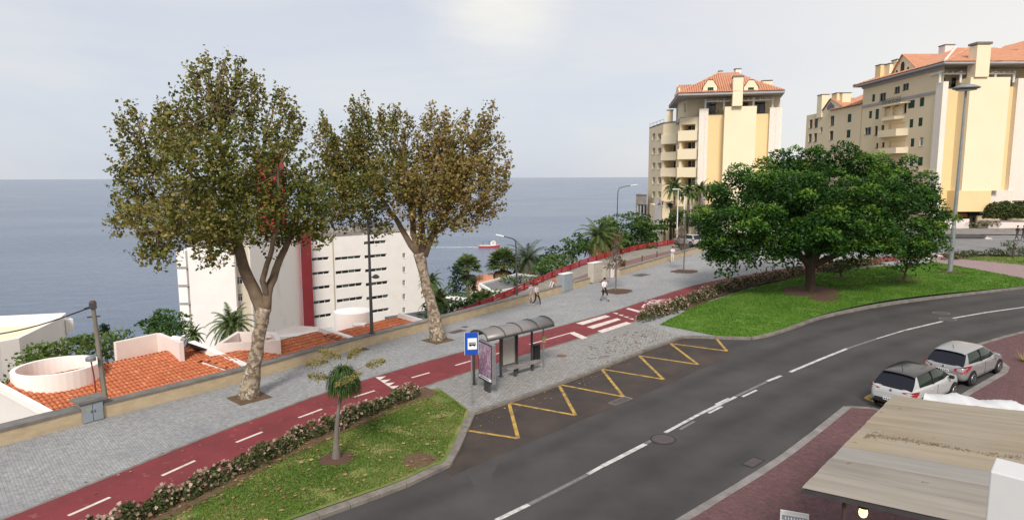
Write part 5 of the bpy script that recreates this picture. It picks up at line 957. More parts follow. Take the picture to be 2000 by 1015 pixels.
plane_tree(b2, ([b2 - Vector((0, 0, .15)), b2 + Vector((0, 0, .25)), at(850, 630, Y2), at(838, 580, Y2), at(826, 530, Y2), at(820, 495, Y2)], [.55, .43, .33, .30, .29, .38]),
  [([at(819, 502, Y2), at(797, 468, Y2), at(778, 435, Y2 + .4), at(757, 405, Y2 + .8), at(720, 350, Y2 + 1), at(690, 280, Y2 + 1)], .22, .05), ([at(818, 498, Y2), at(808, 455, Y2), at(803, 410, Y2), at(795, 340, Y2), at(785, 280, Y2)], .24, .05), ([at(824, 500, Y2), at(826, 450, Y2 - .4), at(822, 400, Y2 - .8), at(850, 320, Y2 - .8), at(862, 260, Y2 - .6)], .2, .05), ([at(828, 500, Y2), at(843, 462, Y2 + .3), at(872, 410, Y2 + .6), at(910, 350, Y2 + .6), at(930, 280, Y2 + .5)], .24, .05), ([at(845, 460, Y2), at(900, 420, Y2 - .8), at(950, 390, Y2 - 1)], .12, .04), ([at(757, 405, Y2 + .8), at(690, 400, Y2 + .5), at(640, 370, Y2)], .12, .04)],
  [(715, 250, 34, 52, .8, .20), (690, 300, 55, 55, .6, .22), (640, 290, 28, 65, 0, .28), (650, 370, 52, 58, -.3, .15), (710, 380, 58, 52, -.8, .15), (770, 270, 38, 60, .4, .25), (770, 340, 58, 55, -1.2, .3), (845, 275, 48, 55, .3, .5), (890, 285, 46, 55, -.8, .52), (940, 280, 32, 60, .5, .5), (840, 355, 68, 55, -1.5, .48), (905, 350, 62, 60, -1.2, .55), (960, 345, 36, 48, .3, .5), (800, 400, 42, 36, -.8, .45), (890, 410, 58, 40, -.5, .5), (945, 400, 38, 32, .3, .48), (840, 340, 90, 75, 1.8, .45), (700, 330, 70, 65, 1.8, .25), (670, 425, 45, 24, 0, .2), (735, 430, 40, 24, .3, .2), (830, 440, 30, 40, -.9, .48), (620, 440, 30, 24, 0, .2)] + [(x, y, 9, 26, dy, t_) for x, y, dy, t_ in ((637, 240, 0, .3), (690, 212, .5, .25), (716, 205, .8, .25), (745, 225, .5, .3), (773, 222, .4, .35), (800, 240, .2, .4), (842, 225, .3, .5), (870, 232, 0, .5), (905, 232, .3, .5), (938, 225, .5, .5), (958, 225, .4, .5), (975, 280, .2, .5), (985, 320, 0, .5))],
  Y2, 'rusty-leaved plane tree standing behind the bus shelter', 'leaf_rust', 5, .088, 58)

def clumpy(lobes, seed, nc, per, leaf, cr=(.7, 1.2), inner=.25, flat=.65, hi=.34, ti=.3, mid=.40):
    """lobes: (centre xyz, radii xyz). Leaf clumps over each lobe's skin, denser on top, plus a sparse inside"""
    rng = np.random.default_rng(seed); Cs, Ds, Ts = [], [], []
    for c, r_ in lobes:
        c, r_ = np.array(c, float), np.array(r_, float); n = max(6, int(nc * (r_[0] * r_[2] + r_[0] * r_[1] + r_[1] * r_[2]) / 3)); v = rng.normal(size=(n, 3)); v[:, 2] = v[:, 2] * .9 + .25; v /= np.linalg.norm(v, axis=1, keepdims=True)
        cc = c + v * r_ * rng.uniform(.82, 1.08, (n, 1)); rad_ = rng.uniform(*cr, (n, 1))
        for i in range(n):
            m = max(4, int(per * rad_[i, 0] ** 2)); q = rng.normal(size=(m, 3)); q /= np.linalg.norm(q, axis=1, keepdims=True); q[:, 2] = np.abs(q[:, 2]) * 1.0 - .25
            p = cc[i] + q * rad_[i] * np.array([1, 1, flat]) * rng.uniform(.6, 1.05, (m, 1)); Cs.append(p); Ds.append(q * .5 + v[i] * .5); Ts.append(np.clip(rng.normal(mid, .15) + hi * q[:, 2] + rng.normal(size=m) * .14, 0, 1))  # leaves tinted lighter towards each clump's top: light painted into the leaf colour
        m = int(per * inner * n); q = rng.normal(size=(m, 3)); q /= np.linalg.norm(q, axis=1, keepdims=True); Cs.append(c + q * r_ * rng.uniform(.3, .9, (m, 1))); Ds.append(q); Ts.append(np.clip(rng.normal(ti, .12, m), 0, 1))  # inside leaves get a darker tint, shade between clumps put into the colour
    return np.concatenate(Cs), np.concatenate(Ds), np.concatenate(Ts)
def leafy(name, C, D, T, m, root, leaf, narrow=.55, upb=.6): A, B_ = leaves_at(C, leaf, upb, narrow, D); return leaf_mesh(name, C, A, B_, T, m, root)
def PX(px, py, Y, rx, ry, rd=None): s_ = Y / F; return (npv(at(px, py, Y)), (rx * s_, (rd if rd is not None else (rx + ry) / 2) * s_, ry * s_))

# the broad dark fig tree
b3 = up(1583, 574); Y3 = b3.y; root = empty('fig_tree', b3, 'broad dense dark green fig tree on the far lawn', 'tree')
b = MB(); P = smooth([b3 - Vector((0, 0, .1)), b3 + Vector((0, 0, .3)), at(1582, 545, Y3), at(1583, 515, Y3), at(1585, 490, Y3)], .3); b.tube(P, [np.interp(i / (len(P) - 1), [0, .1, .5, 1], [.52, .37, .35, .46]) for i in range(len(P))], 14); b.build('trunk', 'bark', root, sm=True)
for pts in ([(1583, 520), (1540, 480), (1480, 450), (1430, 430)], [(1584, 515), (1570, 460), (1550, 400), (1540, 350)], [(1586, 512), (1620, 460), (1660, 410), (1690, 360)], [(1588, 518), (1650, 490), (1720, 460), (1790, 430)], [(1585, 505), (1590, 450), (1610, 380)]):
    b = MB(); limb(b, [at(x, y, Y3 + (i * .6 if x % 20 else -i * .4)) for i, (x, y) in enumerate(pts)], .3, .07); b.build('limb', 'bark', root, sm=True)
L = [PX(*v[:2], Y3 + v[4], v[2], v[3]) for v in ((1530, 325, 42, 30, .5), (1590, 330, 48, 34, 0), (1640, 322, 40, 30, 1), (1700, 332, 48, 32, .5), (1755, 345, 44, 34, 0), (1805, 375, 36, 36, .5), (1455, 358, 40, 30, .5), (1415, 400, 34, 34, 0), (1385, 450, 26, 36, 0), (1430, 445, 44, 38, -2.0), (1475, 395, 48, 38, -2.2), (1545, 375, 55, 42, -3.0), (1620, 385, 52, 40, -3.4), (1690, 380, 52, 40, -3.0), (1765, 400, 52, 42, -2), (1825, 425, 32, 42, 0), (1510, 445, 55, 38, -3.4), (1585, 450, 50, 40, -4.2), (1660, 445, 55, 40, -3.8), (1735, 455, 52, 38, -3), (1800, 470, 42, 34, -1), (1400, 490, 34, 24, -.5), (1455, 488, 44, 22, -2.0), (1530, 488, 44, 18, -3.2), (1610, 480, 46, 16, -3.6), (1690, 482, 50, 18, -3.0), (1765, 488, 44, 20, -2), (1600, 400, 140, 75, 3.5), (1480, 420, 80, 55, 3), (1730, 420, 85, 60, 3), (1600, 430, 150, 70, .5))]
C, D, T = clumpy(L, 11, 2.3, 260, .2, (.65, 1.2), .55, flat=.9, hi=.55, ti=.12, mid=.26); leafy('crown', C, D, T, 'leaf_ficus', root, .125, .5)  # strong tint spread paints lit clump tops and shaded gaps into the fig
# drooping sprays along the fig's lower edge
rng = np.random.default_rng(4); Cs = []
for x in range(1385, 1830, 7):
    q = npv(at(x, 492 + 12 * math.sin(x * .05) + (18 if 1400 < x < 1500 else 0), Y3 + rng.uniform(-2, 1))); n = 24; Cs.append(q + rng.normal(size=(n, 3)) * np.array([.3, .3, .4]) - np.array([0, 0, .2]))
C = np.concatenate(Cs); leafy('lower_sprays', C, rdir(len(C)), RNG.uniform(.05, .6, len(C)), 'leaf_ficus', root, .16, .5)

def small_tree(base, h_, crown, label, lm, trunk_m='bark_grey', r_=.07, per=16, leaf=.09, lean=(0, 0), name='young_tree', cr=(.3, .55), branches=6, nc=6):
    root = empty(name, base, label, 'tree'); b = MB(); base = Vector(base); t_ = base + Vector((lean[0], lean[1], h_)); P = smooth([base - Vector((0, 0, .1)), base.lerp(t_, .5) + Vector((.04, .03, 0)), t_], .3); b.tube(P, [r_ - (r_ * .55) * i / (len(P) - 1) for i in range(len(P))], 8)
    b.build('trunk', trunk_m, root, sm=True); rg = random.Random(hash(label) % 1000 if False else len(label)); b = MB()
    for c, rr in crown:
        for _ in range(branches): e = Vector(c) + Vector((rg.uniform(-.7, .7) * rr[0], rg.uniform(-.7, .7) * rr[1], rg.uniform(-.6, .8) * rr[2])); s0 = P[rg.randint(len(P) // 2, len(P) - 1)]; b.tube(smooth([s0, s0.lerp(e, .5) + Vector((0, 0, .1)), e], .5), .018 if r_ < .12 else .04, 4)
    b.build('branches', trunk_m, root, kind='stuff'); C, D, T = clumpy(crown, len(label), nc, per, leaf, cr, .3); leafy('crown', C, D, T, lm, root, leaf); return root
q = up(1202, 570); small_tree(q, 4.0, [PX(1202, 500, q.y, 17, 20), PX(1206, 470, q.y, 13, 24), PX(1192, 520, q.y, 10, 8), PX(1215, 515, q.y, 8, 8)], 'slender young tree with sparse brown leaves by the beige cabinets', 'leaf_brown', per=44, nc=8, branches=12)
q = up(1335, 531); small_tree(q, 5.5, [PX(1330, 455, q.y, 13, 26), PX(1336, 480, q.y, 13, 18), PX(1322, 470, q.y, 8, 15)], 'slender young tree with bare brown twigs near the far wall', 'leaf_brown', per=18, leaf=.08, nc=5, branches=18)
q = up(1645, 545); small_tree(q, 1.0, [PX(1620, 527, q.y, 14, 8), PX(1655, 522, q.y, 18, 9), PX(1640, 516, q.y, 20, 7)], 'low crooked tree on the lawn right of the fig trunk', 'leaf_green', 'bark', .12, per=26, name='crooked_tree', lean=(-.4, 0), nc=3)
q = up(1764, 551); small_tree(q, 1.5, [PX(1745, 522, q.y, 24, 8), PX(1785, 518, q.y, 28, 9), PX(1766, 512, q.y, 30, 9), PX(1768, 505, q.y, 18, 8)], 'low spreading tree on the lawn left of the tall lamp', 'leaf_green', 'bark', .12, per=26, name='crooked_tree', lean=(.2, 0), nc=3)
q = up(1978, 504); small_tree(q, 1.6, [PX(1960, 478, q.y, 12, 5), PX(1985, 474, q.y, 15, 8), PX(1978, 486, q.y, 12, 8)], 'small sparse tree in front of the clipped hedge at right edge', 'leaf_green', 'bark', .1, per=12, name='crooked_tree', nc=3)

# palms
def feather(b, o, az, el, L, droop, seg=9, leaflet=.5, w_=.06, nleaf=18, rng=random):
    d = Vector((math.cos(az) * math.cos(el), math.sin(az) * math.cos(el), math.sin(el))); P = []; p = Vector(o); st = L / seg
    for i in range(seg + 1): P.append(p.copy()); p = p + d * st; d = (d + Vector((0, 0, -droop * st / L * 1.6))).normalized()
    b.tube(P, [.03 - .024 * i / seg for i in range(seg + 1)], 3, cap=False); n = nleaf
    for k in range(2, n):
        f = k / n * seg; i = min(seg - 1, int(f)); q = P[i].lerp(P[i + 1], f - i); t_ = (P[i + 1] - P[i]).normalized(); sd_ = t_.cross(Vector((0, 0, 1))).normalized(); ll = leaflet * (1 - .55 * abs(2 * k / n - .8))
        for sgn in (-1, 1): e = q + (sd_ * sgn * .8 + t_ * .65 + Vector((0, 0, -.25 - rng.uniform(0, .3)))).normalized() * ll; b.add([q - t_ * w_, q + t_ * w_, e], [(0, 1, 2)])
    return P
def fan(b, o, az, el, L, R_, rng=random):
    d = Vector((math.cos(az) * math.cos(el), math.sin(az) * math.cos(el), math.sin(el))); c = Vector(o) + d * L; b.tube([o, c], [.025, .015], 3, cap=False); sd_ = d.cross(Vector((0, 0, 1))).normalized(); u_ = sd_.cross(d); n = 17
    for k in range(n):
        an = -1.9 + 3.8 * k / (n - 1); e = c + (d * math.cos(an) + sd_ * math.sin(an)) * R_ + Vector((0, 0, -.18 * R_ - rng.uniform(0, .25) * R_)); m_ = c.lerp(e, .55) + Vector((0, 0, .06)); pw = (sd_ * math.cos(an) - d * math.sin(an)) * R_ * .085; b.add([c, m_ - pw, e, m_ + pw], [(0, 1, 2, 3)])
def tinted(o, lo=.1, hi=.9):
    me = o.data; a = me.attributes.new('tint', 'FLOAT', 'FACE'); n = len(me.polygons); a.data.foreach_set('value', RNG.uniform(lo, hi, n).astype(np.float32)); return o
def palm(px, py, Y, h_, kind, label, L=2.2, n=32, tr=.2, skirt=0, dead='frond_dead', m='frond', name=None):
    """crown centre seen at (px, py)"""
    c = at(px, py, Y); base = Vector((c.x, c.y, c.z - h_)); root = empty(name or ('fan_palm' if kind == 'fan' else 'feather_palm'), base, label, 'palm tree'); b = MB(); k = max(3, int(h_ / .35)); b.tube([base.lerp(c, i / k) for i in range(k + 1)], [tr * (1.12 if i % 2 else .95) for i in range(k + 1)], 10); b.build('trunk', 'palm_bark', root)
    rg = random.Random(int(px)); b = MB()
    for i in range(n):
        az = i * 2.39996 + rg.uniform(-.2, .2); f = i / n; el = 1.35 - 1.7 * f
        if kind == 'fan': fan(b, c, az, el, L * rg.uniform(.45, .6), L * .5, rg)
        else: feather(b, c, az, el, L * rg.uniform(.85, 1.1), 1.1 + f * .5, leaflet=L * .2, nleaf=30, rng=rg)
    tinted(b.build('fronds', m, root), .1, .9); b = MB()
    for i in range(skirt):
        az = i * 2.39996; el = -.7 - rg.uniform(0, .7)
        if kind == 'fan': fan(b, c - Vector((0, 0, .3)), az, el, L * .45, L * .45, rg)
        else: feather(b, c - Vector((0, 0, .1)), az, el + .75, L * .8, 2.2, leaflet=L * .14, nleaf=22, w_=.09, rng=rg)
    if skirt: tinted(b.build('dead_fronds', dead, root), 0, 1)
    return root
palm(913, 522, 80, 7, 'fan', 'slim fan palm above the dark conifer', L=2.0, n=30, tr=.22, skirt=10, dead='frond'); palm(982, 514, 84, 5, 'fan', 'fan palm with brown skirt beside the orange garden roof', L=2.5, n=36, tr=.3, skirt=46)
palm(1030, 512, 86, 5, 'feather', 'date palm with orange fruit stalks behind the lane lamp', L=4.0, n=54, tr=.4, skirt=34, dead='frond_orange', m='frond_grey'); palm(1168, 465, 84, 6, 'feather', 'palm with drooping tan dead fronds behind the red railing', L=3.6, n=40, tr=.3, skirt=50, m='frond')
palm(452, 637, 68, 6, 'feather', 'feather palm in front of the white block', L=3.2, n=44, tr=.3); palm(842, 552, 74, 5, 'feather', 'small palm right of the rusty plane trunk', L=2.0, n=30, tr=.2, skirt=8)
palm(1318, 368, 99.5, 7.5, 'feather', 'tall palm left of the flagpoles by the tower', L=2.4, n=40, tr=.16); palm(1345, 375, 98, 7, 'feather', 'middle palm by the tower terrace', L=2.4, n=40, tr=.16); palm(1368, 372, 98.5, 7, 'feather', 'right palm by the tower, half behind the fig', L=2.2, n=36, tr=.16)
palm(858, 590, 57, 3, 'feather', 'low garden palm below the wall by the rusty plane', L=2.4, n=34, tr=.2); palm(378, 655, 52, 4, 'feather', 'small dark palm beside the solar heater', L=1.2, n=22, tr=.12); palm(940, 590, 57, 3, 'fan', 'pale fan palm by the white garden wall', L=1.4, n=22, tr=.12)

# garden trees and bushes seen over the walls
def bush(lobes, label, m, per=20, leaf=.2, name='bush', cat='bush', cr=(.6, 1.1), nc=2.2, seed=None, trunk=True):
    L = [PX(*l) for l in lobes]; c0 = L[0][0]; zb = ground_z(c0[0], c0[1]); zb = min(zb, c0[2] - L[0][1][2]); root = empty(name, (c0[0], c0[1], zb), label, cat)
    b = MB(); b.tube([(c0[0], c0[1], zb), (c0[0] + .1, c0[1], (zb + c0[2]) / 2), (c0[0], c0[1], c0[2])], [.28, .22, .12], 7); b.build('trunk', 'bark', root)
    C, D, T = clumpy(L, seed or len(label) * 7, nc * 2.0, per * 2.0, leaf, cr, .4); leafy('crown', C, D, T, m, root, leaf); return root
bush([(1232, 452, 92, 52, 34), (1200, 462, 90, 30, 24), (1262, 455, 92, 30, 28), (1225, 480, 90, 55, 20)], 'rounded green tree behind the red railing near the tower', 'leaf_green', name='round_tree', cat='tree', per=26, leaf=.2)
bush([(1118, 487, 82, 26, 24), (1092, 505, 80, 22, 24), (1135, 475, 84, 22, 20)], 'dark green tree left of the tan palm', 'leaf_green', name='round_tree', cat='tree', per=24, leaf=.2)
bush([(1078, 520, 76, 24, 22), (1110, 515, 76, 24, 18)], 'light green bush just behind the railing', 'leaf_light', per=24, leaf=.16); bush([(1055, 517, 78, 12, 14), (1062, 530, 74, 14, 10)], 'grey-green shrub beside the date palm', 'leaf_green', per=20)
bush([(1185, 450, 86, 22, 24), (1205, 480, 84, 22, 20)], 'pale feathery bush behind the brown young tree', 'leaf_light', per=20, leaf=.2)
bush([(890, 560, 64, 22, 18), (890, 535, 64, 12, 24), (884, 580, 63, 24, 12)], 'dark pointed conifer below the slim fan palm', 'leaf_dark', name='conifer', cat='tree', per=40, leaf=.13, cr=(.4, .7), nc=4); bush([(925, 556, 68, 8, 16)], 'narrow dark cypress beside the orange roof', 'leaf_dark', name='cypress', cat='tree', per=40, leaf=.12, cr=(.3, .5), nc=6)
bush([(870, 605, 54, 34, 20), (910, 600, 54, 26, 14), (850, 620, 50, 22, 12)], 'garden shrubs just below the parapet wall', 'leaf_green', per=22, leaf=.15, nc=3); bush([(940, 578, 60, 30, 14), (975, 580, 60, 22, 10)], 'mixed green shrubs by the white pavilion', 'leaf_light', per=22, leaf=.15, nc=3); bush([(1005, 548, 70, 40, 10)], 'low hedge under the pavilion roof edge', 'leaf_green', per=20, leaf=.15)
bush([(125, 682, 37, 55, 20), (65, 705, 36, 34, 24), (170, 668, 40, 40, 16), (90, 715, 36, 50, 18)], 'feathery light green tree between the white house and round tower', 'leaf_light', name='garden_tree', cat='tree', per=24, leaf=.15, nc=3, cr=(.5, .9)); bush([(235, 662, 44, 44, 16), (205, 690, 42, 40, 18)], 'light green tree behind the round tower rim', 'leaf_light', name='garden_tree', cat='tree', per=24, leaf=.15, nc=3)
bush([(325, 632, 60, 44, 22), (345, 648, 58, 32, 18), (300, 640, 62, 24, 16)], 'bright green tree left of the white block', 'leaf_green', name='garden_tree', cat='tree', per=26, leaf=.17, nc=3); bush([(203, 640, 75, 8, 12), (203, 650, 75, 12, 8)], 'small dark conifer standing against the sea', 'leaf_dark', name='conifer', cat='tree', per=30, leaf=.15, cr=(.4, .6), nc=4)
bush([(15, 760, 36, 26, 14), (35, 775, 34, 14, 20)], 'dark shrubs below the white house wall', 'leaf_green', per=22, leaf=.12, nc=3); bush([(1298, 440, 98, 16, 16), (1330, 430, 97, 22, 20), (1365, 430, 96, 22, 26), (1395, 425, 98, 26, 24)], 'dark shrubbery at the foot of the tower', 'leaf_green', per=22, leaf=.22); bush([(1310, 400, 100.5, 10, 5), (1295, 397, 102, 8, 5)], 'planter shrubs on the terrace block', 'leaf_dark', per=26, leaf=.15, cr=(.3, .5))
# undergrowth on the slope below the wall
pts = []; rg = random.Random(2)
while len(pts) < 1500:
    x, y = rg.uniform(-75, 24), rg.uniform(30, 120); d = coast_d(x, y)
    if -40 < d < -4: pts.append((x, y, ground_z(x, y) + .3))
C = np.array(pts); Ci = np.repeat(C, 16, axis=0) + RNG.normal(size=(len(C) * 16, 3)) * np.array([.9, .9, .4]); A, B_ = leaves_at(Ci, .26, .6, .55); leaf_mesh('undergrowth', Ci, A, B_, RNG.uniform(0, 1, len(Ci)), 'leaf_green', None, kind='stuff', label='green undergrowth covering the slope below the street')

# flowering hedges along the cycle lane
def hedge(P, label, hgt, wid, seed, bloom=1.0, m='leaf_hedge', per=210, name='hedge', leaf=.075):
    rng = np.random.default_rng(seed); p0 = P[0]; root = empty(name, (p0.x, p0.y, g(p0.x) + U), label, 'hedge'); Cs, Bs = [], []
    Q = resample(P, .5)
    for q in Q:
        hh, ww = hgt * rng.uniform(.7, 1.15), wid * rng.uniform(.75, 1.1); v = rng.normal(size=(per, 3)); v /= np.linalg.norm(v, axis=1, keepdims=True); v[:, 2] = np.abs(v[:, 2]); r_ = rng.uniform(.6, 1, (per, 1)) ** .5
        cc = np.array([q.x + rng.normal() * .1, q.y + rng.normal() * .1, g(q.x) + U + .02]); Cs.append(cc + v * r_ * np.array([ww / 2 + .1, ww / 2 + .1, hh])); nb = int(per * .28 * bloom * max(0, rng.normal(1, .55)))
        if nb: w_ = rng.normal(size=(nb, 3)); w_ /= np.linalg.norm(w_, axis=1, keepdims=True); w_[:, 2] = np.abs(w_[:, 2]) * 1.0 + .15; Bs.append(cc + w_ / np.linalg.norm(w_, axis=1, keepdims=True) * np.array([ww / 2 + .12, ww / 2 + .12, hh * 1.06]))
    C = np.concatenate(Cs); leafy('foliage', C, C * 0, rng.uniform(0, 1, len(C)), m, root, leaf, .55)
    if Bs: B_ = np.concatenate(Bs); leafy('blossoms', B_, B_ * 0, rng.uniform(0, 1, len(B_)), 'blossom', root, .06, .9)
    return root
HL = offset(LUP, LW + .55); hedge([p for p in HL if -20 < p.x < -4.3], 'low flowering hedge between cycle lane and near lawn', .58, .78, 1, bloom=.75)
HL2 = offset(LUP, LW + .5); hedge([p for p in HL2 if 8.9 < p.x < 27], 'pink-flowered hedge between cycle lane and far lawn', .85, 1.0, 2, bloom=1.0); hedge([p for p in HL2 if 27.3 < p.x < 36], 'darker hedge stretch behind the fig trunk', .8, 1.0, 3, bloom=.4)
hedge([gp(x, y, U).xy for x, y in ((1852, 507), (1900, 501), (1960, 498.5), (2030, 496))], 'low dark hedge beyond the pink path', .75, 1.1, 4, bloom=.12, per=160)
hedge([Vector(v) for v in ((at(1935, 420, 92.8).xy), (at(2110, 420, 91).xy))], 'clipped dark hedge on top of the pinkish wall', 2.15, 1.6, 6, bloom=0, per=700, name='clipped_hedge', leaf=.2); hx = bpy.data.objects['clipped_hedge']; hx.location.z += 1.0
b = at(1915, 450, 92); hedge([at(1895, 452, 92).xy, at(1945, 452, 91.5).xy], 'red flower bed in front of the shop', .8, 1.2, 8, bloom=.8, per=120, name='flower_bed')

# grass tufts, fallen leaves
def inpoly(poly):
    poly = [Vector(p).to_2d() for p in poly]; n = len(poly)
    def f(x, y):
        c = False; j = n - 1
        for i in range(n):
            a, b = poly[i], poly[j]
            if (a.y > y) != (b.y > y) and x < (b.x - a.x) * (y - a.y) / (b.y - a.y) + a.x: c = not c
            j = i
        return c
    return f
def grass(poly, n, h_, m, zf, label, ymax=70, avoid=()):
    f = inpoly(poly); xs = [p[0] for p in poly]; ys = [p[1] for p in poly]; out = []; rg = random.Random(n)
    while len(out) < n:
        x, y = rg.uniform(min(xs), max(xs)), rg.uniform(max(10, min(ys)), min(ymax, max(ys)))
        if any((x - ax_) ** 2 + (y - ay_) ** 2 < r_ * r_ for ax_, ay_, r_ in avoid): continue
        if f(x, y) and (math.sin(x * 1.9 + math.sin(y * 1.3) * 2) * math.cos(y * 1.6 + x * .4) > -.72 or rg.random() < .3): out.append((x, y, zf(x, y) + h_ * .4))
    C = np.array(out); k = len(C); A = RNG.normal(size=(k, 3)) * .35; A[:, 2] = 1; A /= np.linalg.norm(A, axis=1, keepdims=True); B_ = np.cross(A, rdir(k)); B_ /= np.linalg.norm(B_, axis=1, keepdims=True); s_ = RNG.uniform(.6, 1.3, (k, 1)) * h_; T = np.clip(.45 + .28 * np.sin(C[:, 0] * 1.1 + np.sin(C[:, 1] * .8)) * np.cos(C[:, 1] * .9) + RNG.normal(size=k) * .2, 0, 1)
    leaf_mesh('grass', C, A * s_ * .6, B_ * s_ * .35, T, m, None, kind='stuff', label=label)
av = [(*gp(px, py, U).xy, r_) for px, py, r_ in ((657, 898, .6), (820, 900, .6), (1583, 574, 2.0), (1610, 588, .9))]
hs = inpoly([*offset(LUP, LW - .1)[:i0[-1] + 1], *offset(LUP, LW + 1.2)[:i0[-1] + 1][::-1]]); z1_ = mound(-7, 20, 5, .05); z2_ = mound(26, 50, 9, .25)
pl1 = [*offset(LUP, LW + 1.25)[:i0[-1]], gp(862, 765, U).xy, gp(911, 800, U).xy, *offset(K1, .25)[1:], Vector((-10.3, 12))]
grass(pl1, 42000, .05, 'grass_blade', z1_, 'short worn grass blades of the near lawn', avoid=av); grass(lawn2_poly, 45000, .075, 'grass_lush', z2_, 'lush grass blades of the far lawn', avoid=av); grass(lawn3_poly, 5000, .08, 'grass_blade', lambda x, y: g(x) + U + .012, 'pale grass blades beyond the pink path')
def litter(poly, n, zf, label, size=.06, ymax=60):
    f = inpoly(poly); xs = [p[0] for p in poly]; ys = [p[1] for p in poly]; out = []; rg = random.Random(n + 5)
    while len(out) < n:
        x, y = rg.uniform(min(xs), max(xs)), rg.uniform(max(12, min(ys)), min(ymax, max(ys)))
        if f(x, y): out.append((x, y, zf(x, y) + .035))
    C = np.array(out); A = rdir(n); A[:, 2] *= .2; Nn = np.tile([0, 0, 1.0], (n, 1)) + RNG.normal(size=(n, 3)) * .15; B_ = np.cross(A, Nn); s_ = RNG.uniform(.5, 1.3, (n, 1)) * size; leaf_mesh('fallen_leaves', C, A * s_, B_ * s_ * .8, RNG.uniform(0, 1, n), 'dead_leaf', None, kind='stuff', label=label)
litter(pl1, 420, lambda x, y: z1_(x, y) + .03, 'dry leaves scattered on the near lawn', .075); litter([*offset(LUP, LW + .6)[:i0[-1]], *offset(LUP, LW + 1.6)[:i0[-1]][::-1]], 500, z1_, 'dry leaves along the hedge soil', .06)
litter([gp(*p, U).xy for p in ((1120, 690), (1240, 640), (1320, 655), (1180, 710))], 150, lambda x, y: g(x) + U, 'dark leaves strewn on the bus stop paving', .085); litter([gp(*p, U).xy for p in ((100, 960), (700, 735), (840, 740), (300, 990))], 90, lambda x, y: g(x) + U, 'few dry leaves lying on the cycle lane', .05); litter([gp(*p, 0).xy for p in ((915, 815), (1090, 752), (1330, 662), (1340, 672), (1095, 772), (925, 845))], 160, lambda x, y: g(x), 'dry leaves gathered in the bus bay gutter', .05)

# ponytail palm on the near lawn
bp = up(657, 898); Yp = bp.y; root = empty('ponytail_palm', bp, 'small ponytail palm with drooping tuft and yellow plumes on the near lawn', 'palm tree')
b = MB(); hd = at(671, 742, Yp); P = smooth([bp - Vector((0, 0, .05)), bp + Vector((0, 0, .12)), at(657, 850, Yp), at(661, 800, Yp), at(668, 765, Yp), hd], .12); b.tube(P, [np.interp(i / (len(P) - 1), [0, .12, .35, .7, 1], [.17, .13, .085, .06, .065]) for i in range(len(P))], 10); b.build('trunk', 'bark_grey', root, sm=True)
b = MB(); rg = random.Random(9)
for i in range(900):
    az = rg.uniform(0, 2 * PI); el = rg.uniform(.35, 1.5); L = rg.uniform(.75, 1.1); d = Vector((math.cos(az) * math.cos(el), math.sin(az) * math.cos(el), math.sin(el))); p = hd + Vector((rg.uniform(-.07, .07), rg.uniform(-.07, .07), rg.uniform(-.1, .12))); Q = [p.copy()]
    for s_ in range(7): p = p + d * (L / 7); d = (d + Vector((0, 0, -.52 - .1 * s_))).normalized(); Q.append(p.copy())
    sd_ = Vector((-math.sin(az), math.cos(az), 0)); ws = [.018, .02, .02, .018, .016, .013, .009, .003]; b.add([q + sd_ * w_ for q, w_ in zip(Q, ws)] + [q - sd_ * w_ for q, w_ in zip(Q, ws)], [(k, k + 1, 9 + k, 8 + k) for k in range(7)])
tinted(b.build('leaf_tuft', 'strap', root), 0, .9)
for k, (x0, y0, x1, y1, dy) in enumerate(((640, 705, 598, 711, -.2), (640, 737, 602, 733, .1), (665, 697, 622, 684, .3), (680, 697, 703, 681, .2), (715, 713, 752, 705, -.1), (655, 752, 706, 728, -.75))):
    a, c = at(x0, y0, Yp + dy), at(x1, y1, Yp + dy * 1.3); b = MB(); b.tube([hd, hd.lerp(a, .6) + Vector((0, 0, .05)), a, c], [.018, .014, .01, .004], 5); st = b.build('flower_stalk', 'plume', root); b = MB(); L = (c - a).length
    n = 420; f = RNG.uniform(0, 1, n); cc = npv(a) + (npv(c) - npv(a)) * f[:, None] + RNG.normal(size=(n, 3)) * (.085 * np.sin(PI * np.clip(f, .05, .95)) + .012)[:, None]; A, B_ = leaves_at(cc, .036, .2, .5); leaf_mesh('plume', cc, A, B_, RNG.uniform(0, 1, n), 'plume', st, kind='stuff'); tinted(st)

# ================================================================== STREET FURNITURE
# bus shelter
sF0, sF1 = hz(952, 667, 2.45), hz(1074, 639, 2.45); su = (sF1 - sF0).xy.normalized(); sn = Vector((-su.y, su.x)); SL = (sF1 - sF0).length; gz0 = g(sF0.x) + U
shl = empty('bus_shelter', (*sF0.xy, gz0), 'bus shelter with smoked barrel roof beside the cycle lane', 'bus shelter', rz=math.atan2(su.y, su.x))
def SB(): return MB()
SL += .3; D_ = 1.3; arc = [(D_ / 2 - D_ / 2 * math.cos(PI * k / 12), 2.38 + .36 * math.sin(PI * k / 12)) for k in range(13)]
b = SB(); b.add([(x, y, z) for x in (0, SL) for y, z in arc], [(k, 13 + k, 14 + k, k + 1) for k in range(12)]); o = b.build('roof_panel', 'poly', shl, world=False, sm=True); m_ = o.modifiers.new('t', 'SOLIDIFY'); m_.thickness = .02
for k in range(5):
    b = SB(); b.tube([(SL * k / 4, y, z + .015) for y, z in arc], .03, 6); b.build('roof_rib', 'dark_metal', shl, world=False)
for y in (0, D_): b = SB(); b.box((SL / 2, y, 2.36), (SL + .05, .05, .07)); b.build('gutter', 'dark_metal', shl, world=False)
M['signboard'] = pm('yellow_notice', (.42, .34, .18), (.32, .25, .12), scale=12, rough=.7)
b = SB(); b.add([(SL + .012, y, z) for y, z in arc[2:11]], [tuple(range(9))]); b.build('end_panel', 'signboard', shl, world=False)
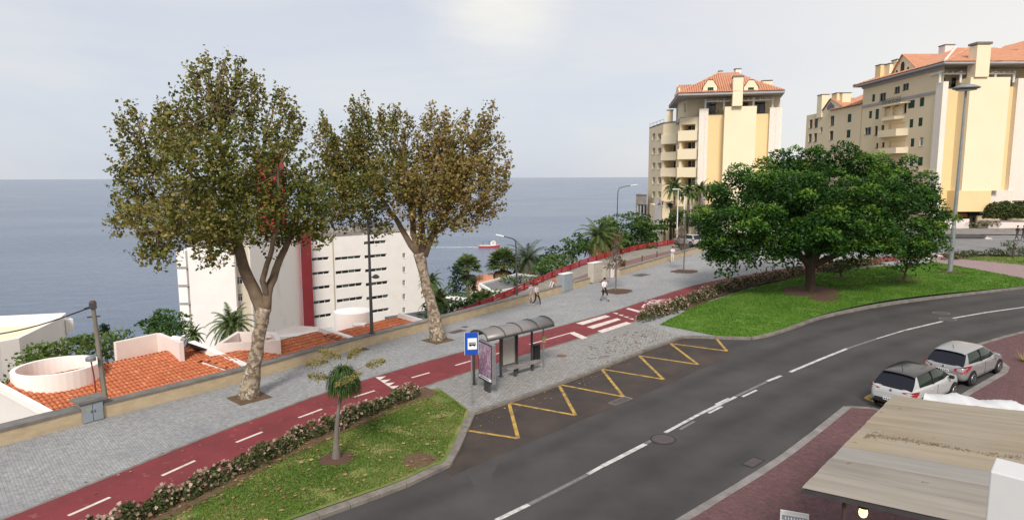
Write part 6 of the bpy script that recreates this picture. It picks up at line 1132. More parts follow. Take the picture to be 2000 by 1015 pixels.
for x, y in ((.12, 1.15), (1.85, 1.15), (2.95, 1.12), (SL - .55, 1.05)): b = SB(); b.box((x, y, 1.2), (.09, .09, 2.3)); b.box((x, y, .02), (.22, .22, .03)); b.build('post', 'dark_metal', shl, world=False)
b = SB(); b.box((SL - .05, .7, 1.15), (.06, .06, 2.3)); b.box((SL - .05, .7, .015), (.24, .24, .03)); b.build('post', 'metal', shl, world=False); b = SB(); b.box((SL - .05, .65, 1.55), (.26, .04, .34)); b.build('notice', 'signboard', shl, world=False)
glz = bpy.data.materials.new('shelter_glass'); glz.use_nodes = True; t = glz.node_tree; pb = t.nodes['Principled BSDF']; pb.inputs['Base Color'].default_value = (.5, .52, .48, 1); pb.inputs['Roughness'].default_value = .15; tr = N(t, 'ShaderNodeBsdfTransparent'); tr.inputs[0].default_value = (.80, .83, .80, 1); mx = N(t, 'ShaderNodeMixShader', i_Fac=.55); t.links.new(tr.outputs[0], mx.inputs[1]); t.links.new(pb.outputs[0], mx.inputs[2]); t.links.new(mx.outputs[0], t.nodes['Material Output'].inputs[0]); M['shelter_glass'] = glz
M['rust_frame'] = pm('brown_frame', (.10, .055, .045), rough=.7)
b = SB(); b.box((2.4, 1.15, 1.35), (.98, .02, 1.6)); b.build('pane', 'shelter_glass', shl, world=False)
b = SB()
for x in (1.95, 2.86): b.box((x, 1.15, 1.35), (.07, .06, 1.72))
for z in (.52, 2.18): b.box((2.405, 1.15, z), (.84, .055, .06))
b.build('pane_frame', 'rust_frame', shl, world=False)
bn = empty('bench', (*(sF0.xy + su * 3.05 + sn * .72), gz0), 'grey slab bench under the bus shelter roof', 'bench', rz=math.atan2(su.y, su.x)); b = SB(); pts = [(.95 * math.copysign(1, math.cos(a)) + .0 + .17 * math.cos(a) - (.17 * math.copysign(1, math.cos(a)) if False else 0), .19 * math.sin(a)) for a in [2 * PI * k / 20 for k in range(20)]]; b.prism(pts, .42, .5); b.build('seat', 'kerb_pale', bn, world=False, bevel=.015)
for x in (-.6, .6): b = SB(); b.box((x, 0, .21), (.12, .12, .42)); b.box((x, 0, .012), (.25, .25, .024)); b.build('leg', 'dark_metal', bn, world=False)
# advertising panel at its end
q0, q1 = hz(935.5, 735, gz0 + .55), hz(962.4, 749.5, gz0 + .55); pu = (q1 - q0).xy.normalized(); pw = (q1 - q0).length; pc = (q0 + q1) / 2
ad = empty('advertising_panel', (*pc.xy, gz0), 'lit poster case at the near end of the bus shelter', 'poster case', rz=math.atan2(pu.y, pu.x))
pm_ = bpy.data.materials.new('poster_print'); pm_.use_nodes = True; t = pm_.node_tree; pb = t.nodes['Principled BSDF']; pb.inputs['Roughness'].default_value = .25; tcn = N(t, 'ShaderNodeTexCoord'); mpn = N(t, 'ShaderNodeMapping'); mpn.inputs['Scale'].default_value = (3.2, 1, 1.9); t.links.new(tcn.outputs['Object'], mpn.inputs[0]); vo = N(t, 'ShaderNodeTexNoise', i_Scale=.9, i_Detail=4.0, i_Distortion=1.8); t.links.new(mpn.outputs[0], vo.inputs['Vector'])
t.links.new(ramp(t, vo.outputs[0], [(.30, (.09, .07, .13)), (.42, (.30, .26, .36)), (.50, (.30, .09, .18)), (.56, (.44, .39, .44)), (.66, (.19, .17, .26)), (.78, (.6, .56, .6))]), pb.inputs['Base Color']); M['poster'] = pm_
b = SB(); b.box((0, .08, 1.42), (pw, .2, 1.86)); b.build('case', 'metal', ad, world=False, bevel=.02)
b = SB(); b.box((0, -.024, 1.42), (pw - .06, .012, 1.80)); b.build('glass_surround', 'black', ad, world=False); b = SB(); b.box((0, -.034, 1.50), (pw - .16, .006, 1.54)); b.build('poster', 'poster', ad, world=False); b = SB(); b.box((0, -.034, .66), (pw - .16, .006, .13)); b.build('poster_footer', 'white_sign', ad, world=False)
b = SB(); b.box((-.05, -.0375, .66), (pw - .5, .002, .05)); b.build('poster_footer_text', 'frame_dark', ad, world=False)
for x in (-.18, 0, .18): b = SB(); b.box((x, .08, .25), (.1, .1, .5)); b.build('leg', 'dark_metal', ad, world=False)
# litter bin on the post
q = at(1047, 687, (sF1.y + .9)); bi = empty('litter_bin', (q.x, q.y, q.z - .4), 'black litter bin hung on the shelter post', 'litter bin', rz=math.atan2(su.y, su.x)); b = SB(); b.prism([(-.2, -.13), (.2, -.13), (.22, .1), (-.22, .1)], .0, .74); b.build('body', 'black', bi, world=False, bevel=.03); b = SB(); b.box((0, -.01, .80), (.44, .3, .05)); b.build('lid', 'black', bi, world=False); b = SB(); b.box((-.24, 0, .45), (.08, .06, .4)); b.build('bracket', 'dark_metal', bi, world=False)
# bus stop sign
sp = up(922, 790); zt_ = at(922, 649, sp.y).z; fr_u = (ray(922, 700).xy).normalized(); sg = empty('bus_stop_sign', sp, 'blue bus stop sign on a thin pole at the platform end', 'sign', rz=R(10))
b = SB(); b.tube([(0, .03, 0), (0, .03, zt_ - sp.z - .05)], .032, 8); b.box((0, .03, .01), (.26, .26, .02)); b.build('pole', 'pole_grey', sg, world=False); hh = zt_ - sp.z; sw_, sh2 = .58, .98
b = SB(); b.box((0, -.02, hh - sh2 / 2), (sw_, .03, sh2)); o = b.build('plate', 'blue_sign', sg, world=False, bevel=.01); b = SB(); b.box((.035, -.038, hh - sh2 / 2), (.40, .004, .50)); b.build('white_field', 'white_sign', sg, world=False); b = SB(); b.box((sw_ / 2 + .006, 0, hh - sh2 / 2), (.012, .06, sh2)); b.box((-sw_ / 2 - .006, 0, hh - sh2 / 2), (.012, .06, sh2)); b.build('plate_edge', 'white_sign', sg, world=False)
b = SB(); zc = hh - sh2 / 2; b.box((.035, -.0425, zc + .045), (.30, .004, .035)); b.box((.035, -.0425, zc - .045), (.30, .004, .07)); 
for x in (-.108, -.04, .028, .096, .178): b.box((x, -.0425, zc + .008), (.016, .004, .04))
for x in (-.05, .12): b.tube([(x, -.041, zc - .085), (x, -.0455, zc - .085)], .032, 12)
b.build('bus_pictogram', 'black', sg, world=False)

# lamps
def arm_lamp(px, py, base, pts, label, m, head_m='pole_white', r0=.09, hl=.65):
    root = empty('street_lamp', base, label, 'street lamp', 'street lamps along the street'); b = MB(); P = [Vector(base)] + pts; b.tube(smooth(P, .5) if len(P) > 3 else P, [r0 - .045 * i / (len(smooth(P, .5)) - 1) for i in range(len(smooth(P, .5)))] if len(P) > 3 else r0, 8); b.lathe(base, [(r0 * 1.7, 0), (r0 * 1.7, .5), (r0 * 1.05, .6)], 10); b.build('pole', m, root)
    e, d = P[-1], (P[-1] - P[-2]).normalized(); b = MB(); b.beam(e - d * .05, e + d * hl, .22, .11); o = b.build('lamp_head', head_m, root, bevel=.03); b = MB(); b.beam(e + d * .12 - Vector((0, 0, .07)), e + d * (hl - .08) - Vector((0, 0, .07)), .16, .03); b.build('diffuser', 'glass_blue', o); return root
q = at(1010, 577, 55); base = Vector((q.x, q.y, -.6)); arm_lamp(0, 0, base, [at(1009, 540, 55), at(1008, 490, 55), at(1007, 471, 55), at(1003, 466.5, 55), at(992, 463.5, 55), at(983, 461.5, 55)], 'thin dark lamp with bent arm on the sloping lane', 'pole_dark')
q = at(1205, 480, 90); base = Vector((q.x, q.y, q.z - .3)); arm_lamp(0, 0, base, [at(1205, 440, 90), at(1206, 400, 90), at(1207, 374, 90), at(1210, 367, 90), at(1222, 364, 90), at(1232, 362.5, 90)], 'thin lamp with bent arm behind the tan palm', 'pole_dark', hl=.9)
# double-headed dark lamp by the wall
q = up(727, 671); rl_ = empty('street_lamp', q, 'tall dark lamp post at the wall with a low side light', 'street lamp', 'street lamps along the street'); b = MB(); tp = at(718, 400, q.y + .3); b.tube([q, q.lerp(tp, .5), tp], [.11, .085, .06], 8); b.box(q + Vector((0, 0, .35)), (.28, .28, .7), R(45)); b.build('pole', 'pole_dark', rl_)
q2 = at(723, 541, q.y + .15); b = MB(); b.tube([q2, at(730, 540, q.y)], .03, 6); b.build('side_arm', 'pole_dark', rl_); c = at(734, 540, q.y - .1); b = MB(); b.lathe((c.x, c.y, c.z - .12), [(.05, 0), (.2, .04), (.22, .12), (.12, .22), (.03, .26)], 12); b.build('side_lamp', 'dark_metal', rl_)
e = at(745, 408, q.y - .4); b = MB(); b.tube([tp, e], .04, 6); b.beam(e, at(760, 404, q.y - .4), .22, .12); b.build('lamp_head', 'dark_metal', rl_)
# tall disc lamp on the far lawn
q = up(1855, 531); Yq = q.y; tp = at(1882.5, 172, Yq); tp.x = q.x + .12; tp.y = q.y; ld = empty('mast_lamp', q, 'tall grey mast lamp with a wide disc head on the far lawn', 'street lamp'); b = MB(); b.tube([q, q.lerp(tp, .25), q.lerp(tp, .255), tp], [.2, .185, .15, .085], 12); b.lathe(q, [(.32, 0), (.32, .05), (.22, .08)], 12); b.build('mast', 'pole_grey', ld)
b = MB(); b.lathe((tp.x, tp.y, tp.z - .12), [(.12, -.1), (.55, -.06), (1.0, .06), (1.02, .16), (.6, .34), (.25, .42), (.05, .44)], 28); b.build('disc_head', 'pole_grey', ld, sm=True); b = MB(); b.lathe((tp.x, tp.y, tp.z - .25), [(.3, 0), (.8, .06), (.3, .08)], 20); b.build('diffuser', 'white_sign', ld)
# white poles by the tower
for k, (px, y0, y1, Y, lab) in enumerate(((1322, 462, 370, 93, 'white lamp post with flat head by the terrace block'), (1335, 458, 385, 96, 'first white flagpole right of the white lamp post'), (1348, 455, 400, 97, 'second white flagpole right of the white lamp post'), (1361, 452, 405, 97, 'third white flagpole beside the fig crown'))):
    a, c = at(px, y0, Y), at(px, y1, Y); a.z = g(a.x) - .1; c.x, c.y = a.x, a.y; o = empty('white_lamp_post' if k == 0 else 'flagpole', a, lab, 'lamp post' if k == 0 else 'flagpole'); b = MB(); b.tube([a, c], [.1, .06], 8); b.build('pole', 'pole_white', o); b = MB()
    if k == 0: b.box(c + Vector((-.35, 0, .03)), (1.0, .3, .12)); b.build('lamp_head', 'pole_white', o, bevel=.03)
    else: b.lathe(c, [(.09, 0), (.12, .06), (.02, .14)], 8); b.build('finial', 'pole_white', o)
# utility pole with cable, roof light
q = at(209, 778, 28.2); q.z = -1.6; tp = at(181, 592, 28.2); up_ = empty('utility_pole', q, 'leaning weathered utility pole above the near terracotta roof', 'utility pole'); b = MB(); b.tube([q, q.lerp(tp, .5), tp], [.125, .105, .08], 10); b.build('pole', 'wood_pole', up_)
b = MB(); b.box(tp - Vector((0, 0, .1)), (.28, .28, .26), R(30)); b.box(tp - Vector((0, 0, .6)), (.5, .06, .06), R(30)); b.build('bracket', 'dark_metal', up_); b = MB(); b.lathe(tp, [(.11, -.05), (.15, .02), (.09, .12)], 10); b.build('pole_cap', 'rust_frame', up_)
a = at(176, 600, 28.2); c = at(-60, 660, 30); ca = empty('overhead_cable', a, 'black cable running left from the utility pole', 'cable'); b = MB(); P = [a.lerp(c, k / 12) - Vector((0, 0, .22 * math.sin(PI * k / 12))) for k in range(13)]; b.tube(P, .032, 5); b.build('cable', 'black', ca); b = MB(); b.tube([at(166, 603, 28.2), a], [.06, .05], 6); b.build('clamp', 'black', ca)
q = at(191, 776, 27.8); q.z = -1.0; tp = at(180, 706, 27.8); rl_ = empty('garden_light', q, 'small grey floodlight on a thin red post by the utility pole', 'lamp'); b = MB(); b.tube([q, q.lerp(tp, .8), tp + Vector((-.05, 0, .05))], .028, 7); b.build('post', 'red_dark', rl_); b = MB(); b.lathe((tp.x - .05, tp.y, tp.z + .02), [(.1, 0), (.2, .03), (.21, .16), (.15, .22), (.04, .24)], 12); b.build('lamp_head', 'pole_grey', rl_, sm=False)

# cabinets in the wall
def wall_dir(i): d = (WALL[min(i + 2, len(WALL) - 1)] - WALL[max(i - 2, 0)]).normalized(); return math.atan2(d.y, d.x)
M['cabinet_blue'] = pm('cabinet_bluegrey', (.27, .315, .35), (.22, .25, .28), scale=2.5, rough=.75)
ic = (a1 + a2) // 2; p = WALL[ic]; wd = (WALL[a2] - WALL[a1]).length; mc = empty('meter_cupboard', (p.x, p.y, g(p.x) + U), 'blue-grey metal meter cupboard set into the parapet wall', 'cabinet', rz=wall_dir(ic)); b = SB(); b.box((0, .28, .42), (wd - .02, .7, .84)); b.build('housing', 'concrete', mc, world=False, bevel=.01); b = SB(); b.box((0, .26, .90), (wd + .25, .85, .12)); b.build('coping', 'coping', mc, world=False, bevel=.01)
for sx_ in (-1, 1): b = SB(); b.box((sx_ * (wd / 4 - .01), -.085, .40), (wd / 2 - .05, .03, .74)); d = b.build('door', 'cabinet_blue', mc, world=False, bevel=.008); b = SB(); b.box((-sx_ * .0 + sx_ * .06, -.11, .45), (.03, .02, .1)); b.build('handle', 'dark_metal', d, world=False)
b = SB(); b.add([(-wd / 4 - .1, -.102, .52), (-wd / 4 + .1, -.102, .52), (-wd / 4, -.102, .68)], [(0, 1, 2)]); b.build('warning_triangle', 'signboard', mc, world=False)
def cabinet(px, py, w_, d_, h_, label, m, topm=None, n=2):
    p = up(px, py); i = min(range(len(WALL)), key=lambda k: (WALL[k] - p.xy).length); rz = wall_dir(i); c = empty('utility_cabinet', p, label, 'cabinet', 'cabinets along the parapet wall', rz=rz); b = SB(); b.box((0, d_ / 2, h_ / 2), (w_, d_, h_)); b.build('body', m, c, world=False, bevel=.02); b = SB(); b.box((0, d_ / 2, h_ + .04), (w_ + .06, d_ + .08, .07)); b.build('top', topm or m, c, world=False, bevel=.015)
    for k in range(n): b = SB(); b.box((-w_ / 2 + w_ * (k + .5) / n, -.008, h_ * .52), (w_ / n - .04, .016, h_ * .84)); d = b.build('door', m, c, world=False); b = SB(); b.box((-w_ / 2 + w_ * (k + .5) / n + w_ / n * .35, -.022, h_ * .55), (.03, .02, .14)); b.build('handle', 'dark_metal', d, world=False)
    return c
cabinet(1110, 569, 1.35, .55, 1.5, 'tall blue-grey utility cabinet between wall sections', 'cabinet', 'frame_white'); cabinet(1167, 550.5, 1.5, .6, 1.75, 'large beige utility cabinet beside the blue-grey one', 'cabinet_beige', 'frame_white'); cabinet(1186, 545.5, .85, .5, 1.15, 'small beige utility cabinet attached to the large one', 'cabinet_beige', None, 1)
q = up(1196, 543); o = empty('info_totem', q, 'slim white information totem beside the small beige cabinet', 'totem', rz=R(50)); b = SB(); b.box((0, 0, .75), (.55, .12, 1.5)); b.build('panel', 'frame_white', o, world=False, bevel=.02); b = SB(); b.box((0, 0, .03), (.7, .3, .06)); b.build('foot', 'concrete', o, world=False)

# ================================================================== BOAT
q = hz(955, 483, SEA); bo = empty('fishing_boat', q, 'red fishing boat with white wheelhouse crossing the sea', 'boat', rz=R(-2)); M['hull_red'] = pm('hull_red', (.50, .07, .06), (.42, .05, .045), scale=1, rough=.6)
b = SB(); st = [(-6.3, 1.6, 1.15, -.6), (-4, 1.9, 1.05, -.7), (0, 2.0, 1.05, -.8), (4, 1.7, 1.35, -.7), (6, .6, 1.8, -.4), (6.6, .05, 2.0, 0)]; vs = []
for x, w_, zt_, zb_ in st: vs += [(x, -w_, zt_), (x, -w_ * .85, .1), (x, 0, zb_), (x, w_ * .85, .1), (x, w_, zt_)]
b.add(vs, [(5 * i + k, 5 * i + 5 + k, 5 * i + 6 + k, 5 * i + 1 + k) for i in range(5) for k in range(4)] + [(0, 1, 2, 3, 4)] + [(5 * i + 4, 5 * i + 9, 5 * i + 5, 5 * i) for i in range(5)]); b.build('hull', 'hull_red', bo, world=False)
b = SB(); b.box((-1.4, 0, 1.12), (8.6, 3.0, .12)); b.build('deck', 'white_wall', bo, world=False); b = SB(); vs = []
for x, w_, zt_, zb_ in st: vs += [(x, -w_ * 1.02, zt_), (x, -w_ * 1.02, zt_ + .22)]
b.add(vs, [(2 * i, 2 * i + 2, 2 * i + 3, 2 * i + 1) for i in range(5)]); b.build('gunwale', 'white_wall', bo, world=False)
b = SB(); b.box((2.6, 0, 2.2), (3.0, 2.4, 2.2)); b.box((2.8, 0, 3.4), (2.0, 2.2, .9)); b.build('wheelhouse', 'white_wall', bo, world=False, bevel=.1); b = SB(); b.box((2.8, -1.11, 3.45), (1.5, .04, .4)); b.box((2.6, -1.21, 2.5), (1.8, .04, .45)); b.build('window', 'glass', bo, world=False)
for x, h_ in ((-3.6, 3.6), (.2, 4.2)): b = SB(); b.tube([(x, 0, 1), (x, 0, h_)], .09, 6); b.tube([(x, 0, h_ - .5), (x - 1.0, 0, h_ - 1.2)], .05, 5); b.build('mast', 'dark_metal', bo, world=False)
fo = pm('foam', (.70, .74, .78), (.42, .48, .55), scale=.5, rough=.9, coord='World', contrast=(.35, .65)); rg = random.Random(3); b = MB()
for k in range(150):
    f = k / 150; x = q.x - 6 - f * 30; y = q.y + rg.uniform(-1, 1) * (1.2 + f * 2.2); w_ = rg.uniform(.6, 2.2) * (1 - .45 * f); h_ = rg.uniform(.25, .8); b.add([(x - w_, y, SEA + .05), (x, y - h_, SEA + .05 + k * .0003), (x + w_, y, SEA + .05), (x, y + h_, SEA + .05 + k * .0003)], [(0, 1, 2, 3)])
b.build('wake_foam', fo, None, kind='stuff', label='white foam wake trailing behind the red boat')

# ================================================================== CARS
M['car_white'] = pm('car_white_paint', (.43, .44, .44), rough=.2, spec=.6); M['car_silver'] = pm('car_silver_paint', (.34, .34, .345), rough=.25, spec=.6, metal=.35); M['car_black'] = pm('car_black_roof', (.035, .031, .03), rough=.12, spec=.7); M['car_glass'] = pm('car_glass', (.010, .011, .018), rough=.08, spec=.3); M['car_glass_g'] = pm('car_glass_tinted', (.012, .024, .018), rough=.08, spec=.3); M['tyre'] = pm('tyre_rubber', (.016, .016, .016), rough=.85); M['rim'] = pm('alloy', (.32, .32, .33), rough=.3, metal=.8); M['tail'] = pm('tail_lamp_red', (.26, .010, .018), rough=.3, spec=.3); M['plate'] = pm('number_plate', (.66, .68, .70), rough=.4); M['trim'] = pm('black_trim', (.02, .02, .021), rough=.6)
def grid(b, rows, mi=0, close=False):
    n = len(rows[0]); b0 = [v for r_ in rows for v in r_]; b.add(b0, [(i * n + k, i * n + k + 1, (i + 1) * n + k + 1, (i + 1) * n + k) for i in range(len(rows) - 1) for k in range(n - 1)], mi)
def car(name, loc, rz, pitch, label, paint, roofm, L=4.08, suv=0.0, tail_style=0):
    c = empty(name, loc, label, 'car', 'cars parked in the bay', rz=rz); c.rotation_euler = (0, -pitch, rz); k = L / 4.1; w0 = .885
    st = [(-2.04, .66, .46, .70, .72), (-2.02, .74, .40, .80, .84), (-1.97, .80, .33, .90, .95), (-1.86, .845, .27, .985, 1.02), (-1.6, .87, .24, 1.0, 1.03), (-1.2, .885, .22, .985, 1.02), (-.4, .885, .2, .95, .99), (.5, .885, .2, .925, .985), (.95, .885, .2, .91, 1.0), (1.35, .87, .22, .865, .945), (1.75, .82, .25, .79, .85), (1.95, .74, .30, .68, .73), (2.04, .62, .36, .56, .60), (2.06, .5, .42, .52, .53)]
    rows = []
    for x, w_, zb, zs, zt in st:
        half = [(0, zb - .02), (w_ * .8, zb - .02), (w_ * .97, zb + .06), (w_, zb + (zs - zb) * .45), (w_ * 1.0, zs - .12), (w_ * .965, zs), (w_ * .86, zt), (w_ * .5, zt + .02), (0, zt + .03)]
        rows.append([(x * k, -y, z + suv) for y, z in half] + [(x * k, y, z + suv) for y, z in half[::-1][1:]])
    b = SB(); grid(b, rows); b.add([rows[0][i] for i in range(17)], [tuple(range(17))]); b.add([rows[-1][i] for i in range(17)], [tuple(range(17))[::-1]]); body = b.build('body', paint, c, world=False, sm=True); body.modifiers.new('s', 'SUBSURF').levels = 1; body.modifiers['s'].render_levels = 2
    z0 = .96 + suv; zt = 1.47 + suv
    bot = [(-1.93, .74), (-1.4, .80), (-.5, .815), (.5, .81), (1.12, .72)]; tp_ = [(-1.42, .60), (-1.1, .635), (-.45, .65), (.05, .63), (.28, .58)]
    def gl(i, f, s_): (xb, yb), (xt, yt) = bot[i], tp_[i]; cz = z0 + (zt - .04 - z0) * f; return ((xb + (xt - xb) * f) * k, s_ * (yb + (yt - yb) * f + .03 * math.sin(PI * f)), cz)
    b = SB()
    for s_ in (-1, 1): grid(b, [[gl(i, f, s_) for i in range(5)] for f in (0, .33, .66, 1)])
    b.build('side_window', 'car_glass_g', c, world=False, sm=True)
    def cross(i, f, bow, n=7):
        a, e = gl(i, f, -1), gl(i, f, 1); return [(a[0] + bow * (1 - (2 * t_ / (n - 1) - 1) ** 2), a[1] + (e[1] - a[1]) * t_ / (n - 1), a[2]) for t_ in range(n)]
    b = SB(); grid(b, [cross(0, f, -.05) for f in (0, .33, .66, 1)]); b.build('rear_window', 'car_glass', c, world=False, sm=True); b = SB(); grid(b, [cross(4, f, .12) for f in (0, .33, .66, 1)]); b.build('windscreen', 'car_glass', c, world=False, sm=True)
    b = SB(); rr = []
    for i, dz in ((0, -.03), (0, .0), (1, .028), (2, .045), (3, .04), (4, .0)):
        x, y = tp_[i]; x = x - (.13 if dz == -.03 else 0); rr.append([(x * k, y * t_ * (1.03), zt + dz - .012 + .03 * (1 - t_ * t_) - (.045 if abs(t_) > .99 else 0)) for t_ in (-1, -.92, -.5, 0, .5, .92, 1)])
    grid(b, rr); rf = b.build('roof', roofm, c, world=False, sm=True); m_ = rf.modifiers.new('t', 'SOLIDIFY'); m_.thickness = .03; rf.modifiers.new('s', 'SUBSURF').render_levels = 2
    b = SB(); b.tube([(-1.15 * k, 0, zt + .05), (-1.28 * k, 0, zt + .23)], .012, 5); b.build('aerial', 'trim', c, world=False)
    pc_ = roofm if roofm != 'car_black' else paint
    for s_ in (-1, 1):      # pillars, painted over the glass line
        def off(p, d=.012): return (p[0], p[1] + s_ * d, p[2])
        b = SB(); q = [gl(0, f, s_) for f in (0, .25, .5, .75, 1)]; q2 = [tuple(Vector(gl(0, f, s_)).lerp(Vector(gl(1, f, s_)), .95 - .75 * f if tail_style else .75 - .5 * f)) for f in (0, .25, .5, .75, 1)]; b.add([off(v) for v in q] + [off(v) for v in q2], [(i, i + 1, 6 + i, 5 + i) for i in range(4)]); b.build('rear_pillar', paint if tail_style == 0 else paint, c, world=False, sm=True)
        b = SB(); b.beam(off(gl(4, 0, s_), .0), off(gl(4, 1, s_), .0), .06, .05); b.build('front_pillar', pc_ if roofm == 'car_silver' else 'car_black', c, world=False); b = SB(); a, e = Vector(gl(2, 0, s_)).lerp(Vector(gl(3, 0, s_)), .1), Vector(gl(2, 1, s_)).lerp(Vector(gl(3, 1, s_)), .1); b.beam(off(a, .004), off(e, .004), .05, .09); b.build('middle_pillar', 'trim', c, world=False)
        for x in (-1.28, 1.30):
            b = SB(); b.tube([(x * k, s_ * .835, .33), (x * k, s_ * .892, .33)], .385, 24); b.build('wheel_arch', 'trim', c, world=False)
            b = SB(); prof = [(.30, -.10), (.318, -.08), (.32, 0), (.318, .08), (.30, .10)]; n = 26; vs = [(x * k + r_ * math.cos(2 * PI * j / n), s_ * .815 + y, .32 + r_ * math.sin(2 * PI * j / n)) for r_, y in prof for j in range(n)]; b.add(vs, [(i * n + j, i * n + (j + 1) % n, (i + 1) * n + (j + 1) % n, (i + 1) * n + j) for i in range(4) for j in range(n)] + [tuple(range(n)), tuple(range(4 * n, 5 * n))]); wh = b.build('wheel', 'tyre', c, world=False)
            b = SB(); yo = s_ * .918
            for j in range(5): a_ = 2 * PI * j / 5 + .3; b.beam((x * k, yo, .32), (x * k + .2 * math.cos(a_), yo, .32 + .2 * math.sin(a_)), .05, .018, upv=(0, 1, 0))
            b.tube([(x * k + .205 * math.cos(2 * PI * j / 24), yo, .32 + .205 * math.sin(2 * PI * j / 24)) for j in range(25)], .018, 5); b.build('rim', 'rim', wh, world=False)
        b = SB(); b.box((.78 * k, s_ * .98, 1.02 + suv), (.16, .2, .14)); b.build('wing_mirror', paint if tail_style == 0 else 'trim', c, world=False, bevel=.04)
        for x in (-.65, .35): b = SB(); b.box((x * k, s_ * .892, .80 + suv), (.2, .03, .035)); b.build('door_handle', paint, c, world=False, bevel=.01)
        b = SB(); b.box((-.12 * k, s_ * .884, .58 + suv), (.012, .01, .62)); b.build('door_gap', 'trim', c, world=False)
        b = SB()
        pts = [(-2.01, .44, .76), (-2.0, .42, .86), (-1.94, .72, .96), (-1.80, .85, 1.0), (-1.42, .885, .98), (-1.55, .89, .87), (-1.82, .875, .74), (-1.99, .72, .68)] if tail_style == 0 else [(-1.99, .40, .86), (-1.985, .42, .89), (-1.94, .70, .93), (-1.83, .83, .96), (-1.62, .89, .95), (-1.68, .89, .84), (-1.80, .87, .76), (-1.90, .82, .76), (-1.955, .72, .83)]
        cx = tuple(sum(p[i] for p in pts) / len(pts) for i in range(3)); vs = [((x - .05) * k, s_ * (y + .03), z + suv) for x, y, z in pts] + [((cx[0] - .09) * k, s_ * (cx[1] + .06), cx[2] + suv)]; n = len(pts); b.add(vs, [(j, (j + 1) % n, n) for j in range(n)]); b.build('tail_light', 'tail', c, world=False)
    b = SB(); b.box((-2.03 * k, 0, .40 + suv), (.10, 1.25, .20)); b.build('rear_bumper', 'trim', c, world=False, bevel=.04); b = SB(); zpl = .72 if tail_style == 0 else .50; b.box((-(2.068 if tail_style == 0 else 2.088) * k, 0, zpl + suv), (.02, .5, .11)); pl = b.build('number_plate', 'plate', c, world=False); b = SB(); 
    for j in range(6): b.box((-(2.068 if tail_style == 0 else 2.088) * k - .011, -.19 + j * .076, zpl + suv), (.002, .045, .06))
    b.build('plate_characters', 'trim', pl, world=False); b = SB(); b.tube([(-2.045 * k, 0, .87 + suv), (-2.0 * k, 0, .88 + suv)], .05, 10); b.build('badge', 'rim', c, world=False)
    return c
wr, wf = gp(1896.5, 752.7), gp(1950, 727.5); cd = (wf - wr).xy.normalized(); cl = Vector((-cd.y, cd.x)); sl_ = math.atan2(wf.z - wr.z, (wf - wr).xy.length); ang = math.atan2(cd.y, cd.x)
cc = (wr.xy + wf.xy) / 2 + cl * .86; car('parked_car', (*cc, g(cc.x) + .0), ang, sl_, 'silver hatchback parked ahead in the bay', 'car_silver', 'car_silver', L=4.35)
wf1 = gp(1864, 776); c1_ = wf1.xy + cl * .88 - cd * 1.45; car('parked_car', (*c1_, g(c1_.x)), ang + R(1), sl_, 'white hatchback with black roof parked nearest the awning', 'car_white', 'car_black', L=4.4, suv=.06, tail_style=1)
wq = gp(1352, 482, .05); car('distant_car', (wq.x, wq.y + 2, g(wq.x) + .03), R(120), 0, 'white car far off beside the tower palms', 'car_white', 'car_white', L=4.1)

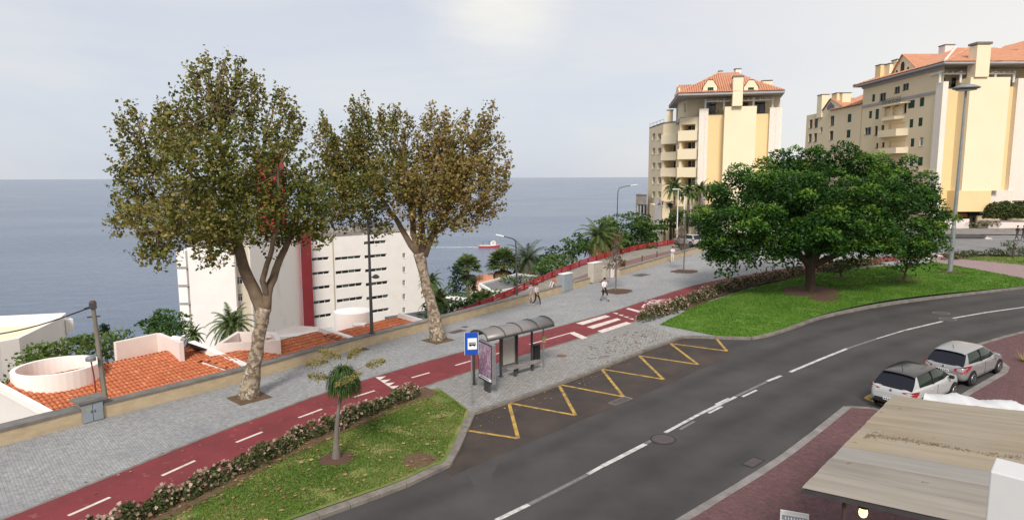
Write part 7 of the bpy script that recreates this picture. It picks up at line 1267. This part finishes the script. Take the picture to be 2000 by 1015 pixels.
# ================================================================== PEOPLE
M['skin'] = pm('skin', (.42, .25, .17), rough=.6); M['hair'] = pm('dark_hair', (.025, .018, .014), rough=.7)
def person(loc, rz, J, label, mats_, sc=1.0, hair='hair'):
    """J: joints (x right, y forward, z up). One skinned, continuous body; materials follow the limbs"""
    base = dict(pel=(0, 0, .95), wst=(0, 0, 1.08), chest=(0, .01, 1.32), neck=(0, .01, 1.47), head=(0, .03, 1.57), crown=(0, .03, 1.71), sl=(-.18, 0, 1.40), el=(-.25, -.03, 1.13), wl=(-.27, .05, .89), hl=(-.27, .07, .80), sr=(.18, 0, 1.40), er=(.25, -.03, 1.13), wr=(.27, .05, .89), hr=(.27, .07, .80), hpl=(-.095, 0, .90), kl=(-.10, .03, .50), al=(-.10, 0, .09), tl=(-.10, .17, .035), hpr=(.095, 0, .90), kr=(.10, .03, .50), ar=(.10, 0, .09), tr=(.10, .17, .035)); base.update(J)
    rad_ = dict(pel=.135, wst=.125, chest=.145, neck=.055, head=.092, crown=.075, sl=.068, el=.045, wl=.032, hl=.036, sr=.068, er=.045, wr=.032, hr=.036, hpl=.095, kl=.062, al=.042, tl=.04, hpr=.095, kr=.062, ar=.042, tr=.04)
    E_ = [('pel', 'wst'), ('wst', 'chest'), ('chest', 'neck'), ('neck', 'head'), ('head', 'crown'), ('chest', 'sl'), ('sl', 'el'), ('el', 'wl'), ('wl', 'hl'), ('chest', 'sr'), ('sr', 'er'), ('er', 'wr'), ('wr', 'hr'), ('pel', 'hpl'), ('hpl', 'kl'), ('kl', 'al'), ('al', 'tl'), ('pel', 'hpr'), ('hpr', 'kr'), ('kr', 'ar'), ('ar', 'tr')]; ks = list(base)
    me = bpy.data.meshes.new('person'); me.from_pydata([base[k] for k in ks], [(ks.index(a), ks.index(c)) for a, c in E_], []); o = bpy.data.objects.new('tmp', me); COL.objects.link(o); sk = o.modifiers.new('skin', 'SKIN'); o.modifiers.new('sub', 'SUBSURF').levels = 2
    lay = me.skin_vertices[0].data if me.skin_vertices else None
    if lay is None: bpy.context.view_layer.objects.active = o; me.attributes; bpy.ops.object.modifier_remove; 
    for i, k in enumerate(ks): r_ = rad_[k]; me.skin_vertices[0].data[i].radius = (r_, r_ * (.8 if k in ('chest', 'wst', 'pel') else 1)); me.skin_vertices[0].data[i].use_root = (k == 'pel')
    dg = bpy.context.evaluated_depsgraph_get(); m2 = bpy.data.meshes.new_from_object(o.evaluated_get(dg)); bpy.data.objects.remove(o); m2.name = 'person'; m2.materials.clear(); mats(m2, mats_)       # skin, top, bottoms, shoes
    segs = [(Vector(base[a]), Vector(base[c]), t_) for a, c, t_ in (('pel', 'wst', 2), ('wst', 'chest', 1), ('chest', 'neck', 1), ('neck', 'head', 0), ('head', 'crown', 0), ('chest', 'sl', 1), ('sl', 'el', 1), ('el', 'wl', 0), ('wl', 'hl', 0), ('chest', 'sr', 1), ('sr', 'er', 1), ('er', 'wr', 0), ('wr', 'hr', 0), ('pel', 'hpl', 2), ('hpl', 'kl', 2), ('kl', 'al', 2), ('al', 'tl', 3), ('pel', 'hpr', 2), ('hpr', 'kr', 2), ('kr', 'ar', 2), ('ar', 'tr', 3))]
    for pg in m2.polygons:
        best = 1e9; mi = 0
        for a, c, t_ in segs:
            d = c - a; f = max(0, min(1, (pg.center - a).dot(d) / d.length_squared)); dist = (pg.center - a - d * f).length
            if dist < best: best = dist; mi = t_
        if mi == 2 and len(mats_) > 4 and pg.center.z < .46: mi = 0
        pg.material_index = mi; pg.use_smooth = True
    p = bpy.data.objects.new('person', m2); COL.objects.link(p); p.location = loc; p.rotation_euler = (0, 0, rz); p.scale = (sc,) * 3; tag(p, label, 'person')
    hd_ = Vector(base['head']).lerp(Vector(base['crown']), .5); b = SB(); b.lathe((hd_.x, hd_.y - .012, hd_.z), [(.098, -.01), (.107, .05), (.092, .10), (.05, .135), (.005, .145)], 14)
    if hair == 'long': b.lathe((hd_.x, hd_.y - .055, hd_.z - .2), [(.03, 0), (.07, .06), (.075, .16), (.06, .24)], 10)
    h_ = b.build('hair', 'hair', None); h_.parent = p; return p
def cm(n, c): M[n] = pm(n, c, rough=.85); return n
walkL = dict(hpl=(-.095, .02, .90), kl=(-.10, .22, .54), al=(-.10, .30, .12), tl=(-.10, .46, .08), kr=(.10, -.02, .50), ar=(.10, -.30, .14), tr=(.10, -.17, .04), el=(-.27, -.14, 1.15), wl=(-.28, -.22, .93), hl=(-.28, -.23, .84), er=(.27, .08, 1.15), wr=(.27, .26, .98), hr=(.27, .32, .90))
q = up(1180, 588); person((q.x, q.y, q.z), R(215), dict(walkL, wl=(-.40, -.12, .95), el=(-.34, -.08, 1.16), hl=(-.43, -.1, .87)), 'man in white t-shirt and black shorts walking across the pavement', ['skin', cm('tshirt_white', (.72, .72, .74)), cm('shorts_black', (.02, .02, .025)), 'shorts_black', 0][:4] + ['skin'], 1.06)
q = up(1048, 597); person((q.x, q.y, q.z), R(-130), walkL, 'woman in pale pink top and black leggings walking by the wall', ['skin', cm('top_pink', (.58, .47, .45)), 'shorts_black', cm('shoes_pale', (.5, .42, .4))], 1.0, 'long')
q = up(1037, 596.5); person((q.x, q.y + .3, q.z), R(-130), dict(kl=(-.10, .1, .5), al=(-.1, .16, .1), tl=(-.1, .32, .05), kr=(.1, -.05, .5), ar=(.1, -.16, .11), tr=(.1, -.02, .04)), 'woman in pale grey outfit walking nearest the cream wall', ['skin', cm('top_grey', (.42, .42, .44)), cm('trousers_taupe', (.42, .36, .33)), 'shoes_pale'], 1.0, 'long')
q = up(1313, 513); person((q.x, q.y, q.z), R(200), dict(el=(-.22, .12, 1.18), wl=(-.05, .22, 1.12), hl=(0, .24, 1.1), er=(.22, .12, 1.18), wr=(.05, .22, 1.12), hr=(0, .25, 1.15)), 'person dressed in white standing at the far wall', ['skin', cm('clothes_white', (.68, .62, .63)), cm('trousers_white', (.60, .57, .57)), 'shoes_pale'], 1.02)
ws = WALL[wi(1092, 572)]; wz = g(ws.x) + U + .56 + .06; pz = dict(pel=(0, 0, .12), wst=(0, -.02, .26), chest=(0, .04, .50), neck=(0, .07, .64), head=(0, .10, .74), crown=(0, .11, .88), sl=(-.18, .04, .58), el=(-.22, .18, .36), wl=(-.14, .36, .34), hl=(-.1, .44, .34), sr=(.18, .04, .58), er=(.22, .18, .36), wr=(.14, .36, .34), hr=(.1, .44, .34), hpl=(-.1, .02, .10), kl=(-.12, .40, .42), al=(-.13, .62, .05), tl=(-.13, .78, .02), hpr=(.1, .02, .10), kr=(.12, .38, .44), ar=(.13, .58, .05), tr=(.13, .74, .02))
nrm_ = offset(WALL, -.22)[wi(1092, 572)]; person((nrm_.x - .25, nrm_.y - .3, wz - .03), wall_dir(wi(1092, 572)) + R(90), pz, 'person seated on the wall with knees up behind the grey cabinet', ['skin', cm('top_rust', (.35, .16, .13)), cm('trousers_pale', (.58, .52, .49)), 'shoes_pale'], 1.0, 'long')
for k, (px, lab, c_) in enumerate(((1986, 'person in dark clothes by the far road at right edge', (.04, .045, .07)), (1998, 'second person in dark red by the far road at right edge', (.12, .03, .04)))):
    q = gp(px, 470, .1); person((q.x, q.y, q.z), R(90), walkL, lab, ['skin', cm('dark_%d' % k, c_), cm('darkb_%d' % k, (.05, .05, .06)), 'shorts_black'], 1.0)

# ================================================================== AWNING AND THINGS UNDER THE CAMERA
c1, c2 = hz(1567, 952, 3.6), hz(1744, 774, 3.75); e1 = (c2 - c1).xy.normalized(); e2 = Vector((e1.y, -e1.x)); AL = (c2 - c1).xy.length; AS = .10
aw = empty('awning', (*c1.xy, g(c1.x) + U), 'weathered beige sheet awning over the brick pavement', 'awning'); AW = 9.0
def AP(s_, d, dz=0.0): q = c1.xy + e1 * s_ + e2 * d; return Vector((q.x, q.y, 3.6 + .15 * s_ / AL + AS * d + dz))
def sheetm(name, c_, c2_, seed):
    m = bpy.data.materials.new(name); m.use_nodes = True; t = m.node_tree; pb = t.nodes['Principled BSDF']; pb.inputs['Roughness'].default_value = .75; pb.inputs['Specular IOR Level'].default_value = .25; uvn = N(t, 'ShaderNodeUVMap'); mpn = N(t, 'ShaderNodeMapping'); mpn.inputs['Location'].default_value = (seed * 3.1, seed * 1.7, 0); mpn.inputs['Scale'].default_value = (2.2, .16, 1); t.links.new(uvn.outputs[0], mpn.inputs[0])
    n_ = N(t, 'ShaderNodeTexNoise', i_Scale=1.6, i_Detail=7.0, i_Roughness=.62); t.links.new(mpn.outputs[0], n_.inputs['Vector']); col = mixc(t, ramp(t, n_.outputs[0], [(.38, 0.0), (.66, 1.0)]), c_, c2_)
    m2_ = N(t, 'ShaderNodeMapping'); m2_.inputs['Location'].default_value = (seed, 0, 0); t.links.new(uvn.outputs[0], m2_.inputs[0]); n3_ = N(t, 'ShaderNodeTexNoise', i_Scale=3.4, i_Detail=3.0, i_Roughness=.5); t.links.new(m2_.outputs[0], n3_.inputs['Vector']); col = mixc(t, ramp(t, n3_.outputs[0], [(.70, 0.0), (.73, .85)]), col, (.10, .075, .05))
    n4_ = N(t, 'ShaderNodeTexNoise', i_Scale=.7, i_Detail=5.0); t.links.new(m2_.outputs[0], n4_.inputs['Vector']); col = mixc(t, ramp(t, n4_.outputs[0], [(.4, 0.0), (.75, .5)]), col, (.30, .27, .235)); t.links.new(col, pb.inputs['Base Color']); return m
edges = [0, .95, 1.85, 2.75, 3.75, 4.7, 5.6, 6.5, AL]; cols = [((.325, .295, .25), (.24, .21, .175)), ((.295, .27, .235), (.20, .175, .15)), ((.30, .285, .265), (.235, .22, .20)), ((.34, .285, .20), (.27, .225, .16)), ((.325, .27, .19), (.215, .17, .12)), ((.325, .275, .20), (.245, .20, .145)), ((.32, .27, .20), (.235, .195, .145)), ((.325, .28, .21), (.235, .195, .145))]
for k in range(8):
    s0, s1 = edges[k] * AL / 7.4 if edges[k] < AL else AL, (edges[k + 1] * AL / 7.4 if edges[k + 1] < AL else AL); s1 = min(s1, AL); s0 = min(s0, AL - .3); n = 8; b = MB(); vs = []; ov = .03 if k % 2 else 0
    for i in range(2):
        for j in range(n + 1):
            f = j / n; vs.append(AP(s0 + (s1 - s0 + .05) * f, -.0 + random.uniform(-.008, .008) * (i == 0) if i == 0 else AW, .012 * abs(math.sin(PI * f * 3)) + .010 * (k % 2)))
    b.add(vs, [(j, j + 1, n + 2 + j, n + 1 + j) for j in range(n)]); o = b.build('roof_sheet', sheetm('awning_sheet_%d' % k, *cols[k], k), aw); uv = o.data.uv_layers.new(name='uv')
    for lp in o.data.loops: vi = lp.vertex_index; uv.data[lp.index].uv = ((vi % (n + 1)) / n * (s1 - s0) + k * 2, (vi // (n + 1)) * AW)
    md = o.modifiers.new('t', 'SOLIDIFY'); md.thickness = .012; md.offset = -1
b = MB(); b.beam(AP(.02, -.02, -.07), AP(.02, AW, -.07), .05, .09); b.build('front_beam', 'dark_metal', aw); b = MB(); b.beam(AP(.05, .06, -.08), AP(AL, .06, -.08), .05, .07); b.build('side_beam', 'dark_metal', aw); b = MB(); b.beam(AP(AL - .05, 0, -.08), AP(AL - .05, AW, -.08), .05, .07); b.build('back_beam', 'dark_metal', aw)
M['brown_post'] = pm('brown_post', (.06, .042, .038), rough=.6); pq = hz(1613, 985, 2.9)
for s_, d in ((.25, .75), (AL - .3, .3), (.25, 6.0), (AL - .3, 6.0)): q = AP(s_, d, -.12); b = MB(); b.tube([(q.x, q.y, g(q.x) + U), q], .045, 8); b.build('post', 'brown_post', aw)
b = MB(); a = AP(2.55, 5.4, .07); b.tube([AP(2.5, 3.9, .06), AP(2.55, 4.05, .1), AP(2.7, 4.1, .06)], .03, 6); b.build('pipe_bracket', 'cabinet_blue', aw)
# leaf-litter streak caught in one joint of the sheets
n = 900; f = RNG.uniform(0, 1, n) ** 1.4; C = np.array([npv(AP(3.72 * AL / 7.4 + RNG.normal() * .022 * (1 + 5.0 * (1 - x) ** 4) + .2 * x * (RNG.uniform() > .5) + .05 * math.sin(x * 9), .25 + 4.6 * x, .05)) for x in f]); A, B_ = leaves_at(C, .018, 1.5, .6); A[:, 2] *= .2; leaf_mesh('leaf_litter', C, A, B_, RNG.uniform(0, .35, n), 'dead_leaf', None, kind='stuff', label='dark leaf litter caught along a joint of the awning sheets')
# white tarpaulin lying along the far edge
b = MB(); nx, ny = 60, 9; vs = []; rg = random.Random(5); ph = [rg.uniform(0, 6) for _ in range(8)]
for i in range(nx + 1):
    d = .75 + i / nx * 5.2; f = i / nx; wdt = .34 * (.55 + .45 * math.sin(PI * min(1, f * 1.5 + .12))) * (1 - .45 * f)
    for j in range(ny + 1):
        a_ = PI * j / ny; s_ = AL + .18 - math.cos(a_) * wdt; hgt = math.sin(a_) * (.20 - .12 * f) * (1 + .3 * math.sin(i * .5 + ph[0])) + .02 * math.sin(i * 1.3 + j * 1.1 + ph[1]) + .016 * math.sin(i * 2.9 + j * 2.3 + ph[2]); vs.append(AP(s_, d, -.02 + hgt))
b.add(vs, [(i * (ny + 1) + j, (i + 1) * (ny + 1) + j, (i + 1) * (ny + 1) + j + 1, i * (ny + 1) + j + 1) for i in range(nx) for j in range(ny)]); M['tarp'] = pm('white_tarpaulin', (.62, .63, .64), (.50, .51, .52), scale=2, rough=.6); b.build('tarpaulin', 'tarp', None, origin=AP(AL, 1, -.1), label='crumpled white tarpaulin bundled along the far awning edge', cat='tarpaulin', sm=True)
M['pier_shade_grey'] = pm('pier_shade_grey', (.58, .58, .58), (.54, .54, .545), scale=1.5, rough=.85)  # white plaster greyed all over: the front's shade is put into the colour
# white plaster pier at the right edge
p0, p1 = hz(1934, 919, 7.6), hz(2000, 936, 7.6); pd = (p1 - p0).xy.normalized(); pn_ = Vector((-pd.y, pd.x)); pi_ = empty('plaster_pier', (*p0.xy, 0), 'white plaster pier rising beside the awning at right', 'pier'); pd2 = (hz(1945, 892, 7.6) - p0).xy; b = MB(); b.prism([tuple(p0.xy), tuple(p0.xy + pd * 1.2), tuple(p0.xy + pd * 1.2 + pd2), tuple(p0.xy + pd2)], 0.2, 7.6); b.build('shaft', 'pier_shade_grey', pi_, bevel=.012)
# sign board, lantern and parasol under the awning
q = hz(1552, 1003, 2.2); sb = empty('menu_board', (q.x, q.y, g(q.x) + U), 'white-framed standing menu board on the brick pavement', 'sign', rz=R(-22)); zz_ = 2.2 - g(q.x) - U; b = SB(); b.box((0, 0, zz_ - .42), (.62, .05, .95)); b.build('board', 'frame_white', sb, world=False, bevel=.012); b = SB(); b.box((0, -.03, zz_ - .11), (.54, .01, .12)); b.build('header', 'cabinet_blue', sb, world=False); b = SB(); b.box((0, -.03, zz_ - .53), (.54, .008, .62)); b.build('face', 'cabinet', sb, world=False)
b = SB(); rg = random.Random(4)
for k in range(7): b.box((-.19 + k * .062, -.037, zz_ - .11), (.012 + rg.random() * .02, .004, .06))
b.build('lettering', 'white_sign', sb, world=False)
for x in (-.22, .22): b = SB(); b.box((x, 0, (zz_ - .9) / 2), (.05, .05, zz_ - .9)); b.build('leg', 'metal', sb, world=False)
em = bpy.data.materials.new('warm_lamp'); em.use_nodes = True; pb = em.node_tree.nodes['Principled BSDF']; pb.inputs['Base Color'].default_value = (.9, .75, .35, 1); pb.inputs['Emission Color'].default_value = (1, .72, .22, 1); pb.inputs['Emission Strength'].default_value = 2.2; M['lamp_on'] = em
q = AP(.45, 1.05, -.42); la = empty('hanging_lantern', q, 'glowing yellow lantern hanging under the awning edge', 'lamp'); b = MB(); b.lathe((q.x, q.y, q.z - .12), [(.04, 0), (.07, .03), (.085, .1), (.07, .17), (.03, .2)], 14); b.build('globe', 'lamp_on', la, sm=True); b = MB(); b.tube([q + Vector((0, 0, .12)), AP(.45, 1.05, -.05)], .012, 5); b.build('hanger', 'black', la); b = MB(); b.lathe((q.x, q.y, q.z + .08), [(.1, 0), (.07, .05), (.02, .08)], 12); b.build('lantern_cap', 'brown_post', la)
q = AP(.7, 1.9, -1.3); pa = empty('parasol', (q.x, q.y, g(q.x) + U), 'beige parasol half hidden under the awning', 'parasol'); b = MB(); b.lathe((q.x, q.y, q.z), [(.9, 0), (.5, .22), (.05, .42)], 8); b.build('canopy', 'cabinet_beige', pa); b = MB(); b.tube([(q.x, q.y, g(q.x) + U), (q.x, q.y, q.z + .45)], .03, 7); b.build('pole', 'brown_post', pa)
q = gp(1998, 706, U); o = empty('agave', q, 'small spiky plant at the right edge of the brick pavement', 'plant'); b = MB(); rg = random.Random(8)
for k in range(16): az = k * 2.4; e_ = q + Vector((math.cos(az) * .4, math.sin(az) * .4, .3 + rg.random() * .3)); s_ = Vector((-math.sin(az), math.cos(az), 0)) * .035; b.add([q + s_, q - s_, e_], [(0, 1, 2)])
tinted(b.build('leaves', 'plume', o))
